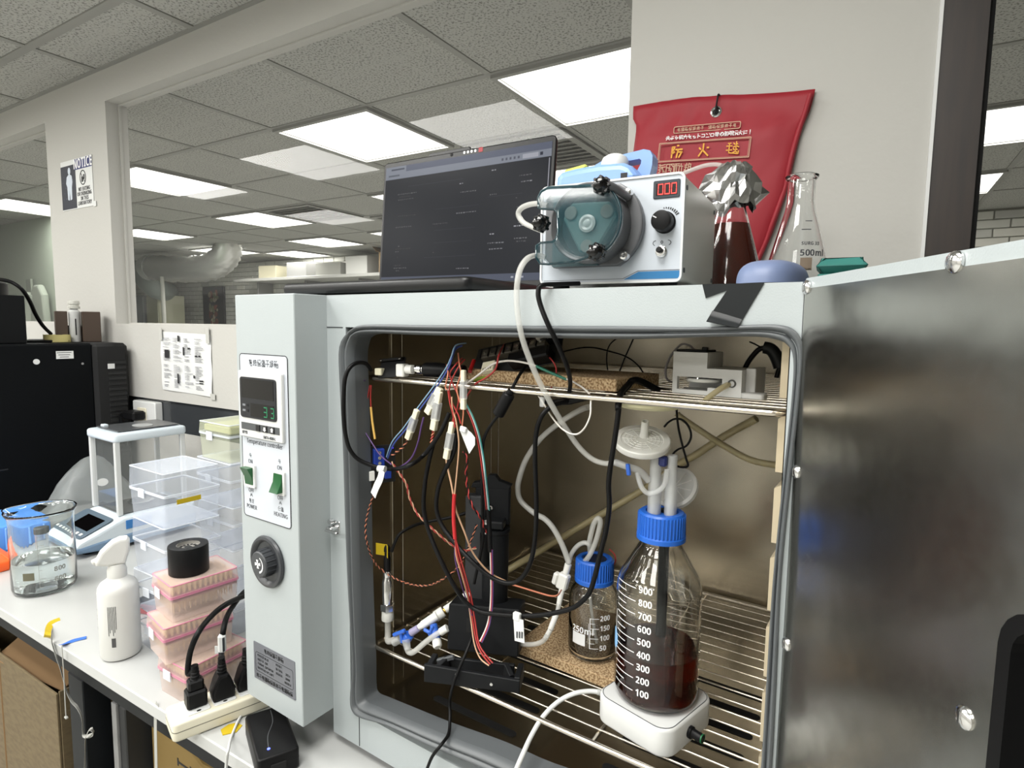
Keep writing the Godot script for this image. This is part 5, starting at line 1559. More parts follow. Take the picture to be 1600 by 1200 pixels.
func pump_unit():
	var xf := X(Vector3(-0.2917, 1.5, -0.6212), Vector3(0, 5, 0))
	var t := thing("peristaltic_pump", "white peristaltic pump with a teal transparent head cover and red 000 display, on the oven", "pump", X(Vector3(-0.2917, 1.4917, -0.6212), Vector3(0, 5, 0)))
	var up := X(Vector3(0, 0.0083, 0))
	var cased := mat("pump_case", Color(0.78, 0.77, 0.74), 0.38, 0.1)
	part("case", MB.new().prism(move(rrect(0.1655, 0.112, 0.005, 3), Vector2(0, 0.057)), -0.175, -0.002, up, 0.001), cased, t)
	part("front_rim", MB.new().frame(move(rrect(0.168, 0.1145, 0.007, 4), Vector2(0, 0.057)), move(rrect(0.1635, 0.110, 0.005, 4), Vector2(0, 0.057)), -0.004, 0.0015, up), mats.white_plastic, t)
	part("front_plate", MB.new().prism(move(rrect(0.1635, 0.110, 0.005, 4), Vector2(0, 0.057)), -0.002, 0.0, up), mat("pump_white", Color(0.73, 0.755, 0.785), 0.2), t)
	for s in [[0.0832, 0.100, -0.012], [0.0832, 0.100, -0.165], [0.0832, 0.013, -0.012], [0.0832, 0.013, -0.165]]:
		part("case_screw", MB.new().cyl(Vector3(s[0] - 0.001, s[1], s[2]), Vector3(s[0] + 0.0006, s[1], s[2]), 0.0028, 12), mats.grey_plastic, t, up)
	for fx in [-0.065, 0.065]:
		for fz in [-0.02, -0.155]:
			part("foot", MB.new().cyl(Vector3(fx, 0.0, fz), Vector3(fx, 0.010, fz), 0.010, 16), mats.black_rubber, t)
	part("stripe", MB.new().prism([Vector2(0.0198, 0.0037), Vector2(0.0815, 0.0037), Vector2(0.0815, 0.0118), Vector2(0.0366, 0.0118)], 0, 0.0004, up), mat("stripe_blue", Color(0.12, 0.42, 0.62), 0.3), t)
	part("stripe_line", MB.new().prism([Vector2(-0.079, 0.0044), Vector2(0.019, 0.0044), Vector2(0.0362, 0.0126), Vector2(0.0815, 0.0126), Vector2(0.0815, 0.0131), Vector2(0.036, 0.0131), Vector2(0.0188, 0.0049), Vector2(-0.079, 0.0049)], 0, 0.0004, up), mats.grey_plastic, t)
	# display
	var d := part("display", MB.new().prism(move(rrect(0.0285, 0.0188, 0.0015, 3), Vector2(0.0645, 0.0978)), 0, 0.0012, up, 0.0004), mat("display_slate", Color(0.07, 0.12, 0.16), 0.4), t)
	part("window", MB.new().box(Vector3(0.0645, 0.0978, 0.0013), Vector3(0.0225, 0.0125, 0.0006)), mat("display_red_dark", Color(0.10, 0.004, 0.006), 0.2), d, up)
	var dg := MB.new()
	for k in 3:
		dg.strokes("2080 8084 8589 8929 2925 2420", X(Vector3(0.0542 + 0.0071 * k, 0.0926, 0.0017)) * Transform3D(Basis.from_scale(Vector3(0.72, 1, 1)), Vector3.ZERO), 0.0104, 0.0010)
	part("digits", dg, glow("red_digits", Color(1.0, 0.22, 0.20), 1.5), d, up)
	# knob, its scale and the direction switch
	var kc := Vector3(0.0637, 0.0630, 0.0)
	var kn := part("speed_knob", MB.new().lathe([Vector2(0, 0), Vector2(0.0118, 0), Vector2(0.0118, 0.002), Vector2(0.0108, 0.003), Vector2(0.0106, 0.016), Vector2(0.0100, 0.0175), Vector2(0.0085, 0.018), Vector2(0, 0.0178)], up * MB.along(kc, kc + Vector3(0, 0, 1)), 36), mats.black_plastic, t)
	part("pointer", MB.new().box(kc + Vector3(-0.006, 0.0035, 0.0183), Vector3(0.0042, 0.0010, 0.0005), 0, Basis(Vector3(0, 0, 1), -0.5)), mats.white_ink, kn, up)
	var sc := MB.new()
	for k in 8:
		var a := deg_to_rad(95.0 - 9.0 * k)
		sc.box(kc + Vector3(cos(a) * 0.0155, sin(a) * 0.0155, 0.0004), Vector3(0.001 + 0.0004 * k, 0.0009, 0.0004), 0, Basis(Vector3(0, 0, 1), a))
	part("knob_scale", sc, mats.ink, t, up)
	var tg := part("direction_switch", MB.new().lathe([Vector2(0, 0), Vector2(0.0062, 0), Vector2(0.0062, 0.002), Vector2(0.0050, 0.0025), Vector2(0.0050, 0.006), Vector2(0.0036, 0.0062), Vector2(0, 0.006)], up * MB.along(Vector3(0.0614, 0.0325, 0), Vector3(0.0614, 0.0325, 1)), 20), mats.chrome, t)
	part("toggle", MB.new().cyl(Vector3(0.0614, 0.0325, 0.005), Vector3(0.0614, 0.0335, 0.012), 0.0027, 12, 0.0033, 0.0008), mats.black_plastic, tg, up)
	var ar := MB.new()
	for s: float in [-1.0, 1.0]:
		var pts := []
		for k in 9:
			var a := deg_to_rad(-70.0 + 160.0 * k / 8)
			pts.append(Vector3(0.0614 + s * (0.0065 + cos(a) * 0.0032), 0.0418 + sin(a) * 0.0026, 0.0003))
		ar.tube(pts, 0.00035, 5, 1)
	ar.frame(move(ellipse(0.0014, 0.0017, 10), Vector2(0.0614, 0.0425)), move(ellipse(0.0008, 0.0011, 10), Vector2(0.0614, 0.0425)), 0.0, 0.0005)
	part("direction_marks", ar, mats.grey_ink, t, up)
	# pump head: grey mount, ring, rollers and the tinted cover held by knobs
	var gm := mat("head_grey", Color(0.36, 0.365, 0.375), 0.42, 0.1)
	var mount := []
	for k in 13:
		var a := deg_to_rad(-62.0 + 124.0 * k / 12)
		mount.append(Vector2(-0.007 + cos(a) * 0.050, 0.0625 + sin(a) * 0.050))
	mount += [Vector2(-0.062, 0.1065), Vector2(-0.073, 0.098), Vector2(-0.073, 0.030), Vector2(-0.062, 0.0185)]
	part("head_mount", MB.new().prism(mount, 0.0005, 0.012, up, 0.002, 2), gm, t)
	for b in [[0.0262, 0.0945], [0.0245, 0.0285]]:
		var bx := up * MB.along(Vector3(b[0], b[1], 0.011), Vector3(b[0], b[1], 1))
		part("mount_bolt", MB.new().lathe([Vector2(0, 0), Vector2(0.0055, 0), Vector2(0.0055, 0.002), Vector2(0.0045, 0.006), Vector2(0.0025, 0.0068), Vector2(0.0022, 0.0045), Vector2(0, 0.0045)], bx, 18), mats.chrome, t)
	var ring := up * MB.along(Vector3(-0.012, 0.0625, 0.0), Vector3(-0.012, 0.0625, 1))
	part("head_ring", MB.new().lathe([Vector2(0.036, 0.011), Vector2(0.0425, 0.011), Vector2(0.0425, 0.036), Vector2(0.0405, 0.038), Vector2(0.036, 0.036), Vector2(0.036, 0.011)], ring, 48), mat("head_ring_grey", Color(0.33, 0.335, 0.345), 0.35, 0.1), t)
	var rotor := []
	for k in 3:
		for j in 4:
			var a := deg_to_rad(10.0 + 120.0 * k + 12.0 * j)
			rotor.append(Vector2(-0.010 + cos(a) * 0.031, 0.0615 + sin(a) * 0.031))
	part("rotor", MB.new().prism(rotor, 0.020, 0.034, up, 0.002), mat("rotor_teal", Color(0.42, 0.58, 0.58), 0.5), t)
	for k in 3:
		var a := deg_to_rad(28.0 + 120.0 * k)
		part("roller", MB.new().cyl(Vector3(-0.010 + cos(a) * 0.024, 0.0615 + sin(a) * 0.024, 0.014), Vector3(-0.010 + cos(a) * 0.024, 0.0615 + sin(a) * 0.024, 0.0365), 0.0075, 18, -1, 0.001), mat("roller_pale", Color(0.55, 0.60, 0.58), 0.45), t, up)
	part("rotor_hub", MB.new().lathe([Vector2(0, 0.034), Vector2(0.0095, 0.034), Vector2(0.0095, 0.0385), Vector2(0.0070, 0.0395), Vector2(0.0045, 0.0385), Vector2(0, 0.041)], up * MB.along(Vector3(-0.010, 0.0615, 0), Vector3(-0.010, 0.0615, 1)), 24), mat("hub_pale", Color(0.60, 0.66, 0.66), 0.3), t)
	var cov := []
	for k in 15:
		var a := deg_to_rad(-58.0 + 116.0 * k / 14)
		cov.append(Vector2(-0.009 + cos(a) * 0.0405, 0.0630 + sin(a) * 0.0405))
	cov += [Vector2(-0.052, 0.1010), Vector2(-0.0605, 0.0978), Vector2(-0.0640, 0.0915), Vector2(-0.0636, 0.0800), Vector2(-0.0600, 0.0790), Vector2(-0.0445, 0.0770), Vector2(-0.0405, 0.0735), Vector2(-0.0395, 0.0530), Vector2(-0.0415, 0.0450), Vector2(-0.0460, 0.0425), Vector2(-0.0600, 0.0425), Vector2(-0.0655, 0.0395), Vector2(-0.0655, 0.0270), Vector2(-0.0600, 0.0195), Vector2(-0.050, 0.0185), Vector2(-0.020, 0.0200)]
	var teal := glass("teal_cover", Color(0.10, 0.27, 0.31, 0.30), 0.06)
	teal.roughness = 0.06
	part("head_cover", MB.new().prism(cov, 0.037, 0.052, up, 0.003, 3), teal, t)
	var edge := []
	for v: Vector2 in cov:
		edge.append(up * Vector3(v.x, v.y, 0.0485))
	edge.append(edge[0])
	part("cover_edge", MB.new().tube(edge, 0.0013, 6, 1, false), mat("cover_edge_teal", Color(0.08, 0.20, 0.23), 0.15), t)
	part("cover_back", MB.new().prism([Vector2(-0.060, 0.019), Vector2(-0.005, 0.019), Vector2(-0.010, 0.105), Vector2(-0.060, 0.104)], 0.012, 0.018, up), mat("back_teal", Color(0.24, 0.34, 0.36), 0.4), t)
	for k in [[0.0125, 0.0950], [0.0090, 0.0280], [-0.0560, 0.0620]]:
		var p := Vector3(k[0], k[1], 0.050)
		var kb := MB.new().lathe([Vector2(0, 0), Vector2(0.0066, 0), Vector2(0.0086, 0.003), Vector2(0.0086, 0.010), Vector2(0.0065, 0.0125), Vector2(0.0055, 0.016), Vector2(0.003, 0.0175), Vector2(0, 0.0178)], MB.along(p, p + Vector3(0, 0, 1)), 20)
		for j in 8:
			var a := TAU * j / 8
			kb.cyl(p + Vector3(cos(a) * 0.0082, sin(a) * 0.0082, 0.002), p + Vector3(cos(a) * 0.0082, sin(a) * 0.0082, 0.011), 0.0018, 6)
		part("cover_knob", kb, mat("knob_gloss", Color(0.012, 0.012, 0.014), 0.15), t, up)
	part("cover_bar", MB.new().tube([Vector3(0.016, 0.0965, 0.058), Vector3(0.022, 0.094, 0.048), Vector3(0.0255, 0.0915, 0.034), Vector3(0.0262, 0.0905, 0.014)], 0.0042, 10, 4), gm, t, up)


func blue_jug():
	var f := X(Vector3(-0.2917, 1.5, -0.6212), Vector3(0, 5, 0)) * X(Vector3(0, 0.1155, -0.07))
	var blue := mat("jug_blue", Color(0.47, 0.60, 0.82), 0.35)
	var t := thing("handled_bottle", "light blue handled plastic container with a white round cap lying on the pump", "bottle", f)
	part("body", MB.new().prism([Vector2(-0.0865, 0.001), Vector2(0.012, 0.001), Vector2(0.019, 0.012), Vector2(0.0100, 0.0235), Vector2(0.0, 0.0285), Vector2(-0.030, 0.030), Vector2(-0.060, 0.0285), Vector2(-0.079, 0.026), Vector2(-0.0855, 0.020)], -0.035, 0.030, Transform3D(), 0.009, 3), blue, t)
	var ho := [Vector2(0.022, 0.012), Vector2(0.026, 0.030), Vector2(0.0262, 0.040), Vector2(0.023, 0.0465), Vector2(0.015, 0.0490), Vector2(-0.010, 0.0462), Vector2(-0.034, 0.0430), Vector2(-0.046, 0.038), Vector2(-0.056, 0.028), Vector2(-0.050, 0.022)]
	var hi := [Vector2(0.0065, 0.020), Vector2(0.0085, 0.026), Vector2(0.0120, 0.032), Vector2(0.0125, 0.0365), Vector2(0.0100, 0.0385), Vector2(-0.010, 0.0372), Vector2(-0.030, 0.0345), Vector2(-0.0385, 0.0315), Vector2(-0.0450, 0.0255), Vector2(-0.042, 0.020)]
	part("handle", MB.new().frame(ho, hi, -0.028, -0.004), blue, t)
	part("cap", MB.new().lathe([Vector2(0, -0.002), Vector2(0.0160, -0.002), Vector2(0.0168, 0.006), Vector2(0.0145, 0.0115), Vector2(0.0085, 0.0150), Vector2(0, 0.016)], X(Vector3(-0.0172, 0.0285, 0.006)), 28), mats.white_plastic, t)
	part("yellow_tag", MB.new().box(Vector3(-0.064, 0.0295, 0.012), Vector3(0.030, 0.006, 0.014), 0.002, Basis(Vector3(0, 0, 1), 0.14)), mat("lime_tag", Color(0.72, 0.74, 0.36), 0.5), t)
	part("badge", MB.new().box(Vector3(0.003, 0.012, 0.0302), Vector3(0.008, 0.006, 0.0008)), mats.ink, t)


const KANJI := {
	"fang": "1119 1131 3124 2435 3516 5060 4393 6359 6595 9579",
	"huo": "1324 8373 4044 4419 4589",
	"tan": "3111 0343 0646 2128 2899 9997 5162 8271 7073 7354 7394 5566 8675 7477 7758 7788",
	"tian": "1282 0595 5055 5519 5599",
	"pu": "4152 2549 4967 6744 1518 7587 8182",
	"ra": "3142 2327 2764 6486 8649",
	"guo": "2004 0424 2029 0626 5191 5155 9195 6464 4599 4549 9599",
	"ka": "1393 9389 5019 4355",
	"se": "1484 8466 3037 3799",
	"tsu": "2436 5457 8689 8949",
	"to": "3039 3486",
	"ko": "1282 8288 1888",
	"n": "1143 1989 8193",
	"ro": "1282 8288 8818 1812",
	"deng": "1030 5070 1252 2292 0494 6269 1787 4658",
	"no": "5228 2814 1441 4171 7195 9559",
	"chu": "1030 1303 0309 3039 4191 9189 5159",
	"qi": "1030 3007 0434 1636 5090 9099 5059 5393 5696",
	"xiao": "0112 0414 0819 4050 7080 4399 4349 9399 4696",
	"ni": "1119 4282 3787",
	"shun": "1030 1099 3039 1333 1636 1939 4190 4393 5599 6479",
	"jian": "0040 0009 4044 0444 6090 9099 5094 3565 3569 6569 3767",
	"nai": "0050 2002 0252 0209 5259 2229 7073 6393 8389",
	"re": "1242 3027 1445 5181 6057 5474 8188 1718 3828 5868 7898",
	"bang": "4046 4849",
}


func fire_bag():
	var o := X(Vector3(-0.2725, 1.70, -1.1365), Vector3(0, 0, -4.2))
	var t := thing("fire_blanket_pouch", "red cloth fire blanket pouch with yellow characters hanging on the wall by an eyelet", "pouch", ROOM * o)
	var red := mat("pouch_red", Color(0.56, 0.085, 0.14), 0.62)
	red.rim_enabled = true
	red.rim = 0.3
	var nx := 28
	var ny := 30
	var b := MB.new().smooth()
	var fn := FastNoiseLite.new()
	fn.seed = 4
	fn.frequency = 9.0
	var left := [[-0.19, -0.142], [-0.10, -0.143], [0.0, -0.146], [0.075, -0.150], [0.11, -0.1495], [0.128, -0.150], [0.140, -0.158], [0.158, -0.160]]
	var right := [[-0.19, 0.092], [-0.14, 0.100], [-0.07, 0.120], [0.0, 0.134], [0.06, 0.139], [0.10, 0.144], [0.130, 0.152], [0.150, 0.1545], [0.170, 0.156]]
	var at := func(tab: Array, y: float) -> float:
		for i in tab.size() - 1:
			if y <= tab[i + 1][0]:
				return lerpf(tab[i][1], tab[i + 1][1], clampf((y - tab[i][0]) / (tab[i + 1][0] - tab[i][0]), 0, 1))
		return tab[-1][1]
	var front := []
	var back := []
	for j in ny + 1:
		var v := float(j) / ny
		var y := lerpf(-0.19, 0.164, v)
		var fr := []
		var bk := []
		for i in nx + 1:
			var u := float(i) / nx
			var x: float = lerpf(at.call(left, y), at.call(right, y), u)
			var puff := pow(sin(PI * clampf(u, 0.0, 1.0)), 0.45) * smoothstep(0.150, 0.085, y) * (0.016 + 0.006 * smoothstep(0.1, -0.15, y))
			puff += 0.0035 * fn.get_noise_2d(x, y * 0.7) + 0.0055 * fn.get_noise_2d(x * 2.2 + 5.0, y * 1.2) * smoothstep(0.05, 0.13, y)
			fr.append(Vector3(x, y + 0.004 * sin(u * 5.0) * smoothstep(0.1, 0.16, y), 0.006 + maxf(puff, -0.001)))
			bk.append(Vector3(x, y + 0.004 * sin(u * 5.0) * smoothstep(0.1, 0.16, y), 0.002))
		front.append(fr)
		back.append(bk)
	for j in ny:
		for i in nx:
			b.quad(front[j][i], front[j][i + 1], front[j + 1][i + 1], front[j + 1][i])
			b.quad(back[j][i + 1], back[j][i], back[j + 1][i], back[j + 1][i + 1])
		b.quad(back[j][0], front[j][0], front[j + 1][0], back[j + 1][0])
		b.quad(front[j][nx], back[j][nx], back[j + 1][nx], front[j + 1][nx])
	for i in nx:
		b.quad(front[ny][i], front[ny][i + 1], back[ny][i + 1], back[ny][i])
		b.quad(front[0][i + 1], front[0][i], back[0][i], back[0][i + 1])
	part("pouch", b, red, t)
	var hem2 := []
	for j in 12:
		var y := lerpf(-0.17, 0.15, j / 11.0)
		hem2.append(Vector3((at.call(right, y) as float) - 0.004, y, 0.011 + 0.003 * sin(j * 1.9)))
	part("side_piping", MB.new().tube(hem2, 0.0040, 8, 3), red, t)
	var ex := MB.along(Vector3(0.0, 0.137, 0.010), Vector3(0.0, 0.137, 1))
	part("eyelet", MB.new().lathe([Vector2(0.0052, 0), Vector2(0.0100, 0), Vector2(0.0096, 0.002), Vector2(0.0075, 0.0028), Vector2(0.0052, 0.0015), Vector2(0.0052, 0)], ex, 28), mats.chrome, t)
	part("eyelet_hole", MB.new().lathe([Vector2(0, 0.0006), Vector2(0.0053, 0.0006)], ex, 20), mats.dark_hole, t)
	var hk := thing("wall_hook", "thin black hook through the eyelet of the red pouch", "hook", ROOM * o)
	part("wire", MB.new().tube([Vector3(0.001, 0.166, -0.004), Vector3(0.001, 0.166, 0.012), Vector3(0.001, 0.160, 0.0165), Vector3(0.0, 0.140, 0.0160), Vector3(0.0, 0.132, 0.0145)], 0.0016, 8, 6), mats.black_plastic, hk)
	# print
	var z := 0.0262
	var gold := mat("print_gold", Color(0.86, 0.62, 0.18), 0.6)
	var cream := mat("print_cream", Color(0.74, 0.60, 0.50), 0.6)
	var x := -0.070
	for c in ["fang", "huo", "tan"]:
		var g := MB.new()
		g.strokes(KANJI[c], X(Vector3(x, 0.0585, z)), 0.0205, 0.0027 if c != "tan" else 0.0018)
		part("character", g, gold, t)
		x += 0.0495
	var w := MB.new()
	w.frame(move(rrect(0.162, 0.0345, 0.001, 2), Vector2(-0.0125, 0.0685)), move(rrect(0.1596, 0.0321, 0.001, 2), Vector2(-0.0125, 0.0685)), z - 0.0008, z)
	w.frame(move(rrect(0.157, 0.0305, 0.001, 2), Vector2(-0.0125, 0.0685)), move(rrect(0.1558, 0.0293, 0.001, 2), Vector2(-0.0125, 0.0685)), z - 0.0008, z)
	part("print_frame", w, cream, t)
	var l := MB.new()
	x = -0.082
	for c in ["tian", "pu", "ra", "guo", "ka", "se", "tsu", "to", "ko", "n", "ro", "deng", "no", "chu", "qi", "xiao", "huo", "ni", "bang"]:
		var s := 0.0068
		l.strokes(KANJI[c], X(Vector3(x, 0.0905, z - 0.0012)), s, 0.0012)
		x += 0.0080
	part("lettering", l, mats.white_ink, t)
	var bd := MB.new()
	bd.frame(move(rrect(0.118, 0.0125, 0.003, 3), Vector2(-0.012, 0.1085)), move(rrect(0.1155, 0.010, 0.002, 3), Vector2(-0.012, 0.1085)), 0.0185, 0.0205)
	x = -0.064
	for k in 15:
		if k != 7:
			bd.strokes(TITLE[(k * 3) % 7], X(Vector3(x, 0.1058, 0.0203)), 0.0056, 0.0008)
		x += 0.0070
	part("badge", bd, cream, t)
	var lo := MB.new()
	x = -0.0915
	for c in ["shun", "jian", "nai", "re"]:
		lo.strokes(KANJI[c], X(Vector3(x, 0.0330, z - 0.0006)), 0.0140, 0.0016)
		x += 0.0162
	part("lettering", lo, cream, t)


func flask_glass(t: Node3D, r: float, h: float, neck: float):
	var p := [Vector2(0, 0.001), Vector2(r * 0.93, 0.001), Vector2(r, 0.007), Vector2(r * 0.985, 0.016), Vector2(neck * 1.12, h * 0.72), Vector2(neck, h * 0.79), Vector2(neck * 0.98, h * 0.955), Vector2(neck * 1.18, h * 0.975), Vector2(neck * 1.22, h * 0.992), Vector2(neck * 1.1, h), Vector2(neck * 0.92, h * 0.985), Vector2(neck * 0.84, h * 0.95), Vector2(neck * 0.86, h * 0.79), Vector2(neck * 0.98, h * 0.725), Vector2(r * 0.945, 0.018), Vector2(r * 0.93, 0.006), Vector2(0, 0.004)]
	part("glass_wall", MB.new().lathe(p, Transform3D(), 48), mats.flask_glass, t)


func flasks():
	solid_glass("flask_glass", Color(0.985, 0.99, 0.99, 0.0), 0.047)
	var a := thing("conical_flask", "conical flask of dark red-brown liquid capped with crumpled foil, behind the pump", "flask", X(Vector3(-0.2205, 1.4918, -0.868)))
	flask_glass(a, 0.049, 0.172, 0.0168)
	var liq := mat("brown_liquid", Color(0.30, 0.10, 0.06), 0.08)
	part("liquid", MB.new().lathe([Vector2(0, 0.0035), Vector2(0.0460, 0.0055), Vector2(0.0470, 0.018), Vector2(0.0232, 0.1035), Vector2(0, 0.1035)], Transform3D(), 48), liq, a)
	# foil cap: a crumpled skirt over the mouth with two pinched ears
	var foil := mat("foil", Color(0.80, 0.80, 0.80), 0.22, 1.0)
	var fb := MB.new()
	fb.flat()
	var rng := RandomNumberGenerator.new()
	rng.seed = 19
	var n := 26
	var rows := []
	var prof := [[0.004, 0.183], [0.014, 0.185], [0.022, 0.178], [0.025, 0.168], [0.0235, 0.158], [0.026, 0.148], [0.028, 0.138], [0.029, 0.130]]
	for k in prof.size():
		var ring := []
		for i in n:
			var ang := TAU * i / n
			var r: float = prof[k][0] * rng.randf_range(0.82, 1.16)
			var y: float = prof[k][1] + rng.randf_range(-0.003, 0.003)
			var ear := pow(maxf(0.0, cos(ang - 0.45)), 14.0) * smoothstep(0.172, 0.150, y) * smoothstep(0.135, 0.150, y)
			var ear2 := pow(maxf(0.0, cos(ang - PI - 0.2)), 6.0) * smoothstep(0.176, 0.166, y)
			r += ear * 0.026 + ear2 * 0.016
			y += ear2 * 0.004 - ear * 0.004
			if k > 5:
				y -= 0.010 * maxf(0.0, sin(ang * 3.0 + 0.6))
			ring.append(Vector3(cos(ang) * r, y, -sin(ang) * r))
		rows.append(ring)
	for k in rows.size() - 1:
		for i in n:
			var m := (i + 1) % n
			fb.tri(rows[k + 1][i], rows[k + 1][m], rows[k][m])
			fb.tri(rows[k + 1][i], rows[k][m], rows[k][i])
	for i in n:
		fb.tri(rows[0][i], rows[0][(i + 1) % n], Vector3(0, 0.185, 0))
	part("foil_cap", fb, foil, a)
	wire("clear_tube", "pinkish clear tube running behind the pump to the foil-capped flask", "tube", [Vector3(-0.2235, 1.6687, -0.8718), Vector3(-0.2393, 1.6786, -0.8676), Vector3(-0.2558, 1.6797, -0.8629), Vector3(-0.2721, 1.6756, -0.8579), Vector3(-0.2843, 1.671, -0.8539), Vector3(-0.3007, 1.6648, -0.8483)], 0.0030, mats.silicone)
	var e := thing("conical_flask", "empty clear 500 ml conical flask standing behind the grey mouse", "flask", X(Vector3(-0.1445, 1.4918, -0.940)))
	flask_glass(e, 0.050, 0.176, 0.0180)
	var pm := MB.new()
	bent_bar(pm, 0.0418, 0.24, 0.60, 0.040, 0.057)
	part("write_on_patch", pm, mat("patch_tan", Color(0.50, 0.44, 0.38), 0.7), e)
	bent_text("500ml", 0.0085, 0.0382, 0.22, 0.064, mats.grey_ink, e)
	bent_text("SURG 33", 0.0045, 0.0362, 0.26, 0.077, mats.grey_ink, e)
	var mk := MB.new()
	bent_bar(mk, 0.0330, 0.25, 0.62, 0.0955, 0.0968)
	bent_bar(mk, 0.0300, 0.40, 0.70, 0.1075, 0.1086)
	part("graduations", mk, mats.grey_ink, e)


func small_top_things():
	var ms := thing("computer_mouse", "rounded grey-blue computer mouse at the front right corner of the oven top", "mouse", X(Vector3(-0.1185, 1.4918, -0.636), Vector3(0, -8, 0)))
	var mb := MB.new().smooth()
	var n := 28
	var m := 10
	var rows := []
	for j in m + 1:
		var ph := PI / 2 * j / m
		var row := []
		for i in n:
			var a := TAU * i / n
			var cx := signf(cos(a)) * pow(absf(cos(a)), 0.75)
			var cz := signf(sin(a)) * pow(absf(sin(a)), 0.75)
			var rr := pow(cos(ph), 0.55)
			row.append(Vector3(cx * 0.0285 * rr, 0.002 + 0.0235 * pow(sin(ph), 0.8), -cz * 0.048 * rr))
		rows.append(row)
	for j in m:
		for i in n:
			mb.quad(rows[j][i], rows[j][(i + 1) % n], rows[j + 1][(i + 1) % n], rows[j + 1][i])
	part("shell", mb, mat("mouse_blue", Color(0.40, 0.45, 0.57), 0.5), ms)
	part("skirt", MB.new().prism(rrect(0.0555, 0.090, 0.026, 6), 0.0, 0.0035, X(Vector3.ZERO, Vector3(-90, 0, 0)), 0.001), mats.grey_plastic, ms)
	var tb := thing("teal_box", "small teal plastic box with sloped sides at the rear right of the oven top", "box", X(Vector3(-0.0785, 1.4918, -0.835), Vector3(0, 6, 0)))
	var tm := mat("box_teal", Color(0.20, 0.46, 0.43), 0.45)
	part("body", MB.new().prism(rrect(0.050, 0.06, 0.003, 3), 0, 0.026, X(Vector3.ZERO, Vector3(-90, 0, 0)), 0.001), tm, tb)
	part("lid", MB.new().prism(rrect(0.054, 0.064, 0.004, 3), 0.026, 0.045, X(Vector3.ZERO, Vector3(-90, 0, 0)), 0.009, 1), tm, tb)
	var tape := mat("black_tape", Color(0.12, 0.13, 0.135), 0.35)
	tape.metallic_specular = 0.3
	var s := thing("black_tape_strip", "folded strip of black tape stuck over the front top edge of the oven", "tape", X(Vector3(-0.18, 1.46, -0.5645)))
	var q := [Vector3(-0.1669, 1.4919, -0.5645), Vector3(-0.1123, 1.4915, -0.5645), Vector3(-0.1294, 1.4587, -0.5645), Vector3(-0.1566, 1.4657, -0.5645), Vector3(-0.1442, 1.4855, -0.5645), Vector3(-0.1632, 1.4788, -0.5645)]
	var c := Vector3(-0.18, 1.46, -0.5645)
	var poly := []
	for v: Vector3 in [q[0], q[5], q[4], q[3], q[2], q[1]]:
		poly.append(Vector2(v.x - c.x, v.y - c.y))
	part("strip", MB.new().prism(poly, 0, 0.0006), tape, s)
	part("curled_end", MB.new().ribbon([(q[3] + q[2]) / 2 - c + Vector3(0, 0.001, 0.0005), (q[3] + q[2]) / 2 - c + Vector3(-0.0015, -0.004, 0.004), (q[3] + q[2]) / 2 - c + Vector3(-0.002, -0.008, 0.0095)], q[3].distance_to(q[2]), 0.0006, (q[2] - q[3]).normalized(), 4), tape, s)
	# tubes of the pump
	wire("silicone_tube", "short clear silicone tube looping out of the pump head on the left", "tube", [Vector3(-0.3452, 1.5843, -0.578), Vector3(-0.3569, 1.5875, -0.578), Vector3(-0.3705, 1.5875, -0.578), Vector3(-0.3809, 1.5843, -0.578), Vector3(-0.3843, 1.5781, -0.578), Vector3(-0.378, 1.569, -0.578), Vector3(-0.3649, 1.5622, -0.578), Vector3(-0.3496, 1.556, -0.578)], 0.0031, mats.silicone)
	wire("silicone_tube", "long clear silicone tube from the pump head down to the white disc filter", "tube", [Vector3(-0.3473, 1.5277, -0.578), Vector3(-0.3567, 1.53, -0.574), Vector3(-0.3608, 1.5254, -0.562), Vector3(-0.3634, 1.5134, -0.552), Vector3(-0.3647, 1.4958, -0.548), Vector3(-0.3656, 1.4714, -0.55), Vector3(-0.364, 1.4431, -0.556), Vector3(-0.3605, 1.4178, -0.566), Vector3(-0.354, 1.3881, -0.58), Vector3(-0.3453, 1.3547, -0.6), Vector3(-0.3375, 1.3268, -0.62), Vector3(-0.3284, 1.3044, -0.635), Vector3(-0.3156, 1.2901, -0.645), Vector3(-0.3007, 1.2857, -0.65), Vector3(-0.2888, 1.2881, -0.655)], 0.0033, mats.silicone)
	wire("black_cable", "black pump cable hanging over the oven front edge onto the upper shelf", "cable", [Vector3(-0.3154, 1.4992, -0.6), Vector3(-0.3271, 1.4968, -0.57), Vector3(-0.3364, 1.4946, -0.553), Vector3(-0.3379, 1.4862, -0.549), Vector3(-0.3344, 1.4725, -0.549), Vector3(-0.3257, 1.4534, -0.55), Vector3(-0.3199, 1.4335, -0.56), Vector3(-0.3184, 1.4083, -0.58), Vector3(-0.3239, 1.3879, -0.6), Vector3(-0.3369, 1.3703, -0.62), Vector3(-0.3584, 1.3589, -0.64), Vector3(-0.3884, 1.353, -0.65)], 0.0028, mats.black_rubber)


func inside():
	inside_materials()
	big_bottle()
	small_bottle()
	filters_and_tubes()
	chipboards()
	syringe_stand()
	fluid_fittings()
	upper_shelf_things()
	cables()


const WIRES := "loose wires in the oven"


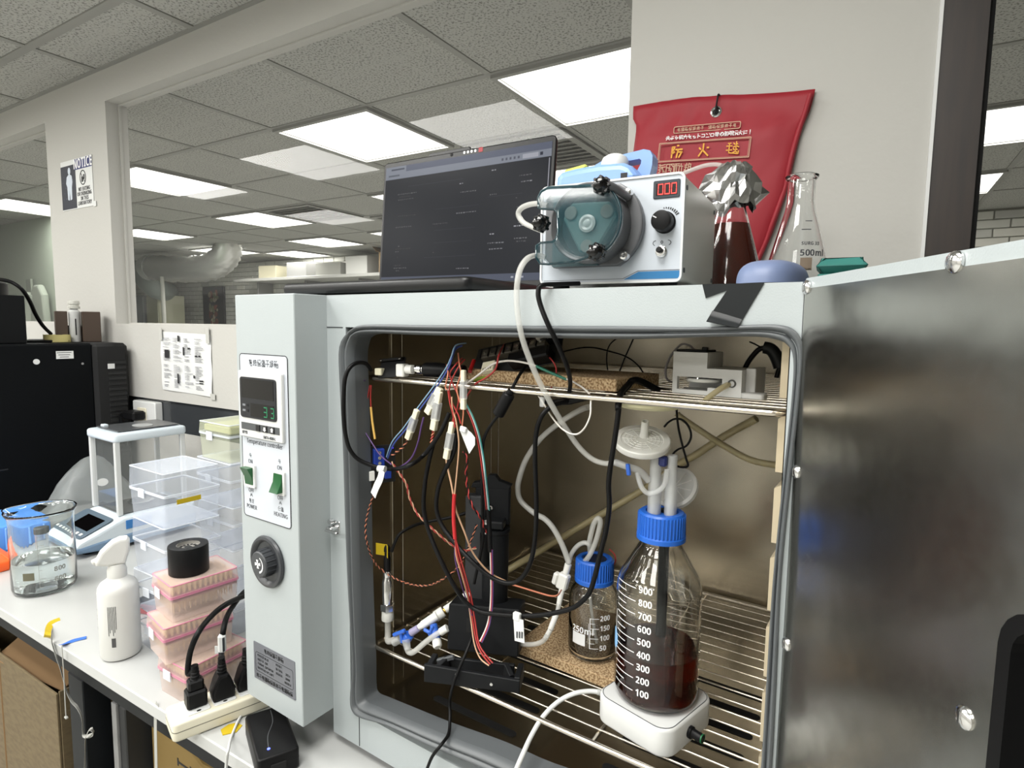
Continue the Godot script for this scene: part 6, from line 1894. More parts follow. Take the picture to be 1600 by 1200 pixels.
func inside_materials():
	var ch := mat("chipboard", Color(1, 1, 1), 0.9)
	triplanar(ch, noise_tex(0.06, [[0.0, Color(0.33, 0.24, 0.15)], [0.35, Color(0.56, 0.45, 0.32)], [0.6, Color(0.70, 0.60, 0.46)], [1.0, Color(0.80, 0.72, 0.58)]], 512, FastNoiseLite.TYPE_SIMPLEX, 4, false, 17), 7.0)
	mat("cap_blue", Color(0.13, 0.38, 0.76), 0.4)
	mat("wire_red", Color(0.62, 0.16, 0.15), 0.45)
	mat("wire_blue", Color(0.20, 0.28, 0.55), 0.45)
	mat("wire_purple", Color(0.30, 0.19, 0.40), 0.45)
	mat("wire_white", Color(0.85, 0.83, 0.80), 0.45)
	mat("wire_orange", Color(0.72, 0.44, 0.33), 0.45)
	mat("wire_pale_blue", Color(0.50, 0.62, 0.72), 0.45)
	mat("wire_teal", Color(0.20, 0.50, 0.48), 0.45)
	mat("wire_tan", Color(0.75, 0.60, 0.48), 0.45)
	mat("fitting_white", Color(0.88, 0.88, 0.86), 0.4)
	mat("stopcock_blue", Color(0.18, 0.38, 0.76), 0.35)
	mat("connector_ivory", Color(0.84, 0.82, 0.72), 0.45)
	var cl := mat("clear_plastic", Color(0.85, 0.86, 0.86, 0.32), 0.3)
	cl.transparency = BaseMaterial3D.TRANSPARENCY_ALPHA
	solid_glass("bottle_glass", Color(0.985, 0.99, 0.99, 0.0), 0.047)
	mat("printed_black", Color(0.085, 0.09, 0.098), 0.55).metallic_specular = 0.3
	mat("brass", Color(0.72, 0.60, 0.32), 0.25, 1.0)
	mat("yellow_tape", Color(0.80, 0.70, 0.05), 0.6)


func bottle_cap(t: Node3D, y: float, r: float, h: float):
	var b := MB.new().lathe([Vector2(r * 0.90, y), Vector2(r * 1.03, y), Vector2(r * 1.03, y + h * 0.16), Vector2(r * 0.975, y + h * 0.2), Vector2(r * 0.965, y + h * 0.93), Vector2(r * 0.90, y + h), Vector2(r * 0.68, y + h), Vector2(r * 0.66, y + h * 0.92), Vector2(0, y + h * 0.92)], Transform3D(), 48)
	for k in 40:
		var a := TAU * k / 40
		b.cyl(Vector3(sin(a) * r * 0.975, y + h * 0.2, cos(a) * r * 0.975), Vector3(sin(a) * r * 0.965, y + h * 0.93, cos(a) * r * 0.965), 0.00115, 5)
	part("cap", b, mats.cap_blue, t)


func big_bottle():
	var st := thing("stirrer_plate", "white rounded magnetic stirrer plate under the large glass bottle on the lower shelf", "stirrer", X(Vector3(-0.2360, 0.9646, -0.6745), Vector3(0, -13, 0)))
	part("body", MB.new().prism(rrect(0.105, 0.108, 0.020, 6), 0.001, 0.0355, X(Vector3.ZERO, Vector3(-90, 0, 0)), 0.004, 3), mats.white_plastic, st)
	part("rim_line", MB.new().frame(rrect(0.0995, 0.1025, 0.018, 6), rrect(0.0981, 0.1011, 0.0174, 6), 0.0350, 0.0358, X(Vector3.ZERO, Vector3(-90, 0, 0))), mats.grey_plastic, st)
	part("speed_knob", MB.new().lathe([Vector2(0, 0), Vector2(0.0072, 0), Vector2(0.0072, 0.004), Vector2(0.0056, 0.005), Vector2(0.0052, 0.0165), Vector2(0.0045, 0.0175), Vector2(0, 0.0175)], MB.along(Vector3(0.052, 0.017, 0.006), Vector3(1, 0.017, 0.006)), 18), mats.black_plastic, st)
	part("knob_mark", MB.new().lathe([Vector2(0.0044, 0.0172), Vector2(0.0054, 0.0162), Vector2(0.0054, 0.0176), Vector2(0.0044, 0.0178)], MB.along(Vector3(0.052, 0.017, 0.006), Vector3(1, 0.017, 0.006)), 18), mat("mark_green", Color(0.05, 0.35, 0.20), 0.4), st)
	# the bottle turned so that its scale looks at the room
	var t := thing("glass_bottle", "large glass laboratory bottle with blue cap, white scale and dark red-brown liquid", "bottle", X(Vector3(-0.2365, 1.0006, -0.6768), Vector3(0, -12.0, 0)))
	var p := [Vector2(0, 0.001), Vector2(0.040, 0.0010), Vector2(0.0470, 0.004), Vector2(0.0500, 0.010), Vector2(0.0505, 0.016), Vector2(0.0505, 0.134), Vector2(0.0498, 0.142), Vector2(0.0475, 0.150), Vector2(0.0440, 0.157), Vector2(0.0300, 0.181), Vector2(0.0250, 0.190), Vector2(0.0228, 0.196), Vector2(0.0225, 0.202), Vector2(0.0225, 0.228), Vector2(0.0205, 0.228), Vector2(0.0205, 0.196), Vector2(0.0280, 0.179), Vector2(0.0425, 0.1545), Vector2(0.0475, 0.142), Vector2(0.0483, 0.134), Vector2(0.0483, 0.016), Vector2(0.0460, 0.008), Vector2(0.040, 0.0055), Vector2(0, 0.005)]
	part("glass_wall", MB.new().lathe(p, Transform3D(), 64), mats.bottle_glass, t)
	var liq := solid_glass("amber_liquid", Color(0.42, 0.13, 0.07, 0.12), 0.033)
	part("liquid", MB.new().lathe([Vector2(0, 0.0045), Vector2(0.040, 0.0050), Vector2(0.0463, 0.0078), Vector2(0.0487, 0.016), Vector2(0.0487, 0.0640), Vector2(0.0470, 0.0625), Vector2(0, 0.0622)], Transform3D(), 64), liq, t)
	bottle_cap(t, 0.1975, 0.0282, 0.0335)
	var mk := MB.new()
	for k in 17:
		var y := 0.0255 + 0.0078 * k
		bent_bar(mk, 0.0506, -0.62, 0.02 if k % 2 == 0 else -0.26, y - 0.0005, y + 0.0005)
	part("graduations", mk, mats.white_ink, t)
	for k in 9:
		bent_text(str(100 * (k + 1)), 0.0082, 0.0506, 0.085, 0.0253 + 0.0156 * k, mats.white_ink, t, 0.88)
	var vt := MB.new()
	bent_bar(vt, 0.0506, -0.70, -0.675, 0.052, 0.110)
	part("side_print", vt, mats.white_ink, t)
	var dot := MB.new()
	for k in 10:
		var a0 := -0.95 + 0.036 * k
		var hh := 0.013 * sqrt(maxf(0.02, 1.0 - pow((k + 0.5) / 5.0 - 1.0, 2)))
		bent_bar(dot, 0.0506, a0, a0 + 0.036, 0.072 - hh, 0.072 + hh)
	part("blue_label", dot, mat("pale_blue_label", Color(0.45, 0.68, 0.88), 0.5), t)
	# probe, stirring bar and riser tubes that stand in the bottle
	single("probe", "black rod probe standing inside the large bottle through its blue cap", "probe", MB.new().lathe([Vector2(0, 0.070), Vector2(0.0062, 0.071), Vector2(0.0068, 0.074), Vector2(0.0062, 0.090), Vector2(0.0062, 0.232), Vector2(0, 0.232)], X(Vector3(-0.2345, 1.0006, -0.684)), 20), mats.printed_black)


func filters_and_tubes():
	# riser tubes above the large cap
	var cx := -0.2365
	var cz := -0.6768
	var r := thing("riser_tube", "milky riser tube on the left rising from the blue cap to the white disc filter", "tube", X(Vector3(cx - 0.007, 1.2300, cz + 0.008)))
	part("wall", MB.new().lathe([Vector2(0.0080, 0), Vector2(0.0080, 0.036), Vector2(0.0068, 0.040), Vector2(0.0068, 0.078), Vector2(0.0055, 0.078), Vector2(0.0055, 0)], Transform3D(), 24), mats.clear_plastic, r)
	part("core", MB.new().lathe([Vector2(0, 0), Vector2(0.0052, 0), Vector2(0.0052, 0.036), Vector2(0.004, 0.045), Vector2(0, 0.045)], Transform3D(), 16), mats.silicone, r)
	var r2 := thing("riser_tube", "clear riser tube on the right rising from the blue cap beside the milky one", "tube", X(Vector3(cx + 0.0115, 1.2300, cz + 0.004)))
	part("wall", MB.new().lathe([Vector2(0.0072, 0), Vector2(0.0072, 0.034), Vector2(0.0060, 0.037), Vector2(0.0060, 0.072), Vector2(0.005, 0.072), Vector2(0.005, 0)], Transform3D(), 24), mats.clear_plastic, r2)
	part("core", MB.new().lathe([Vector2(0, 0), Vector2(0.0042, 0), Vector2(0.0042, 0.034), Vector2(0, 0.036)], Transform3D(), 16), mats.silicone, r2)
	# white disc filter, tipped towards the room
	var fc := Vector3(-0.2614, 1.3145, -0.668)
	var fx := Transform3D(Basis.from_euler(Vector3(deg_to_rad(21), deg_to_rad(20), deg_to_rad(-2))), fc)
	var f := thing("disc_filter", "white round disc filter with a stub tube, above the large blue cap", "filter", fx)
	part("housing", MB.new().lathe([Vector2(0, -0.009), Vector2(0.009, -0.009), Vector2(0.012, -0.004), Vector2(0.0325, -0.004), Vector2(0.0335, -0.0025), Vector2(0.0335, 0.003), Vector2(0.0325, 0.0042), Vector2(0.0255, 0.0042), Vector2(0.0245, 0.0030), Vector2(0, 0.0030)], Transform3D(), 56), mats.fitting_white, f)
	var rg := MB.new()
	for k in 4:
		rg.lathe([Vector2(0.007 + 0.0045 * k, 0.003), Vector2(0.0075 + 0.0045 * k, 0.0036), Vector2(0.008 + 0.0045 * k, 0.003)], Transform3D(), 40)
	for k in 12:
		var a := TAU * k / 12
		rg.box(Vector3(cos(a) * 0.0155, 0.0032, sin(a) * 0.0155), Vector3(0.017, 0.0008, 0.0008), 0, Basis(Vector3.UP, -a))
	part("ribs", rg, mats.fitting_white, f)
	part("stub", MB.new().lathe([Vector2(0.0062, 0.002), Vector2(0.0048, 0.006), Vector2(0.0042, 0.024), Vector2(0.0030, 0.024), Vector2(0.0030, 0.004)], X(Vector3(0.002, 0, -0.008)), 20), mats.fitting_white, f)
	var ff := thing("disc_filter", "clear ribbed disc filter hanging behind the right riser tube", "filter", Transform3D(Basis.from_euler(Vector3(deg_to_rad(50), deg_to_rad(-12), 0)), Vector3(-0.2333, 1.2514, -0.715)))
	part("housing", MB.new().lathe([Vector2(0, -0.004), Vector2(0.024, -0.004), Vector2(0.0275, -0.002), Vector2(0.0275, 0.003), Vector2(0.0235, 0.004), Vector2(0, 0.004)], Transform3D(), 44), mats.clear_plastic, ff)
	part("rim", MB.new().lathe([Vector2(0.0245, -0.0045), Vector2(0.0282, -0.002), Vector2(0.0282, 0.003), Vector2(0.0245, 0.0046)], Transform3D(), 44), mats.silicone, ff)
	var fr := MB.new()
	for k in 10:
		var a := TAU * k / 10
		fr.box(Vector3(cos(a) * 0.012, 0.0043, sin(a) * 0.012), Vector3(0.021, 0.001, 0.0009), 0, Basis(Vector3.UP, -a))
	part("ribs", fr, mats.silicone, ff)
	part("inlet", MB.new().tube([Vector3(0, -0.004, 0), Vector3(-0.004, -0.012, -0.006), Vector3(-0.020, -0.016, -0.004)], 0.0045, 10, 5), mats.clear_plastic, ff)
	# luer joints in front of the risers
	var lj := thing("luer_joint", "clear luer joint with a small blue lever joining the pump tube to the riser", "fitting", X(Vector3(-0.2737, 1.2847, -0.655)))
	part("barrel", MB.new().tube([Vector3(-0.016, 0.003, 0), Vector3(0.0, 0, 0), Vector3(0.014, -0.004, -0.004), Vector3(0.024, -0.016, -0.01)], 0.0042, 10, 5), mats.clear_plastic, lj)
	part("lever", MB.new().box(Vector3(0.004, -0.002, 0.006), Vector3(0.005, 0.014, 0.004), 0.001, Basis(Vector3(0, 0, 1), 0.15)), mats.stopcock_blue, lj)
	part("cap_nut", MB.new().box(Vector3(0.040, 0.010, -0.012), Vector3(0.010, 0.012, 0.010), 0.002), mat("dark_blue_nut", Color(0.10, 0.15, 0.38), 0.4), lj)
	part("loop", MB.new().tube([Vector3(0.012, -0.006, -0.002), Vector3(0.020, -0.022, 0.002), Vector3(0.030, -0.028, 0.0), Vector3(0.044, -0.018, -0.004), Vector3(0.046, 0.002, -0.008)], 0.0030, 10, 5), mats.clear_plastic, lj)
	# pale disc lying on the underside, under the upper shelf
	single("cream_disc", "pale cream disc just under the upper wire shelf above the white filter", "disc", MB.new().lathe([Vector2(0, -0.003), Vector2(0.032, -0.003), Vector2(0.036, 0.0), Vector2(0.036, 0.003), Vector2(0, 0.003)], X(Vector3(-0.246, 1.3625, -0.648)), 44), mat("disc_cream", Color(0.78, 0.76, 0.62), 0.5))
	# aged stiff tubes across the back
	wire("aged_tube", "long stiff yellowed tube running diagonally across the back of the oven", "tube", [Vector3(-0.6163, 0.9834, -0.9), Vector3(-0.5931, 1.0013, -0.92), Vector3(-0.4872, 1.0829, -0.95), Vector3(-0.3839, 1.1613, -0.98), Vector3(-0.3148, 1.2209, -0.98), Vector3(-0.2885, 1.24, -0.98), Vector3(-0.2423, 1.2779, -0.98), Vector3(-0.1939, 1.3122, -0.97)], 0.0062, mats.aged_tubing, "", 10)
	wire("aged_tube", "yellowed tube sagging from under the upper shelf towards the right oven wall", "tube", [Vector3(-0.3063, 1.3144, -0.93), Vector3(-0.2998, 1.3087, -0.93), Vector3(-0.2602, 1.2862, -0.93), Vector3(-0.2233, 1.2675, -0.93), Vector3(-0.19, 1.2541, -0.93), Vector3(-0.154, 1.2514, -0.93)], 0.0050, mats.aged_tubing, "", 10)
	wire("pump_tube", "short yellowed tube coming out of the white pump housing on the upper shelf", "tube", [Vector3(-0.1607, 1.391, -0.672), Vector3(-0.1648, 1.3893, -0.664), Vector3(-0.1697, 1.3854, -0.655), Vector3(-0.1769, 1.3781, -0.645), Vector3(-0.182, 1.3719, -0.64), Vector3(-0.1853, 1.3669, -0.638)], 0.0032, mats.aged_tubing, "", 10)
	wire("clear_tube", "greyish clear tube curving down behind the black stand to the small bottle", "tube", [Vector3(-0.3493, 1.3453, -0.7), Vector3(-0.3727, 1.3367, -0.72), Vector3(-0.4005, 1.3188, -0.72), Vector3(-0.4335, 1.2912, -0.72), Vector3(-0.458, 1.2579, -0.72), Vector3(-0.4698, 1.2282, -0.72), Vector3(-0.4729, 1.2083, -0.72), Vector3(-0.4669, 1.1918, -0.72), Vector3(-0.4431, 1.1778, -0.72), Vector3(-0.4266, 1.1733, -0.72), Vector3(-0.4135, 1.1645, -0.72), Vector3(-0.4016, 1.15, -0.72), Vector3(-0.3917, 1.1333, -0.72), Vector3(-0.3841, 1.1163, -0.72)], 0.0040, mats.silicone, "", 10)


func small_bottle():
	var t := thing("glass_bottle", "small empty 250 ml glass bottle with a blue cap on the chipboard", "bottle", X(Vector3(-0.3560, 0.9820, -0.7450), Vector3(0, 16, 0)))
	var p := [Vector2(0, 0.001), Vector2(0.030, 0.0010), Vector2(0.0345, 0.005), Vector2(0.0352, 0.012), Vector2(0.0352, 0.083), Vector2(0.0345, 0.090), Vector2(0.0320, 0.097), Vector2(0.0255, 0.104), Vector2(0.0228, 0.108), Vector2(0.0222, 0.112), Vector2(0.0222, 0.134), Vector2(0.0203, 0.134), Vector2(0.0203, 0.109), Vector2(0.0308, 0.0955), Vector2(0.0330, 0.084), Vector2(0.0330, 0.012), Vector2(0.029, 0.0055), Vector2(0, 0.005)]
	part("glass_wall", MB.new().lathe(p, Transform3D(), 56), mats.bottle_glass, t)
	bottle_cap(t, 0.108, 0.0272, 0.033)
	var mk := MB.new()
	for k in 7:
		bent_bar(mk, 0.0353, 0.05, 0.40 if k % 2 == 0 else 0.24, 0.0235 + 0.0072 * k, 0.0243 + 0.0072 * k)
	bent_bar(mk, 0.0353, 0.04, 0.07, 0.0235, 0.0680)
	bent_bar(mk, 0.0353, -0.01, 0.005, 0.036, 0.060)
	part("graduations", mk, mats.white_ink, t)
	for k in 4:
		bent_text(str(50 * (k + 1)), 0.0075, 0.0353, 0.44, 0.0245 + 0.0143 * k, mats.white_ink, t, 0.9)
	bent_text("250ml", 0.0088, 0.0353, -0.74, 0.0475, mats.white_ink, t, 0.95)
	var wp := MB.new()
	bent_bar(wp, 0.0353, -0.72, -0.13, 0.0255, 0.0425)
	part("write_on_patch", wp, mats.white_ink, t)
	wire("dip_tube", "thin clear dip tube leaning inside the small bottle", "tube", [Vector3(-0.362, 1.10, -0.742), Vector3(-0.356, 1.05, -0.738), Vector3(-0.343, 1.003, -0.732)], 0.0022, mats.silicone, "", 8)
	single("cap_insert", "dark insert with tube holes in the small blue cap", "insert", MB.new().lathe([Vector2(0, 1.1205), Vector2(0.0165, 1.1205), Vector2(0.0165, 1.1222), Vector2(0, 1.1222)], X(Vector3(-0.356, 0, -0.745)), 28), mat("insert_dark", Color(0.05, 0.10, 0.22), 0.5))
	wire("silicone_tube", "looped milky silicone tube standing over the small blue cap", "tube", [Vector3(-0.3678, 1.1168, -0.722), Vector3(-0.3649, 1.1192, -0.728), Vector3(-0.3562, 1.1315, -0.728), Vector3(-0.3488, 1.1489, -0.728), Vector3(-0.3435, 1.1675, -0.728), Vector3(-0.341, 1.1835, -0.728), Vector3(-0.345, 1.1873, -0.728), Vector3(-0.3507, 1.1788, -0.728), Vector3(-0.3542, 1.1653, -0.728), Vector3(-0.3567, 1.1499, -0.728), Vector3(-0.3622, 1.1313, -0.742)], 0.0036, mats.silicone, "", 10)
	wire("silicone_tube", "milky silicone tube arching from the small blue cap to the white valve fitting", "tube", [Vector3(-0.3612, 1.1315, -0.742), Vector3(-0.3566, 1.1463, -0.728), Vector3(-0.3637, 1.1484, -0.728), Vector3(-0.3727, 1.1436, -0.728), Vector3(-0.3806, 1.1343, -0.728), Vector3(-0.3865, 1.1225, -0.728), Vector3(-0.3893, 1.1085, -0.728)], 0.0033, mats.silicone, "", 10)
	var v := thing("valve_fitting", "white inline valve fitting hanging beside the small bottle", "fitting")
	pw("joint", MB.new().cyl(Vector3(-0.3861, 1.1142, -0.722), Vector3(-0.3896, 1.0938, -0.718), 0.0050, 14, 0.0044, 0.0006), mats.fitting_white, v)
	var a := Vector3(-0.3905, 1.0896, -0.716)
	pw("block", MB.new().box(a, Vector3(0.016, 0.024, 0.012), 0.002, Basis(Vector3(0, 0, 1), -0.25)), mats.fitting_white, v)
	pw("ear", MB.new().box(a + Vector3(-0.010, 0.003, 0.003), Vector3(0.008, 0.018, 0.010), 0.002, Basis(Vector3(0, 0, 1), -0.25)), mats.fitting_white, v)
	pw("joint", MB.new().cyl(Vector3(-0.3912, 1.0788, -0.714), Vector3(-0.3914, 1.0572, -0.706), 0.0042, 14, 0.0036, 0.0006), mats.fitting_white, v)
	pw("sleeve", MB.new().cyl(Vector3(-0.3919, 1.0462, -0.7), Vector3(-0.395, 1.0269, -0.69), 0.0042, 14, 0.0040, 0.0006), mats.fitting_white, v)
	pw("sleeve", MB.new().cyl(Vector3(-0.395, 1.0269, -0.69), Vector3(-0.4006, 1.0137, -0.686), 0.0036, 14, 0.0036, 0.0006), mats.fitting_white, v)
	pw("hose", MB.new().tube([Vector3(-0.3914, 1.059, -0.706), Vector3(-0.3899, 1.0515, -0.7), Vector3(-0.3928, 1.044, -0.7)], 0.0032, 10, 4), mats.silicone, v)
	wire("silicone_tube", "milky silicone tube running along the lower shelf from the valve fitting to the black stand", "tube", [Vector3(-0.3963, 1.0206, -0.682), Vector3(-0.4014, 1.0124, -0.682), Vector3(-0.4128, 1.004, -0.682), Vector3(-0.4299, 0.9975, -0.682), Vector3(-0.4474, 0.9947, -0.682), Vector3(-0.4686, 0.9901, -0.69)], 0.0034, mats.silicone, "", 10)


func chipboards():
	single("chipboard_piece", "square of speckled chipboard on the lower shelf under the small bottle", "board", MB.new().box(Vector3(0, 0.0085, 0), Vector3(0.20, 0.0155, 0.165), 0.001), mats.chipboard, X(Vector3(-0.360, 0.9646, -0.782), Vector3(0, -1, 0)))
	single("chipboard_piece", "strip of speckled chipboard on the upper shelf under the circuit board", "board", MB.new().box(Vector3(0, 0.0090, 0), Vector3(0.235, 0.0145, 0.12), 0.001), mats.chipboard, X(Vector3(-0.388, 1.3761, -0.682), Vector3(0, -3, 0)))


func syringe_stand():
	var bk: StandardMaterial3D = mats.printed_black
	var tx := X(Vector3(-0.4815, 0.9646, -0.640), Vector3(0, 24, 0))
	var t := thing("syringe_stand", "black printed syringe pump stand with an open foot on the lower shelf", "stand", tx)
	# open foot: front and rear walls, two side braces
	part("foot_front", MB.new().prism([Vector2(-0.066, 0.001), Vector2(0.066, 0.001), Vector2(0.066, 0.019), Vector2(-0.066, 0.026)], 0.043, 0.049, Transform3D(), 0.001), bk, t)
	part("foot_rear", MB.new().box(Vector3(0.003, 0.010, 0.012), Vector3(0.10, 0.018, 0.006), 0.001), bk, t)
	for s: float in [-1.0, 1.0]:
		part("foot_side", MB.new().box(Vector3(s * 0.062, 0.011, 0.028), Vector3(0.008, 0.020, 0.036), 0.001), bk, t)
		part("foot_brace", MB.new().prism([Vector2(0, 0.002), Vector2(0.022, 0.002), Vector2(0.022, 0.016), Vector2(0.004, 0.024)], -0.0035, 0.0035, Transform3D(Basis(Vector3(s * 0.6, 0, 0.8), Vector3.UP, Vector3(-0.8, 0, s * 0.6)), Vector3(s * 0.040, 0, 0.016)), 0.0008), bk, t)
	for s in [Vector3(-0.02, 0.018, 0.0492), Vector3(0.028, 0.010, 0.0492)]:
		part("bolt", MB.new().lathe([Vector2(0, 0), Vector2(0.0024, 0), Vector2(0.002, 0.0012), Vector2(0, 0.0014)], MB.along(s, s + Vector3(0, 0, 1)), 12), mats.chrome, t)
	# block that carries the tower
	var by := X(Vector3(0.004, 0.020, -0.026), Vector3(-8, 0, 0))
	part("block", MB.new().box(Vector3(0, 0.031, 0), Vector3(0.104, 0.066, 0.052), 0.002), bk, t, by)
	part("block_slot", MB.new().box(Vector3(-0.020, 0.036, 0.0262), Vector3(0.009, 0.020, 0.001)), mats.dark_hole, t, by)
	part("clip", MB.new().box(Vector3(-0.044, 0.020, 0.020), Vector3(0.026, 0.006, 0.006), 0.001, Basis(Vector3(0, 0, 1), 0.35)), mats.grey_plastic, t)
	# tower: backing rail, syringe barrel in a sleeve, head bracket
	part("rail", MB.new().box(Vector3(-0.018, 0.150, -0.052), Vector3(0.030, 0.175, 0.020), 0.002), mat("rail_grey", Color(0.15, 0.155, 0.165), 0.6), t)
	part("barrel", MB.new().lathe([Vector2(0, 0.075), Vector2(0.0190, 0.075), Vector2(0.0200, 0.185), Vector2(0.0215, 0.187), Vector2(0.0215, 0.192), Vector2(0, 0.192)], X(Vector3(0.012, 0, -0.046)), 32), bk, t)
	part("sleeve", MB.new().cyl(Vector3(0.0, 0.140, -0.030), Vector3(0.0, 0.188, -0.028), 0.007, 16), mats.black_rubber, t)
	part("head_bracket", MB.new().box(Vector3(0.006, 0.222, -0.056), Vector3(0.052, 0.056, 0.012), 0.002), bk, t)
	part("head_shelf", MB.new().box(Vector3(0.010, 0.200, -0.042), Vector3(0.034, 0.012, 0.030), 0.002), bk, t)
	part("head_top", MB.new().prism([Vector2(-0.027, 0.248), Vector2(0.030, 0.248), Vector2(0.034, 0.254), Vector2(0.016, 0.260), Vector2(0.010, 0.268), Vector2(0.0, 0.268), Vector2(-0.006, 0.258), Vector2(-0.024, 0.255)], -0.064, -0.050, Transform3D(), 0.001), bk, t)
	for s in [Vector3(0.004, 0.2200, -0.0490), Vector3(0.002, 0.2055, -0.0262), Vector3(0.000, 0.1905, -0.0250)]:
		part("bolt", MB.new().lathe([Vector2(0, 0), Vector2(0.0036, 0), Vector2(0.0034, 0.0022), Vector2(0.0018, 0.0026), Vector2(0, 0.002)], MB.along(s, s + Vector3(0, 0, 1)), 14), mats.chrome, t)


func hexbar(b: MB, a: Vector3, c: Vector3, r: float):
	b.flat()
	b.prism([Vector2(r, 0), Vector2(r / 2, r * 0.866), Vector2(-r / 2, r * 0.866), Vector2(-r, 0), Vector2(-r / 2, -r * 0.866), Vector2(r / 2, -r * 0.866)], 0, a.distance_to(c), MB.along(a, c) * X(Vector3.ZERO, Vector3(-90, 0, 0)), r * 0.08)


func fluid_fittings():
	var t := thing("pressure_sensor", "steel threaded pressure sensor hanging by the left oven wall", "sensor")
	var at := func(y: float) -> Vector3: return Vector3(-0.6365, y, -0.6125)
	pw("connector", MB.new().lathe([Vector2(0, 0), Vector2(0.0050, 0), Vector2(0.0052, 0.022), Vector2(0.0040, 0.024), Vector2(0.0040, 0.030), Vector2(0.0052, 0.031), Vector2(0.0046, 0.037), Vector2(0.0030, 0.040), Vector2(0, 0.040)], X(at.call(1.0790)), 18), mats.black_plastic, t)
	pw("ring_nut", MB.new().lathe([Vector2(0, 0), Vector2(0.0062, 0), Vector2(0.0066, 0.002), Vector2(0.0066, 0.007), Vector2(0.0060, 0.0085), Vector2(0, 0.0085)], X(at.call(1.0710)), 20), mats.chrome, t)
	pw("body", MB.new().lathe([Vector2(0, 0), Vector2(0.0078, 0), Vector2(0.0084, 0.002), Vector2(0.0084, 0.036), Vector2(0.0070, 0.0385), Vector2(0.0058, 0.043), Vector2(0, 0.043)], X(at.call(1.0280)), 28), mats.chrome, t)
	var hb := MB.new()
	hexbar(hb, at.call(1.0170), at.call(1.0275), 0.0108)
	pw("hex_nut", hb, mats.chrome, t)
	pw("plastic_nut", MB.new().lathe([Vector2(0, 0), Vector2(0.0092, 0), Vector2(0.0095, 0.004), Vector2(0.0090, 0.0125), Vector2(0.0075, 0.015), Vector2(0, 0.015)], X(at.call(1.0020)), 20), mat("nut_milky", Color(0.74, 0.74, 0.72), 0.45), t)
	pw("hose", MB.new().tube([at.call(1.0025), at.call(0.990), at.call(0.978), at.call(0.971) + Vector3(0.003, 0, 0.003), at.call(0.972) + Vector3(0.012, 0.002, 0.006), Vector3(-0.6082, 0.9852, -0.606)], 0.0046, 12, 5), mats.silicone, t)
	var fl := thing("yellow_flag", "yellow tape flag folded round the sensor lead", "tape", X(at.call(1.1110)))
	part("flag", MB.new().box(Vector3(-0.010, 0, 0.002), Vector3(0.020, 0.018, 0.0008), 0.0003, Basis(Vector3.UP, 0.25)), mats.yellow_tape, fl)
	part("flag_back", MB.new().box(Vector3(0.004, 0.001, 0.004), Vector3(0.009, 0.019, 0.0008), 0.0003, Basis(Vector3.UP, -0.6)), mats.yellow_tape, fl)
	# two blue three-way stopcocks and the white luer line
	var s1 := thing("stopcock", "blue three-way stopcock with a winged lever at the front left of the lower shelf", "stopcock")
	var c := Vector3(-0.5989, 0.9912, -0.606)
	pw("lever", MB.new().box(c + Vector3(-0.003, 0.005, 0.004), Vector3(0.027, 0.0055, 0.006), 0.0015, Basis(Vector3(0, 0, 1), 0.55)), mats.stopcock_blue, s1)
	pw("lever_wing", MB.new().box(c + Vector3(0.001, -0.002, 0.003), Vector3(0.005, 0.016, 0.005), 0.0015, Basis(Vector3(0, 0, 1), 0.2)), mats.stopcock_blue, s1)
	pw("body", MB.new().cyl(c + Vector3(0.004, -0.006, -0.004), c + Vector3(0.010, 0.003, -0.004), 0.0075, 14, -1, 0.001), mats.stopcock_blue, s1)
	pw("port", MB.new().cyl(Vector3(-0.6163, 0.9746, -0.606), Vector3(-0.6029, 0.9859, -0.606), 0.0058, 14, 0.0062, 0.0006), mats.clear_plastic, s1)
	pw("port", MB.new().cyl(Vector3(-0.5904, 0.9888, -0.604), Vector3(-0.5847, 0.9758, -0.602), 0.0062, 14, 0.0046, 0.0006), mats.clear_plastic, s1)
	pw("spigot", MB.new().cyl(Vector3(-0.5878, 0.996, -0.612), Vector3(-0.5761, 1.0058, -0.616), 0.0056, 14, 0.0050, 0.0006), mat("spigot_lilac", Color(0.58, 0.56, 0.68), 0.4), s1)
	var s2 := thing("stopcock", "second blue stopcock with a white end cap, left of the black stand", "stopcock")
	var d := Vector3(-0.5564, 1.0034, -0.622)
	pw("lever", MB.new().box(d + Vector3(-0.003, 0.001, 0.004), Vector3(0.016, 0.005, 0.005), 0.0015, Basis(Vector3(0, 0, 1), -0.1)), mats.stopcock_blue, s2)
	pw("lever_wing", MB.new().box(d + Vector3(0.003, 0.004, 0.004), Vector3(0.005, 0.018, 0.005), 0.0015, Basis(Vector3(0, 0, 1), -0.35)), mats.stopcock_blue, s2)
	pw("body", MB.new().cyl(Vector3(-0.5553, 1.0142, -0.625), Vector3(-0.5435, 0.9957, -0.62), 0.0055, 14, -1, 0.001), mats.stopcock_blue, s2)
	pw("end_cap", MB.new().lathe([Vector2(0, 0), Vector2(0.0062, 0), Vector2(0.0066, 0.002), Vector2(0.0066, 0.009), Vector2(0.005, 0.0115), Vector2(0, 0.0115)], MB.along(Vector3(-0.5429, 0.9968, -0.618), Vector3(-0.5352, 0.9904, -0.612)), 12), mats.fitting_white, s2)
	var ln := thing("luer_line", "ivory white luer line running up behind the black stand", "fitting")
	pw("taper", MB.new().cyl(Vector3(-0.5774, 1.0054, -0.616), Vector3(-0.5727, 1.0092, -0.622), 0.0040, 14, 0.0054, 0.0005), mats.fitting_white, ln)
	pw("barrel", MB.new().cyl(Vector3(-0.574, 1.0078, -0.622), Vector3(-0.5563, 1.0231, -0.636), 0.0062, 18, 0.0066, 0.0006), mats.fitting_white, ln)
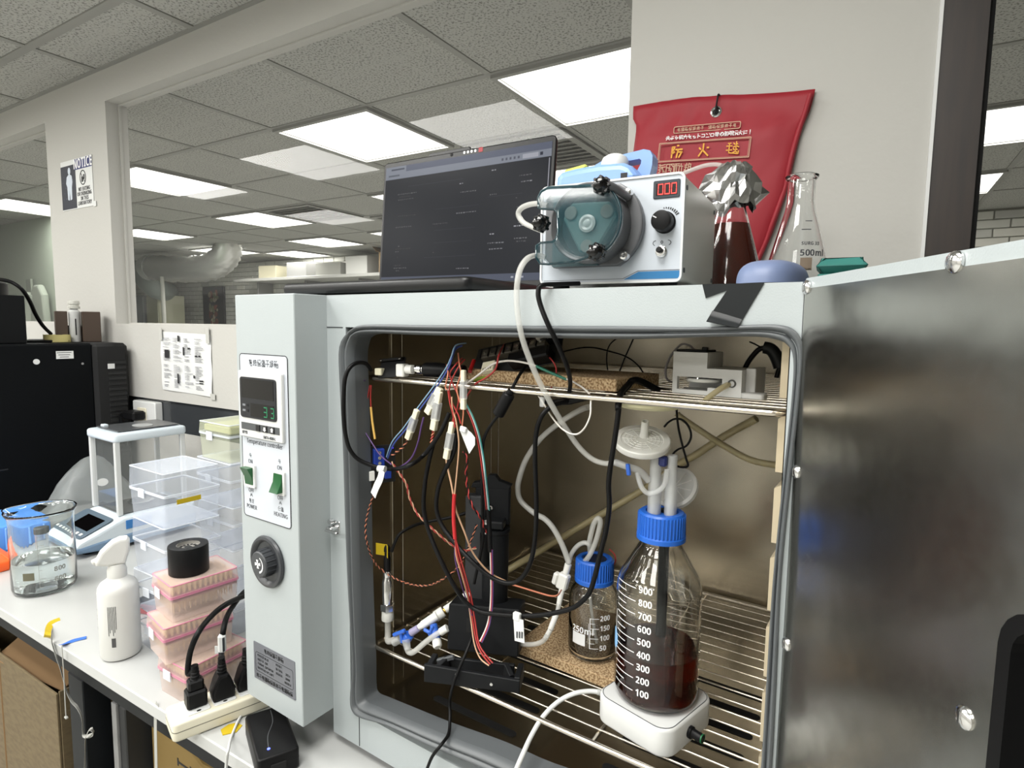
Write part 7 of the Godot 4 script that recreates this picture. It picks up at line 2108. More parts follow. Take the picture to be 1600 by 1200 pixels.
	pw("collar", MB.new().cyl(Vector3(-0.5613, 1.0187, -0.636), Vector3(-0.5537, 1.0257, -0.646), 0.0080, 18, 0.0080, 0.0008), mats.fitting_white, ln)
	pw("ring", MB.new().cyl(Vector3(-0.555, 1.0244, -0.646), Vector3(-0.5513, 1.0272, -0.649), 0.0056, 16), mats.brass, ln)
	pw("spigot", MB.new().cyl(Vector3(-0.5525, 1.0269, -0.649), Vector3(-0.5235, 1.053, -0.672), 0.0058, 16, 0.0050), mats.fitting_white, ln)
	var h := thing("clear_hose", "clear hose from the first stopcock to the white ends beside the black stand", "tube")
	pw("hose", MB.new().tube([Vector3(-0.5879, 0.9767, -0.604), Vector3(-0.5854, 0.9716, -0.604), Vector3(-0.5789, 0.9718, -0.604), Vector3(-0.57, 0.9787, -0.604), Vector3(-0.5562, 0.9931, -0.608), Vector3(-0.5419, 1.0066, -0.614), Vector3(-0.5325, 1.0137, -0.62)], 0.0040, 10, 5), mats.silicone, h)
	pw("end_sleeve", MB.new().cyl(Vector3(-0.5365, 1.01, -0.619), Vector3(-0.5276, 1.0173, -0.624), 0.0056, 14, 0.0056, 0.0006), mats.fitting_white, h)


func upper_shelf_things():
	# board with the probe connector
	var b := thing("probe_board", "small black circuit board with white screw terminal and white probe socket", "circuit board", X(Vector3(-0.6130, 1.3765, -0.6060), Vector3(0, 6, 0)))
	part("board", MB.new().box(Vector3(-0.004, 0.012, 0), Vector3(0.042, 0.030, 0.0016), 0.0002, Basis.from_euler(Vector3(-0.5, 0, 0.12))), mats.black_plastic, b)
	part("edge_plate", MB.new().box(Vector3(-0.008, 0.024, -0.005), Vector3(0.042, 0.004, 0.010), 0.0005, Basis.from_euler(Vector3(0, 0, 0.12))), mats.black_plastic, b)
	for x in [-0.024, 0.010]:
		part("eyelet", MB.new().lathe([Vector2(0.0010, 0), Vector2(0.0026, 0), Vector2(0.0026, 0.001), Vector2(0.0010, 0.001)], Transform3D(Basis.from_euler(Vector3(0.6, 0, 0)), Vector3(x, 0.0255 + x * 0.12, 0.000)), 14), mats.chrome, b)
	part("terminal", MB.new().box(Vector3(-0.022, 0.006, 0.005), Vector3(0.012, 0.010, 0.010), 0.001), mats.connector_ivory, b)
	part("socket_base", MB.new().box(Vector3(0.018, 0.010, 0.004), Vector3(0.014, 0.018, 0.014), 0.0015), mats.fitting_white, b)
	part("socket_barrel", MB.new().lathe([Vector2(0, 0), Vector2(0.0065, 0), Vector2(0.0065, 0.012), Vector2(0.005, 0.013), Vector2(0, 0.013)], MB.along(Vector3(0.024, 0.0115, 0.003), Vector3(1, 0.03, 0.003)), 20), mats.fitting_white, b)
	var bn := thing("probe_plug", "chrome and black probe plug pushed onto the white socket", "plug", Transform3D(MB.along(Vector3.ZERO, Vector3(1, 0.02, -0.12)).basis, Vector3(-0.5770, 1.3885, -0.6105)))
	part("bayonet", MB.new().lathe([Vector2(0, 0), Vector2(0.0052, 0), Vector2(0.0052, 0.006), Vector2(0.0072, 0.007), Vector2(0.0072, 0.013), Vector2(0.0058, 0.014), Vector2(0.0058, 0.018), Vector2(0, 0.018)], Transform3D(), 20), mats.chrome, bn)
	part("boot", MB.new().lathe([Vector2(0, 0.018), Vector2(0.0095, 0.018), Vector2(0.0100, 0.022), Vector2(0.0100, 0.044), Vector2(0.0085, 0.050), Vector2(0.0070, 0.082), Vector2(0, 0.083)], Transform3D(), 24), mats.black_plastic, bn)
	# controller stack on the chipboard: dark board tipped up, terminal strips, plugs
	var cs := Transform3D(Basis.from_euler(Vector3(deg_to_rad(-38), deg_to_rad(-6), deg_to_rad(16))), Vector3(-0.4320, 1.4120, -0.650))
	var c := thing("controller_board", "dark controller circuit board with terminal strips tipped up on the upper shelf", "circuit board", cs)
	part("board", MB.new().box(Vector3(0, 0, 0), Vector3(0.135, 0.052, 0.0018), 0.0003), mat("board_black", Color(0.05, 0.055, 0.05), 0.5), c)
	part("terminal_strip", MB.new().box(Vector3(0.0, 0.004, 0.007), Vector3(0.10, 0.014, 0.012), 0.001), mat("terminal_grey", Color(0.30, 0.28, 0.24), 0.5), c)
	for k in 8:
		part("terminal_screw", MB.new().cyl(Vector3(-0.043 + 0.0123 * k, 0.004, 0.0128), Vector3(-0.043 + 0.0123 * k, 0.004, 0.0137), 0.0030, 10), mats.chrome, c)
		part("terminal_wall", MB.new().box(Vector3(-0.049 + 0.0123 * k, 0.004, 0.0135), Vector3(0.0015, 0.014, 0.003)), mats.black_plastic, c)
	part("relay", MB.new().box(Vector3(0.052, 0.013, 0.010), Vector3(0.020, 0.018, 0.016), 0.001), mats.black_plastic, c)
	part("plug_housing", MB.new().box(Vector3(-0.0325, -0.020, 0.010), Vector3(0.020, 0.016, 0.008), 0.001), mats.connector_ivory, c)
	for k in 5:
		part("contact", MB.new().box(Vector3(-0.0385 + 0.003 * k, -0.0245, 0.0142), Vector3(0.0008, 0.0035, 0.0006)), mats.ink, c)
	part("board_edge", MB.new().box(Vector3(-0.046, -0.030, 0.003), Vector3(0.026, 0.004, 0.003)), mat("board_lime", Color(0.50, 0.58, 0.20), 0.5), c)
	part("red_lamp", MB.new().cyl(Vector3(0.040, 0.018, 0.011), Vector3(0.040, 0.018, 0.015), 0.0020, 10), glow("red_led", Color(1.0, 0.12, 0.12), 3.5), c)
	part("white_block", MB.new().box(Vector3(0.047, 0.008, 0.016), Vector3(0.018, 0.008, 0.006), 0.001), mat("block_white", Color(0.62, 0.60, 0.55), 0.5), c)
	part("dark_module", MB.new().box(Vector3(0.030, -0.018, 0.010), Vector3(0.06, 0.016, 0.018), 0.002), mats.black_plastic, c)
	var lead := part("sleeve", MB.new().cyl(Vector3(-0.060, -0.004, 0.012), Vector3(-0.058, -0.026, 0.016), 0.0028, 12), mat("sleeve_red", Color(0.62, 0.08, 0.08), 0.4), c)
	lead.set_meta("label", "red heat-shrink sleeve")
	# white pump housing, stepped
	var px := X(Vector3(-0.228, 1.3762, -0.671), Vector3(0, -5, 0))
	var p := thing("white_pump", "stepped white pump housing with a slot window on the upper shelf", "pump", px)
	var pm := mat("pump_housing_white", Color(0.80, 0.80, 0.79), 0.45)
	var hb := MB.new()
	# front wall with a slot through it, built round the opening
	for q in [[0.0, 0.0055, 0.0, 0.0195], [0.0575, 0.0785, 0.0, 0.0195], [0.0, 0.0785, 0.0195, 0.0300], [0.0055, 0.0575, 0.0, 0.0048], [0.0, 0.0400, 0.0300, 0.0475], [0.0415, 0.0575, 0.0048, 0.0085]]:
		hb.box(Vector3((q[0] + q[1]) / 2, (q[2] + q[3]) / 2, -0.003), Vector3(q[1] - q[0], q[3] - q[2], 0.006))
	part("front_wall", hb, pm, p)
	part("upper_block", MB.new().box(Vector3(0.020, 0.0385, -0.0280), Vector3(0.040, 0.018, 0.044), 0.0006), pm, p)
	part("deck", MB.new().box(Vector3(0.0392, 0.0280, -0.0300), Vector3(0.0785, 0.004, 0.048)), pm, p)
	part("back_wall", MB.new().box(Vector3(0.0392, 0.0150, -0.0520), Vector3(0.0785, 0.030, 0.004)), pm, p)
	part("side_wall", MB.new().box(Vector3(0.0772, 0.0150, -0.0280), Vector3(0.0030, 0.0295, 0.048)), pm, p)
	part("floor_plate", MB.new().box(Vector3(0.0392, 0.0015, -0.0280), Vector3(0.0785, 0.003, 0.048)), pm, p)
	part("side_block", MB.new().box(Vector3(0.0840, 0.0165, -0.030), Vector3(0.0105, 0.031, 0.036), 0.0008), pm, p)
	part("side_foot", MB.new().prism(rrect(0.024, 0.018, 0.004, 4), 0.0, 0.0062, X(Vector3(0.0905, 0, -0.006), Vector3(-90, 0, 0)), 0.001), pm, p)
	part("wheel", MB.new().lathe([Vector2(0, 0.0135), Vector2(0.0200, 0.0135), Vector2(0.0210, 0.0145), Vector2(0.0210, 0.0165), Vector2(0.0200, 0.0175), Vector2(0, 0.0175)], X(Vector3(0.0300, 0, -0.0225)), 36), mats.fitting_white, p)
	part("spindle", MB.new().lathe([Vector2(0, 0.0175), Vector2(0.0022, 0.0175), Vector2(0.0018, 0.0195), Vector2(0, 0.020)], X(Vector3(0.0290, 0, -0.0030)), 12), mats.chrome, p)
	part("tube_port", MB.new().lathe([Vector2(0.0032, 0), Vector2(0.0046, 0), Vector2(0.0044, 0.0016), Vector2(0.0032, 0.002)], MB.along(Vector3(0.0683, 0.0150, 0), Vector3(0.0683, 0.0150, 1)), 18), mat("port_shadow", Color(0.30, 0.30, 0.28), 0.5), p)
	part("motor_plate", MB.new().box(Vector3(0.018, 0.0488, -0.022), Vector3(0.036, 0.0026, 0.030), 0.0006), mats.black_plastic, p)
	part("motor_stud", MB.new().box(Vector3(0.0325, 0.0515, -0.012), Vector3(0.006, 0.004, 0.006), 0.0006), mats.black_plastic, p)
	wire("grey_wire", "grey wire looping over the left end of the white pump housing", "wire", [Vector3(-0.2073, 1.4243, -0.684), Vector3(-0.2135, 1.4307, -0.684), Vector3(-0.2226, 1.432, -0.684), Vector3(-0.2299, 1.4257, -0.684), Vector3(-0.2372, 1.4149, -0.684), Vector3(-0.2413, 1.401, -0.684), Vector3(-0.2393, 1.3904, -0.684), Vector3(-0.2334, 1.3858, -0.69)], 0.0013, mat("wire_grey", Color(0.42, 0.40, 0.40), 0.5), WIRES)
	var w := thing("taped_cable", "thick black taped cable arching at the right end of the upper shelf", "cable")
	pw("cable", MB.new().tube([Vector3(-0.1601, 1.4033, -0.72), Vector3(-0.1563, 1.4124, -0.72), Vector3(-0.1511, 1.4208, -0.72), Vector3(-0.1452, 1.4276, -0.72), Vector3(-0.1384, 1.43, -0.72)], 0.0030, 10, 5), mats.black_rubber, w)
	pw("tape_wrap", MB.new().tube([Vector3(-0.1398, 1.43, -0.72), Vector3(-0.1336, 1.4287, -0.72), Vector3(-0.1286, 1.4238, -0.72), Vector3(-0.1249, 1.4167, -0.72), Vector3(-0.1217, 1.4082, -0.72)], 0.0072, 10, 5), mats.black_tape, w)
	pw("loose_end", MB.new().tube([Vector3(-0.156, 1.4361, -0.72), Vector3(-0.1496, 1.4334, -0.72), Vector3(-0.1418, 1.4292, -0.72)], 0.0010, 6, 4), mats.black_rubber, w)
	pw("tail", MB.new().tube([Vector3(-0.1218, 1.4097, -0.72), Vector3(-0.1235, 1.4038, -0.72), Vector3(-0.1251, 1.3964, -0.72)], 0.0026, 8, 4), mats.black_rubber, w)


func twisted(called: String, label: String, pts: Array, r: float, m1: Material, m2: Material, pitch := 0.012):
	var t := thing(called, label, "wire", Transform3D(), "twisted pairs in the oven")
	var p := MB.spline(pts, 8)
	var strands := [[], []]
	var run := 0.0
	for i in p.size():
		if i:
			run += (p[i] as Vector3).distance_to(p[i - 1])
		var d: Vector3 = (p[mini(i + 1, p.size() - 1)] - p[maxi(i - 1, 0)]).normalized()
		var x := d.cross(Vector3(0, 0.1, 1)).normalized()
		var y := d.cross(x)
		var a := TAU * run / pitch
		for s in 2:
			strands[s].append((p[i] as Vector3) + (x * cos(a + PI * s) + y * sin(a + PI * s)) * r)
	pw("strand", MB.new().tube(strands[0], r * 0.95, 5, 2), m1, t)
	pw("strand", MB.new().tube(strands[1], r * 0.95, 5, 2), m2, t)


func connector(label: String, a: Vector3, b: Vector3, w: float):
	var t := thing("wire_connector", label, "connector", Transform3D(), "clear wire connectors hanging in the oven")
	var m := a.lerp(b, 0.30)
	var n := a.lerp(b, 0.72)
	var bs := MB.along(a, b).basis
	pw("end_block", MB.new().box(a.lerp(m, 0.5), Vector3(w * 0.8, a.distance_to(m), w * 0.6), 0.0008, bs), mats.connector_ivory, t)
	pw("clear_shell", MB.new().box(m.lerp(n, 0.5), Vector3(w, m.distance_to(n) * 1.15, w * 0.8), 0.0010, bs), mats.clear_plastic, t)
	pw("contact", MB.new().box(m.lerp(n, 0.5), Vector3(w * 0.35, m.distance_to(n) * 0.7, w * 0.3), 0.0004, bs), mats.chrome, t)
	pw("end_block", MB.new().box(n.lerp(b, 0.5), Vector3(w * 0.85, n.distance_to(b), w * 0.65), 0.0008, bs), mats.connector_ivory, t)


func cables():
	var bl: StandardMaterial3D = mats.black_rubber
	wire("black_cable", "black cable looping out over the left gasket of the oven", "cable", [Vector3(-0.6538, 1.384, -0.6), Vector3(-0.6479, 1.3943, -0.585), Vector3(-0.644, 1.3963, -0.565), Vector3(-0.6449, 1.3897, -0.552), Vector3(-0.6474, 1.3748, -0.546), Vector3(-0.6494, 1.3498, -0.545), Vector3(-0.65, 1.3228, -0.545), Vector3(-0.6477, 1.2958, -0.546), Vector3(-0.6435, 1.2747, -0.55), Vector3(-0.6354, 1.2594, -0.56), Vector3(-0.6155, 1.2493, -0.575), Vector3(-0.5907, 1.2487, -0.583), Vector3(-0.5314, 1.2686, -0.552), Vector3(-0.5394, 1.2735, -0.585), Vector3(-0.5228, 1.292, -0.587), Vector3(-0.5097, 1.3121, -0.59), Vector3(-0.5008, 1.3355, -0.595)], 0.0030, bl, "", 8)
	wire("black_cable", "black cable falling from a clear connector and sweeping up right to the upper shelf", "cable", [Vector3(-0.5232, 1.2949, -0.59), Vector3(-0.5278, 1.2813, -0.59), Vector3(-0.5324, 1.2657, -0.59), Vector3(-0.5394, 1.2353, -0.59), Vector3(-0.5418, 1.199, -0.59), Vector3(-0.5324, 1.1692, -0.59), Vector3(-0.5127, 1.1358, -0.59), Vector3(-0.4909, 1.1, -0.595), Vector3(-0.4766, 1.0758, -0.605), Vector3(-0.4565, 1.0678, -0.61), Vector3(-0.4168, 1.0751, -0.61), Vector3(-0.3852, 1.0835, -0.61), Vector3(-0.3625, 1.0911, -0.61), Vector3(-0.3406, 1.1009, -0.61), Vector3(-0.3213, 1.1114, -0.61), Vector3(-0.3078, 1.1232, -0.61), Vector3(-0.2972, 1.1381, -0.61), Vector3(-0.2911, 1.1577, -0.61), Vector3(-0.2855, 1.1878, -0.612), Vector3(-0.2805, 1.2165, -0.615), Vector3(-0.2774, 1.246, -0.615), Vector3(-0.2767, 1.2713, -0.61), Vector3(-0.2741, 1.2944, -0.608), Vector3(-0.269, 1.3234, -0.605), Vector3(-0.2651, 1.3494, -0.603), Vector3(-0.2644, 1.3685, -0.605), Vector3(-0.2682, 1.3784, -0.62), Vector3(-0.2719, 1.3862, -0.65)], 0.0030, bl, "", 8)
	wire("black_cable", "black cable hanging in a deep loop in front of the black stand", "cable", [Vector3(-0.4898, 1.3136, -0.595), Vector3(-0.4907, 1.2895, -0.595), Vector3(-0.4994, 1.2711, -0.595), Vector3(-0.5116, 1.2502, -0.595), Vector3(-0.5207, 1.2266, -0.595), Vector3(-0.523, 1.2012, -0.595), Vector3(-0.5126, 1.1791, -0.595), Vector3(-0.489, 1.1593, -0.595), Vector3(-0.4628, 1.1425, -0.595), Vector3(-0.4412, 1.1279, -0.6), Vector3(-0.4241, 1.1209, -0.605), Vector3(-0.4075, 1.1209, -0.61), Vector3(-0.3929, 1.1315, -0.61), Vector3(-0.3826, 1.1484, -0.61), Vector3(-0.3763, 1.1699, -0.61), Vector3(-0.3731, 1.1969, -0.61), Vector3(-0.3728, 1.2296, -0.61), Vector3(-0.3732, 1.2624, -0.608), Vector3(-0.3734, 1.2907, -0.606), Vector3(-0.3724, 1.3148, -0.605), Vector3(-0.3652, 1.3359, -0.6), Vector3(-0.3566, 1.3499, -0.6), Vector3(-0.3485, 1.358, -0.61), Vector3(-0.3404, 1.3613, -0.63)], 0.0030, bl, "", 8)
	wire("black_cable", "thin black cable running down from the stand foot over the bottom gasket", "cable", [Vector3(-0.4819, 1.0273, -0.625), Vector3(-0.4751, 1.0213, -0.612), Vector3(-0.4723, 1.0085, -0.596), Vector3(-0.4751, 0.9916, -0.586), Vector3(-0.48, 0.9711, -0.58), Vector3(-0.5022, 0.9299, -0.6), Vector3(-0.4954, 0.9106, -0.592), Vector3(-0.4834, 0.9032, -0.575), Vector3(-0.4768, 0.9039, -0.553), Vector3(-0.4852, 0.8891, -0.545), Vector3(-0.4926, 0.8688, -0.542), Vector3(-0.5045, 0.8345, -0.54)], 0.0022, bl, "", 8)
	wire("black_cable", "thin black cable crossing the left wall behind the hanging wires", "cable", [Vector3(-0.6271, 1.1113, -0.6125), Vector3(-0.6228, 1.1253, -0.615), Vector3(-0.617, 1.1389, -0.62), Vector3(-0.6099, 1.1466, -0.64), Vector3(-0.6021, 1.1487, -0.66), Vector3(-0.5698, 1.1562, -0.69), Vector3(-0.5416, 1.1686, -0.71)], 0.0024, bl, "", 8)
	wire("black_cable", "bundle of black leads lying along the upper shelf towards the white pump", "cable", [Vector3(-0.3582, 1.3583, -0.63), Vector3(-0.3404, 1.3606, -0.63), Vector3(-0.3189, 1.3669, -0.63), Vector3(-0.294, 1.3719, -0.63), Vector3(-0.2778, 1.3749, -0.635), Vector3(-0.2728, 1.382, -0.645), Vector3(-0.2713, 1.3886, -0.66), Vector3(-0.2663, 1.3844, -0.68), Vector3(-0.254, 1.3743, -0.7), Vector3(-0.238, 1.3719, -0.705)], 0.0042, bl, "", 8)
	wire("black_cable", "black sleeve dropping from the lead bundle between the upper shelf wires", "cable", [Vector3(-0.2693, 1.389, -0.655), Vector3(-0.2746, 1.3864, -0.645), Vector3(-0.2734, 1.3786, -0.63), Vector3(-0.2667, 1.3667, -0.607), Vector3(-0.2634, 1.3606, -0.6)], 0.0036, bl, "", 8)
	# ferrite choke on a lead
	wire("black_lead", "tapering black lead with a ferrite choke in front of the upper shelf", "cable", [Vector3(-0.4058, 1.3986, -0.63), Vector3(-0.4027, 1.3915, -0.615), Vector3(-0.3992, 1.3831, -0.6), Vector3(-0.4066, 1.37, -0.6), Vector3(-0.415, 1.3533, -0.6), Vector3(-0.4246, 1.3396, -0.6), Vector3(-0.4334, 1.3289, -0.6), Vector3(-0.4413, 1.3182, -0.6), Vector3(-0.4463, 1.3077, -0.6), Vector3(-0.4492, 1.294, -0.6), Vector3(-0.4574, 1.2572, -0.61), Vector3(-0.467, 1.1997, -0.625), Vector3(-0.4692, 1.162, -0.63), Vector3(-0.4766, 1.1258, -0.63), Vector3(-0.4841, 1.0926, -0.63)], 0.0021, bl, "", 8)
	single("ferrite_choke", "black ribbed ferrite choke on the tapering lead", "choke", MB.new().cyl(Vector3(-0.4071, 1.3677, -0.598), Vector3(-0.4241, 1.3398, -0.598), 0.0078, 18, 0.0078, 0.0015).cyl(Vector3(-0.4043, 1.3727, -0.598), Vector3(-0.4071, 1.3677, -0.598), 0.0045, 12, 0.0045), mats.black_plastic)
	# tags
	var tg := thing("cable_tag", "white paper tag folded round the looping black cable at the left", "tag")
	pw("loop", MB.new().cyl(Vector3(-0.6089, 1.2494, -0.57), Vector3(-0.5981, 1.2495, -0.573), 0.0046, 14), mats.paper, tg)
	pw("tail", MB.new().ribbon([Vector3(-0.596, 1.2496, -0.565), Vector3(-0.5999, 1.2372, -0.565), Vector3(-0.6077, 1.2242, -0.565), Vector3(-0.6143, 1.2111, -0.565)], 0.0135, 0.0006, Vector3(1, 0, 0.2), 4), mats.paper, tg)
	var tg2 := thing("cable_tag", "white curled tag on the wires right of the clear connectors", "tag")
	pw("tail", MB.new().prism([Vector3(-0.47, 1.3162, -0.58), Vector3(-0.4553, 1.2891, -0.58), Vector3(-0.4463, 1.3017, -0.58), Vector3(-0.4464, 1.3107, -0.58), Vector3(-0.4525, 1.3165, -0.58), Vector3(-0.4566, 1.3185, -0.58), Vector3(-0.4618, 1.3228, -0.58), Vector3(-0.469, 1.3204, -0.58)].map(func(v): return Vector2(v.x, v.y)), -0.5806, -0.5800), mats.paper, tg2)
	pw("fold", MB.new().box(Vector3(-0.4633, 1.3197, -0.578), Vector3(0.010, 0.007, 0.004), 0.001, Basis(Vector3(0, 0, 1), -0.2)), mats.paper, tg2)
	var tg3 := thing("cable_tag", "printed white tag on the sweeping black cable right of the black stand", "tag")
	pw("loop", MB.new().box(Vector3(-0.3962, 1.0811, -0.606), Vector3(0.0105, 0.010, 0.006), 0.001), mats.paper, tg3)
	pw("tail", MB.new().ribbon([Vector3(-0.3929, 1.0795, -0.604), Vector3(-0.3917, 1.0654, -0.604), Vector3(-0.3904, 1.0495, -0.604)], 0.0150, 0.0006, Vector3(1, 0, 0), 3), mats.paper, tg3)
	var tp := MB.new()
	for k in 3:
		tp.box(Vector3(-0.3902, 1.0583, -0.6035) + Vector3(-0.0040 + 0.0038 * k, 0.001 * k, 0.0004), Vector3(0.0020, 0.0085, 0.0003))
	pw("print", tp, mats.grey_ink, tg3)
	# module on the left wall
	var md := thing("blue_module", "small blue relay module with screw terminals on the left oven wall", "circuit board", X(Vector3(-0.6520, 1.2415, -0.6120), Vector3(0, 62, 0)))
	part("board", MB.new().box(Vector3(0, 0, 0), Vector3(0.050, 0.058, 0.0016), 0.0003), mats.board_black, md)
	part("terminal_block", MB.new().box(Vector3(-0.002, 0.012, 0.006), Vector3(0.016, 0.026, 0.010), 0.001), mat("module_blue", Color(0.08, 0.20, 0.55), 0.4), md)
	for k in 3:
		part("terminal_screw", MB.new().cyl(Vector3(-0.002, 0.020 - 0.008 * k, 0.011), Vector3(-0.002, 0.020 - 0.008 * k, 0.0118), 0.0026, 10), mats.chrome, md)
	part("trimmer", MB.new().box(Vector3(0.012, -0.014, 0.004), Vector3(0.010, 0.016, 0.008), 0.001), mats.module_blue, md)
	part("header", MB.new().box(Vector3(-0.012, -0.016, 0.003), Vector3(0.008, 0.014, 0.005), 0.0005), mats.fitting_white, md)
	part("blue_lamp", MB.new().cyl(Vector3(0.020, 0.024, 0.001), Vector3(0.020, 0.024, 0.003), 0.0014, 8), glow("module_led", Color(0.3, 0.2, 1.0), 4.0), md)
	single("indicator_lamp", "tiny glowing violet-blue lamp at the left wall below the upper shelf", "lamp", MB.new().cyl(Vector3(-0.6674, 1.3697, -0.59), Vector3(-0.6675, 1.366, -0.59), 0.0016, 10), mats.module_led)
	# clear connectors
	connector("clear wire connector with ivory ends, leftmost, below the blue wires", Vector3(-0.5533, 1.3355, -0.59), Vector3(-0.5714, 1.2927, -0.59), 0.0100)
	connector("clear wire connector with ivory ends, second from left, behind the blue wires", Vector3(-0.5155, 1.3677, -0.594), Vector3(-0.5365, 1.3316, -0.592), 0.0115)
	connector("clear wire connector with ivory ends feeding the thick black cable", Vector3(-0.5114, 1.3633, -0.588), Vector3(-0.5226, 1.3109, -0.588), 0.0105)
	connector("clear wire connector with ivory ends, lowest of them, above the red sleeve", Vector3(-0.4894, 1.3247, -0.588), Vector3(-0.5001, 1.2749, -0.588), 0.0095)
	connector("clear wire connector with ivory ends beside the red sleeve of the controller", Vector3(-0.4734, 1.3939, -0.59), Vector3(-0.473, 1.3428, -0.59), 0.0085)
	# thin wires
	wire("blue_wire", "blue wire dropping diagonally from the controller to the left wall module", "wire", [Vector3(-0.4999, 1.4236, -0.62), Vector3(-0.5027, 1.4195, -0.61), Vector3(-0.4942, 1.4077, -0.592), Vector3(-0.5007, 1.3933, -0.592), Vector3(-0.5205, 1.3683, -0.592), Vector3(-0.5481, 1.3384, -0.592), Vector3(-0.577, 1.3053, -0.592), Vector3(-0.5996, 1.2826, -0.592), Vector3(-0.6208, 1.257, -0.6)], 0.0013, mats.wire_blue, WIRES)
	wire("pale_blue_wire", "pale blue wire beside the blue one from the controller to the wall module", "wire", [Vector3(-0.4933, 1.4272, -0.62), Vector3(-0.4945, 1.4242, -0.6), Vector3(-0.4953, 1.4094, -0.592), Vector3(-0.5039, 1.3948, -0.592), Vector3(-0.525, 1.3697, -0.592), Vector3(-0.5516, 1.3408, -0.592), Vector3(-0.5807, 1.3076, -0.592), Vector3(-0.6033, 1.2849, -0.592), Vector3(-0.6234, 1.2586, -0.6)], 0.0010, mats.wire_pale_blue, WIRES)
	wire("purple_wire", "purple wire hanging down the left wall from the glowing lamp", "wire", [Vector3(-0.6588, 1.3692, -0.592), Vector3(-0.6643, 1.3632, -0.592), Vector3(-0.666, 1.3394, -0.592), Vector3(-0.6666, 1.306, -0.592), Vector3(-0.6613, 1.2951, -0.592), Vector3(-0.6466, 1.2797, -0.592), Vector3(-0.6282, 1.2622, -0.592), Vector3(-0.6049, 1.2513, -0.592)], 0.0011, mats.wire_purple, WIRES)
	wire("purple_wire", "violet wire curving from a black plug down to the wall module", "wire", [Vector3(-0.5398, 1.3265, -0.588), Vector3(-0.5444, 1.312, -0.588), Vector3(-0.5504, 1.2902, -0.588), Vector3(-0.5612, 1.2692, -0.588), Vector3(-0.5783, 1.255, -0.588), Vector3(-0.5983, 1.2466, -0.588)], 0.0012, mats.wire_purple, WIRES)
	wire("red_wire", "red wire ending in a yellow sleeve, left one under the probe board", "wire", [Vector3(-0.6547, 1.3615, -0.598), Vector3(-0.659, 1.3442, -0.598), Vector3(-0.662, 1.3249, -0.598)], 0.0010, mats.wire_red, WIRES)
	wire("yellow_sleeve", "yellow sleeve on the left red wire under the probe board", "sleeve", [Vector3(-0.6613, 1.3288, -0.598), Vector3(-0.6636, 1.3104, -0.598), Vector3(-0.6652, 1.2939, -0.598)], 0.0017, mat("sleeve_ochre", Color(0.70, 0.58, 0.30), 0.5), WIRES)
	wire("red_wire", "red wire ending in a yellow sleeve, right one under the probe board", "wire", [Vector3(-0.6498, 1.362, -0.596), Vector3(-0.6514, 1.3449, -0.596), Vector3(-0.6503, 1.3262, -0.596)], 0.0010, mats.wire_red, WIRES)
	wire("yellow_sleeve", "yellow sleeve on the right red wire under the probe board", "sleeve", [Vector3(-0.6509, 1.3299, -0.596), Vector3(-0.6478, 1.3074, -0.596), Vector3(-0.6428, 1.2833, -0.596)], 0.0018, mat("sleeve_yellow", Color(0.82, 0.66, 0.34), 0.5), WIRES)
	var reds := [[[Vector3(-0.4917, 1.4072, -0.61), Vector3(-0.4894, 1.3996, -0.594), Vector3(-0.4991, 1.3874, -0.594), Vector3(-0.4936, 1.3742, -0.594), Vector3(-0.4849, 1.3581, -0.594), Vector3(-0.4869, 1.3411, -0.594), Vector3(-0.4934, 1.3278, -0.594), Vector3(-0.4955, 1.3165, -0.594)], "wire_red"], [[Vector3(-0.4874, 1.4057, -0.61), Vector3(-0.4826, 1.3967, -0.591), Vector3(-0.4933, 1.3795, -0.591), Vector3(-0.4975, 1.3641, -0.591), Vector3(-0.491, 1.3478, -0.591), Vector3(-0.4823, 1.3351, -0.591), Vector3(-0.478, 1.3238, -0.591)], "wire_red"], [[Vector3(-0.4983, 1.4137, -0.61), Vector3(-0.4789, 1.4003, -0.589), Vector3(-0.4768, 1.3889, -0.589), Vector3(-0.483, 1.3703, -0.589), Vector3(-0.4786, 1.354, -0.589), Vector3(-0.4722, 1.343, -0.589), Vector3(-0.4742, 1.3195, -0.589)], "wire_orange"], [[Vector3(-0.4907, 1.3582, -0.588), Vector3(-0.4895, 1.3415, -0.588), Vector3(-0.4841, 1.3294, -0.588), Vector3(-0.4797, 1.3089, -0.588), Vector3(-0.4785, 1.2922, -0.588), Vector3(-0.4816, 1.2596, -0.588), Vector3(-0.4857, 1.2272, -0.588)], "wire_tan"], [[Vector3(-0.4963, 1.3662, -0.587), Vector3(-0.493, 1.3497, -0.587), Vector3(-0.4876, 1.3351, -0.587), Vector3(-0.4843, 1.3186, -0.587)], "wire_red"], [[Vector3(-0.5182, 1.3975, -0.61), Vector3(-0.4956, 1.388, -0.586), Vector3(-0.4998, 1.3711, -0.586), Vector3(-0.4966, 1.3671, -0.586)], "wire_orange"]]
	for k in reds.size():
		wire("bundle_wire", ["red wire at the left of the hanging bundle", "red wire crossing to the right in the hanging bundle", "orange wire winding down the hanging bundle", "tan wire entering the top of the red sleeve", "short red wire between the lower clear connectors", "short orange wire above the clear connectors"][k], "wire", reds[k][0], 0.0010, mats[reds[k][1]], WIRES)
	wire("orange_wire", "long orange-white wire passing behind the red sleeve to the black stand", "wire", [Vector3(-0.5069, 1.2716, -0.596), Vector3(-0.5024, 1.2549, -0.596), Vector3(-0.4968, 1.2366, -0.596), Vector3(-0.4889, 1.2047, -0.596), Vector3(-0.4778, 1.1761, -0.6), Vector3(-0.4724, 1.1477, -0.61), Vector3(-0.4603, 1.1259, -0.62), Vector3(-0.4503, 1.1132, -0.63), Vector3(-0.438, 1.1047, -0.64)], 0.0013, mats.wire_tan, WIRES)
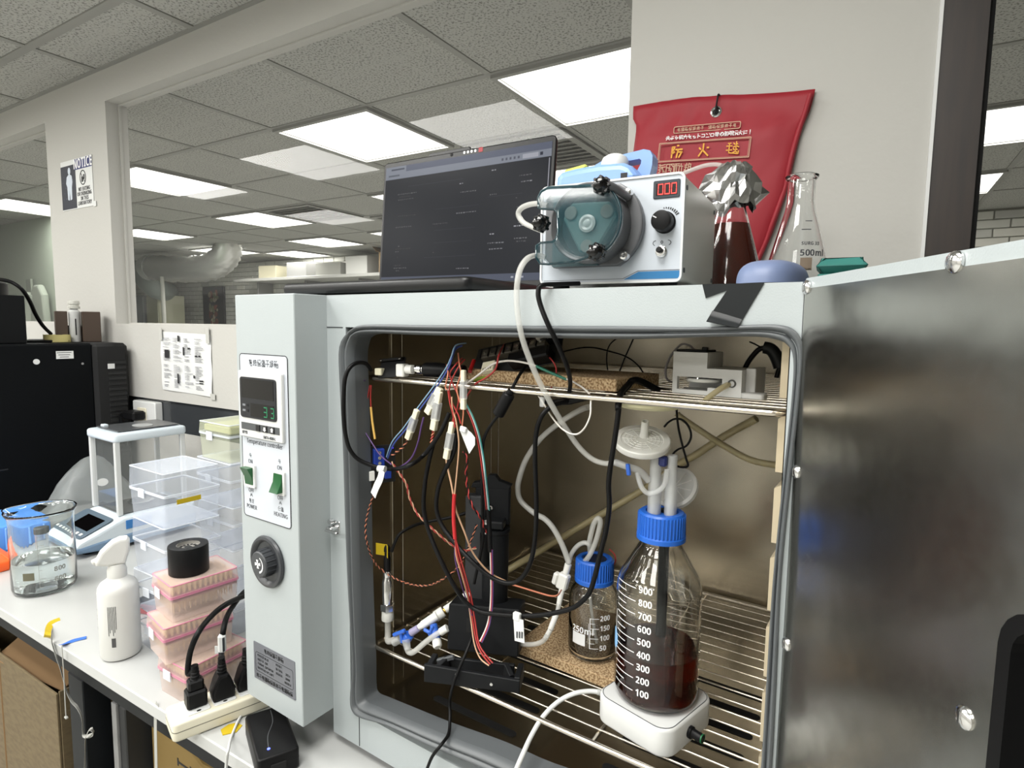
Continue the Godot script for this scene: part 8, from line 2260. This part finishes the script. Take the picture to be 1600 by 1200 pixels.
	wire("red_sleeve", "bright red heat-shrink sleeve hanging in front of the oven interior", "sleeve", [Vector3(-0.4857, 1.2298, -0.588), Vector3(-0.4867, 1.2141, -0.588), Vector3(-0.4866, 1.1925, -0.588), Vector3(-0.4843, 1.1694, -0.588)], 0.0027, mat("sleeve_bright_red", Color(0.70, 0.13, 0.15), 0.4), WIRES)
	wire("red_wire", "red wire running from the red sleeve down the front of the black stand", "wire", [Vector3(-0.4876, 1.1693, -0.592), Vector3(-0.4842, 1.1489, -0.592), Vector3(-0.4818, 1.1203, -0.6), Vector3(-0.4784, 1.0851, -0.61), Vector3(-0.4731, 1.054, -0.612), Vector3(-0.4609, 1.029, -0.605), Vector3(-0.4484, 1.0174, -0.6), Vector3(-0.4335, 1.0064, -0.6)], 0.0012, mats.wire_red, WIRES)
	wire("red_wire", "second red wire beside it from the red sleeve to the stand foot", "wire", [Vector3(-0.4865, 1.1695, -0.592), Vector3(-0.4798, 1.1482, -0.592), Vector3(-0.4763, 1.1181, -0.6), Vector3(-0.474, 1.0845, -0.61), Vector3(-0.4672, 1.0538, -0.61), Vector3(-0.4551, 1.0282, -0.603), Vector3(-0.442, 1.0177, -0.6), Vector3(-0.4294, 1.0096, -0.6)], 0.0011, mats.wire_red, WIRES)
	wire("tan_wire", "tan wire hanging with the red pair over the black stand block", "wire", [Vector3(-0.4893, 1.1639, -0.594), Vector3(-0.4869, 1.1423, -0.594), Vector3(-0.4817, 1.1149, -0.6), Vector3(-0.4803, 1.0796, -0.611), Vector3(-0.4745, 1.0494, -0.611), Vector3(-0.4634, 1.0241, -0.604), Vector3(-0.4504, 1.0095, -0.6), Vector3(-0.4356, 1.0039, -0.6)], 0.0010, mats.wire_tan, WIRES)
	wire("purple_wire", "purple wire among the red pair over the black stand block", "wire", [Vector3(-0.4882, 1.1668, -0.594), Vector3(-0.4891, 1.1401, -0.594), Vector3(-0.4861, 1.112, -0.6), Vector3(-0.4836, 1.0778, -0.611), Vector3(-0.4731, 1.0567, -0.612)], 0.0010, mats.wire_purple, WIRES)
	var fan := [["wire_white", 0.0], ["wire_blue", 2.5], ["wire_red", -2.5], ["wire_teal", 4.5]]
	var names := ["white wire of the ribbon running down to the stand head", "blue wire of the ribbon running down to the stand head", "red wire of the ribbon running down to the stand head", "teal wire of the ribbon running down to the stand head"]
	var base := [Vector3(-0.4809, 1.3598, -0.597), Vector3(-0.4745, 1.3486, -0.597), Vector3(-0.4638, 1.3329, -0.597), Vector3(-0.4543, 1.3122, -0.597), Vector3(-0.4479, 1.288, -0.597), Vector3(-0.4435, 1.2636, -0.597), Vector3(-0.4498, 1.2369, -0.61), Vector3(-0.4537, 1.207, -0.62)]
	for k in 4:
		var pts := []
		for v: Vector3 in base:
			pts.append(v + Vector3(fan[k][1] * 0.0008, 0, 0.0008 * k))
		wire("ribbon_wire", names[k], "wire", pts, 0.0009, mats[fan[k][0]], WIRES)
	wire("black_sleeve", "black sleeve gathering the ribbon wires along the stand", "sleeve", [Vector3(-0.4552, 1.2097, -0.622), Vector3(-0.4539, 1.1898, -0.622), Vector3(-0.4526, 1.168, -0.622), Vector3(-0.4513, 1.1488, -0.622)], 0.0034, mats.black_rubber, WIRES)
	var low := [["wire_white", 766.0, "white wire running down the front of the stand from the black sleeve"], ["wire_red", 769.0, "red wire running down the front of the stand from the black sleeve"], ["wire_purple", 771.5, "purple wire running down the front of the stand from the black sleeve"]]
	var lb := [Vector3(-0.4513, 1.1523, -0.622), Vector3(-0.452, 1.1137, -0.625), Vector3(-0.4517, 1.0867, -0.625), Vector3(-0.4484, 1.0651, -0.618), Vector3(-0.4477, 1.0489, -0.61), Vector3(-0.4522, 1.0313, -0.602)]
	for k in 3:
		var pts := []
		for v: Vector3 in lb:
			pts.append(v + Vector3((low[k][1] - 766.0) * 0.00075, 0, 0.0005 * k))
		wire("stand_wire", low[k][2], "wire", pts, 0.0010, mats[low[k][0]], WIRES)
	wire("white_wire", "white wire arching along the upper shelf in front of the controller board", "wire", [Vector3(-0.5135, 1.3646, -0.602), Vector3(-0.4915, 1.3687, -0.602), Vector3(-0.4755, 1.3765, -0.602), Vector3(-0.4581, 1.389, -0.605), Vector3(-0.4415, 1.4019, -0.61), Vector3(-0.4252, 1.4065, -0.615), Vector3(-0.4091, 1.4062, -0.62), Vector3(-0.3909, 1.4038, -0.62), Vector3(-0.3806, 1.4011, -0.62)], 0.0014, mats.wire_white, WIRES)
	wire("green_sleeve", "teal green sleeve on the white wire above the upper chipboard", "sleeve", [Vector3(-0.3825, 1.4018, -0.62), Vector3(-0.3623, 1.395, -0.62), Vector3(-0.3391, 1.3878, -0.62)], 0.0019, mat("sleeve_teal", Color(0.12, 0.42, 0.34), 0.4), WIRES)
	wire("white_wire", "white wire drooping below the upper shelf after the green sleeve", "wire", [Vector3(-0.34, 1.3886, -0.62), Vector3(-0.3234, 1.3857, -0.61), Vector3(-0.3115, 1.3798, -0.61), Vector3(-0.2996, 1.3731, -0.603), Vector3(-0.296, 1.3622, -0.598), Vector3(-0.296, 1.3507, -0.597), Vector3(-0.302, 1.3369, -0.597), Vector3(-0.3176, 1.3259, -0.61), Vector3(-0.3286, 1.3254, -0.61), Vector3(-0.3408, 1.331, -0.61), Vector3(-0.3534, 1.3428, -0.61), Vector3(-0.3594, 1.3596, -0.6), Vector3(-0.3757, 1.3706, -0.61)], 0.0011, mats.wire_white, WIRES)
	wire("red_wire", "dark red wire hanging from the red lamp to the shelf front", "wire", [Vector3(-0.4518, 1.4262, -0.65), Vector3(-0.4419, 1.421, -0.63), Vector3(-0.4277, 1.4125, -0.603), Vector3(-0.4324, 1.3962, -0.603), Vector3(-0.4463, 1.3849, -0.603), Vector3(-0.4647, 1.3746, -0.603), Vector3(-0.4793, 1.356, -0.603), Vector3(-0.49, 1.3398, -0.603)], 0.0012, mats.wire_red, WIRES)
	wire("red_wire", "short dark red wire curling down onto the upper chipboard", "wire", [Vector3(-0.3898, 1.4164, -0.65), Vector3(-0.3637, 1.4103, -0.625), Vector3(-0.3572, 1.3997, -0.625), Vector3(-0.3587, 1.3871, -0.625), Vector3(-0.3656, 1.3717, -0.625)], 0.0010, mats.wire_red, WIRES)
	wire("black_wire", "thin black wire arching over the upper shelf to the right", "wire", [Vector3(-0.4176, 1.4024, -0.68), Vector3(-0.4125, 1.4089, -0.7), Vector3(-0.4199, 1.4149, -0.76), Vector3(-0.3969, 1.4203, -0.76), Vector3(-0.3766, 1.4218, -0.76), Vector3(-0.3527, 1.4181, -0.76), Vector3(-0.3247, 1.4111, -0.76), Vector3(-0.3076, 1.4005, -0.76), Vector3(-0.2981, 1.3888, -0.76), Vector3(-0.2915, 1.3805, -0.76)], 0.0011, bl, WIRES)
	wire("black_wire", "thin black wire rising in an S from the upper shelf to the oven roof", "wire", [Vector3(-0.3527, 1.4374, -0.8), Vector3(-0.3655, 1.4278, -0.8), Vector3(-0.3713, 1.4164, -0.8), Vector3(-0.3718, 1.3994, -0.8), Vector3(-0.3693, 1.3863, -0.8), Vector3(-0.3659, 1.377, -0.8)], 0.0010, bl, WIRES)
	wire("black_wire", "thin straight black wire slanting from the oven roof to the upper shelf", "wire", [Vector3(-0.3374, 1.4395, -0.82), Vector3(-0.3439, 1.4243, -0.82), Vector3(-0.3523, 1.4051, -0.82), Vector3(-0.3617, 1.3798, -0.82)], 0.0012, bl, WIRES)
	wire("black_wire", "black wire bent in a figure of eight right of the white disc filter", "wire", [Vector3(-0.2315, 1.3525, -0.7), Vector3(-0.2283, 1.3309, -0.7), Vector3(-0.2227, 1.3103, -0.7), Vector3(-0.2174, 1.2945, -0.7), Vector3(-0.2147, 1.2855, -0.7), Vector3(-0.2216, 1.2829, -0.7), Vector3(-0.2295, 1.2841, -0.7), Vector3(-0.2346, 1.2906, -0.7), Vector3(-0.2333, 1.2979, -0.7), Vector3(-0.2272, 1.3043, -0.7), Vector3(-0.218, 1.3094, -0.7), Vector3(-0.213, 1.3186, -0.7), Vector3(-0.2134, 1.3278, -0.7), Vector3(-0.2184, 1.3366, -0.7), Vector3(-0.2256, 1.3413, -0.7), Vector3(-0.2342, 1.3405, -0.7), Vector3(-0.2412, 1.3358, -0.7), Vector3(-0.2458, 1.3298, -0.7)], 0.0014, bl, WIRES)
	twisted("twisted_pair", "red and white twisted pair running from the wall module across to the stand", [Vector3(-0.6131, 1.2524, -0.6), Vector3(-0.5965, 1.237, -0.6), Vector3(-0.584, 1.2241, -0.6), Vector3(-0.5778, 1.2055, -0.6), Vector3(-0.5643, 1.1866, -0.6), Vector3(-0.5474, 1.1761, -0.6), Vector3(-0.5285, 1.1663, -0.6), Vector3(-0.5092, 1.1493, -0.61), Vector3(-0.4958, 1.141, -0.62), Vector3(-0.4812, 1.1448, -0.63)], 0.0010, mats.wire_red, mats.wire_tan, 0.018)
	twisted("twisted_pair", "orange and black twisted pair sagging in a wide loop along the left wall", [Vector3(-0.6197, 1.2081, -0.57), Vector3(-0.6328, 1.1817, -0.572), Vector3(-0.6385, 1.1569, -0.572), Vector3(-0.6371, 1.1327, -0.574), Vector3(-0.6401, 1.0997, -0.59), Vector3(-0.6369, 1.0802, -0.606), Vector3(-0.6135, 1.0711, -0.612), Vector3(-0.5753, 1.0754, -0.606), Vector3(-0.5445, 1.0836, -0.606), Vector3(-0.5172, 1.1009, -0.606), Vector3(-0.5093, 1.1101, -0.62), Vector3(-0.5025, 1.1251, -0.63), Vector3(-0.5047, 1.1465, -0.65), Vector3(-0.5033, 1.1648, -0.66)], 0.0009, mats.wire_orange, mats.black_rubber, 0.009)
	twisted("twisted_pair", "short orange and black twisted pair from the lowest left connector to the module", [Vector3(-0.5746, 1.2902, -0.592), Vector3(-0.5821, 1.2802, -0.592), Vector3(-0.5946, 1.2713, -0.592), Vector3(-0.6048, 1.2644, -0.592)], 0.0010, mats.wire_orange, mats.black_rubber, 0.010)
	twisted("twisted_pair", "red and black twisted pair hanging right of the red sleeve", [Vector3(-0.4807, 1.2857, -0.6), Vector3(-0.4742, 1.2755, -0.6), Vector3(-0.4762, 1.258, -0.6), Vector3(-0.4728, 1.2345, -0.6), Vector3(-0.4652, 1.2151, -0.6), Vector3(-0.4578, 1.1957, -0.61), Vector3(-0.4576, 1.1746, -0.62)], 0.0010, mats.wire_red, mats.black_rubber, 0.016)
	twisted("twisted_pair", "orange and red twisted pair leaving the connector into the thick black cable", [Vector3(-0.5214, 1.3119, -0.588), Vector3(-0.5237, 1.3039, -0.588), Vector3(-0.526, 1.2932, -0.588)], 0.0011, mats.wire_orange, mats.wire_red, 0.010)
	wire("orange_wire", "orange wire running right from the stand to the white valve fitting", "wire", [Vector3(-0.4462, 1.0916, -0.66), Vector3(-0.428, 1.0918, -0.66), Vector3(-0.401, 1.0918, -0.66), Vector3(-0.3789, 1.0924, -0.66), Vector3(-0.3681, 1.0963, -0.66), Vector3(-0.3845, 1.0839, -0.7)], 0.0012, mats.wire_orange, WIRES)
	wire("red_wire", "small red wire loop behind the small blue cap", "wire", [Vector3(-0.3475, 1.1281, -0.775), Vector3(-0.3392, 1.1223, -0.775), Vector3(-0.3369, 1.1132, -0.775), Vector3(-0.3407, 1.1045, -0.775)], 0.0011, mats.wire_red, WIRES)
	# stirrer lead
	var sl := thing("white_cable", "white cable with a moulded plug arching from the stirrer over the oven mouth", "cable")
	pw("plug", MB.new().cyl(Vector3(-0.2952, 0.9803, -0.668), Vector3(-0.3045, 0.9872, -0.655), 0.0044, 14, 0.0034, 0.0006), mats.white_plastic, sl)
	pw("cable", MB.new().tube([Vector3(-0.3036, 0.9876, -0.655), Vector3(-0.3138, 0.9873, -0.65), Vector3(-0.3269, 0.9851, -0.64), Vector3(-0.3407, 0.9774, -0.63), Vector3(-0.3497, 0.9692, -0.615), Vector3(-0.3555, 0.9591, -0.6), Vector3(-0.356, 0.9504, -0.58), Vector3(-0.3528, 0.9438, -0.558), Vector3(-0.3549, 0.9284, -0.545), Vector3(-0.3639, 0.8983, -0.54)], 0.0030, 10, 6), mats.white_plastic, sl)
	single("spare_clip", "small clear clip lying on the upper shelf wires by the chipboard", "clip", MB.new().box(Vector3.ZERO, Vector3(0.006, 0.012, 0.004), 0.001), mats.clear_plastic, X(Vector3(-0.3612, 1.361, -0.6)))


func far_things():
	# ribbed foil duct under the far ceiling and a grey elbow pipe
	var d := thing("foil_duct", "shiny ribbed foil duct hanging under the ceiling beyond the window", "duct", ROOM)
	var path := [Vector3(-8.1504, 2.1612, -4.3), Vector3(-7.8178, 2.1318, -4.3), Vector3(-7.4846, 2.1111, -4.3), Vector3(-7.1378, 2.1057, -4.3), Vector3(-6.8446, 2.1249, -4.3), Vector3(-6.6486, 2.1918, -4.3), Vector3(-6.5437, 2.276, -4.3), Vector3(-6.4995, 2.4063, -4.3), Vector3(-6.4892, 2.5962, -4.3)]
	var sp := MB.spline(path, 5)
	var b := MB.new()
	b.smooth()
	var rings := []
	for i in sp.size():
		var dir: Vector3 = (sp[mini(i + 1, sp.size() - 1)] - sp[maxi(i - 1, 0)]).normalized()
		var x := dir.cross(Vector3(0, 0, 1)).normalized()
		var y := dir.cross(x)
		var ring := []
		for k in 20:
			var a := TAU * k / 20
			ring.append((sp[i] as Vector3) + (x * cos(a) + y * sin(a)) * (0.150 + (0.014 if i % 2 else -0.012) + 0.008 * sin(k * 2.7 + i * 1.9)))
		rings.append(ring)
	for i in rings.size() - 1:
		b.skin(rings[i], rings[i + 1])
	part("duct", b, mat("duct_foil", Color(0.85, 0.85, 0.84), 0.32, 0.8), d)
	part("collar", MB.new().tube([path[0] + Vector3(-0.12, 0, 0), path[0] + Vector3(0.02, 0, 0)], 0.165, 20, 1), mat("duct_collar", Color(0.62, 0.63, 0.62), 0.5), d)
	var e := thing("elbow_pipe", "grey elbow pipe curving down below the foil duct", "pipe", ROOM)
	part("pipe", MB.new().tube([Vector3(-9.5711, 2.4394, -4.85), Vector3(-9.5318, 2.2656, -4.85), Vector3(-9.4203, 2.0897, -4.85), Vector3(-9.2164, 1.9704, -4.85), Vector3(-9.2911, 1.9238, -5), Vector3(-9.6641, 1.9283, -5.3)], 0.15, 16, 6), mat("pipe_grey", Color(0.50, 0.54, 0.52), 0.5), e)
	var po := thing("support_pole", "thin pale upright pole left of the wall picture, under the foil duct", "pole", ROOM)
	part("pole", MB.new().tube([Vector3(-7.7754, 2.0249, -4.2), Vector3(-7.7702, 1.7178, -4.2), Vector3(-7.7638, 1.4248, -4.2), Vector3(-7.7709, 1.146, -4.2)], 0.025, 10, 1), mat("pole_pale", Color(0.68, 0.68, 0.65), 0.5), po)
	# picture on the brick wall
	var c := Vector3(-8.9355, 1.6516, -5.62)
	var pc := thing("wall_picture", "tall dark abstract picture with a reddish pale smear on the far brick wall", "picture", ROOM * X(c))
	part("board", MB.new().box(Vector3.ZERO, Vector3(0.56, 0.72, 0.03), 0.004), mat("picture_dark", Color(0.16, 0.16, 0.165), 0.6), pc)
	var rng := RandomNumberGenerator.new()
	rng.seed = 2
	var cols := [Color(0.50, 0.30, 0.25), Color(0.62, 0.58, 0.50), Color(0.40, 0.22, 0.18), Color(0.45, 0.45, 0.36)]
	for k in 4:
		var sm := MB.new()
		for j in 9:
			sm.prism(move(ellipse(rng.randf_range(0.015, 0.05), rng.randf_range(0.02, 0.07), 9), Vector2(rng.randf_range(-0.10, 0.13), rng.randf_range(-0.26, 0.27))), 0.0155 + 0.0006 * k, 0.0160 + 0.0006 * k)
		part("paint_patch", sm, mat("paint_%d" % k, cols[k], 0.7), pc)
	# storage on the far wall: shelf with boxes, hanging sign, cupboards
	var shy := 2.045
	var sh := thing("wall_shelf", "long pale wall shelf on the far brick wall carrying packages", "shelf", ROOM * X(Vector3(-6.0, shy, -5.42)))
	part("board", MB.new().box(Vector3.ZERO, Vector3(3.6, 0.04, 0.42), 0.004), mat("shelf_pale", Color(0.62, 0.62, 0.60), 0.5), sh)
	for k in 4:
		part("bracket", MB.new().box(Vector3(-1.5 + k, -0.10, -0.08), Vector3(0.03, 0.18, 0.24), 0.003), mat("bracket_grey", Color(0.45, 0.45, 0.44), 0.5), sh)
	var items := [[-4.75, 0.62, 0.24, "brown open carton at the right end of the far wall shelf", "carton_brown", Color(0.56, 0.47, 0.34)], [-5.45, 0.34, 0.22, "white carton beside the brown one on the far wall shelf", "carton_white", Color(0.74, 0.74, 0.72)], [-5.95, 0.42, 0.16, "bundle in clear wrap in the middle of the far wall shelf", "wrap_grey", Color(0.60, 0.60, 0.57)], [-6.55, 0.36, 0.19, "grey carton left of the wrapped bundle on the far wall shelf", "carton_grey", Color(0.50, 0.50, 0.49)], [-7.15, 0.34, 0.17, "pale packet at the left end of the far wall shelf", "packet_pale", Color(0.70, 0.68, 0.58)]]
	for it in items:
		var bx := thing("carton", it[3], "box", ROOM * X(Vector3(it[0], shy + 0.02, -5.42), Vector3(0, 4, 0)), "packages on the far wall shelf")
		part("body", MB.new().box(Vector3(0, it[2] / 2, 0), Vector3(it[1], it[2], 0.30), 0.006), mat(it[4], it[5], 0.7), bx)
		part("tape", MB.new().box(Vector3(0, it[2] + 0.0004, 0), Vector3(it[1] * 0.98, 0.001, 0.05)), mats.clear_tape_pale, bx)
		if it[4] == "carton_brown":
			part("flap", MB.new().box(Vector3(-0.33, it[2] + 0.05, 0.1), Vector3(0.006, 0.16, 0.26), 0.002, Basis(Vector3(0, 0, 1), 0.8)), mats.carton_brown, bx)
	var hs := thing("hanging_sign", "small pale blue sign hanging from the far ceiling", "sign", ROOM * X(Vector3(-7.2704, 2.4813, -4.9)))
	part("sheet", MB.new().box(Vector3.ZERO, Vector3(0.32, 0.16, 0.006), 0.001), mat("sign_pale_blue", Color(0.50, 0.60, 0.74), 0.5), hs)
	part("cord", MB.new().tube([Vector3(-0.12, 0.08, 0), Vector3(-0.12, 0.2, 0)], 0.004, 6, 1), mats.grey_plastic, hs)
	part("cord", MB.new().tube([Vector3(0.12, 0.08, 0), Vector3(0.12, 0.2, 0)], 0.004, 6, 1), mats.grey_plastic, hs)
	# air grilles in the far ceiling
	for g in [[5, 2, "slatted air grille left of centre in the far ceiling"], [4, 3, "slatted air grille further back in the far ceiling"], [1, 1, "slatted air grille at the top right corner of the laptop, in the far ceiling"]]:
		var gx: float = GX - PITCH * g[0] + PITCH / 2
		var gz: float = -1.87 - PITCH * g[1] - PITCH / 2
		var gr := thing("air_grille", g[2], "vent", ROOM * X(Vector3(gx, CEIL - 0.004, gz)), "air grilles in the far ceiling")
		part("frame", MB.new().frame(rrect(0.58, 0.58, 0.004, 1), rrect(0.50, 0.50, 0.004, 1), -0.004, 0.006, X(Vector3.ZERO, Vector3(90, 0, 0))), mat("grille_grey", Color(0.52, 0.52, 0.50), 0.5), gr)
		for k in 8:
			part("slat", MB.new().box(Vector3(0, 0.001, -0.21 + 0.06 * k), Vector3(0.50, 0.003, 0.034), 0.0, Basis(Vector3(1, 0, 0), 0.5)), mats.grille_grey, gr)
	# pale cupboards behind the window on the left and coats in the left window
	for q in [[-9.55, 1.0, "tall pale cupboard at the back, low in the left side of the large window", Color(0.72, 0.72, 0.62)], [-9.98, 0.9, "grey-white cupboard at the far left, beside the pale one", Color(0.55, 0.57, 0.58)]]:
		var hgt := 1.86
		var cb := thing("cupboard", q[2], "cupboard", ROOM * X(Vector3(q[0], 0, -5.2)))
		var cm := mat("cupboard_%d" % int(q[1] * 10), q[3], 0.6)
		part("carcass", MB.new().box(Vector3(0, hgt / 2, 0), Vector3(0.34, hgt, 0.4), 0.004), cm, cb)
		part("door", MB.new().box(Vector3(0, hgt / 2 + 0.03, 0.205), Vector3(0.32, hgt - 0.1, 0.012), 0.002), cm, cb)
		part("handle", MB.new().box(Vector3(0.12, hgt * 0.6, 0.216), Vector3(0.012, 0.12, 0.014), 0.003), mats.grey_plastic, cb)
	var co := thing("lab_coat", "pale coat hanging on the green partition behind the left window", "coat", ROOM * X(Vector3(-6.3961, 1.6244, -2.4)))
	part("coat", MB.new().prism([Vector2(-0.16, -0.9), Vector2(0.17, -0.9), Vector2(0.15, -0.2), Vector2(0.13, 0.05), Vector2(0.05, 0.14), Vector2(-0.04, 0.14), Vector2(-0.12, 0.06), Vector2(-0.14, -0.2)], 0.0, 0.06, Transform3D(), 0.025, 3), mat("coat_pale", Color(0.60, 0.63, 0.58), 0.9), co)
	part("sleeve", MB.new().tube([Vector3(-0.10, 0.06, 0.05), Vector3(-0.17, -0.15, 0.06), Vector3(-0.18, -0.45, 0.06)], 0.05, 10, 5), mats.coat_pale, co)
	part("hook_plate", MB.new().box(Vector3(-0.24, 0.12, 0.01), Vector3(0.10, 0.16, 0.02), 0.003), mat("plate_pale", Color(0.52, 0.55, 0.50), 0.6), co)


func call_rest():
	on_top()
	inside()
	far_things()
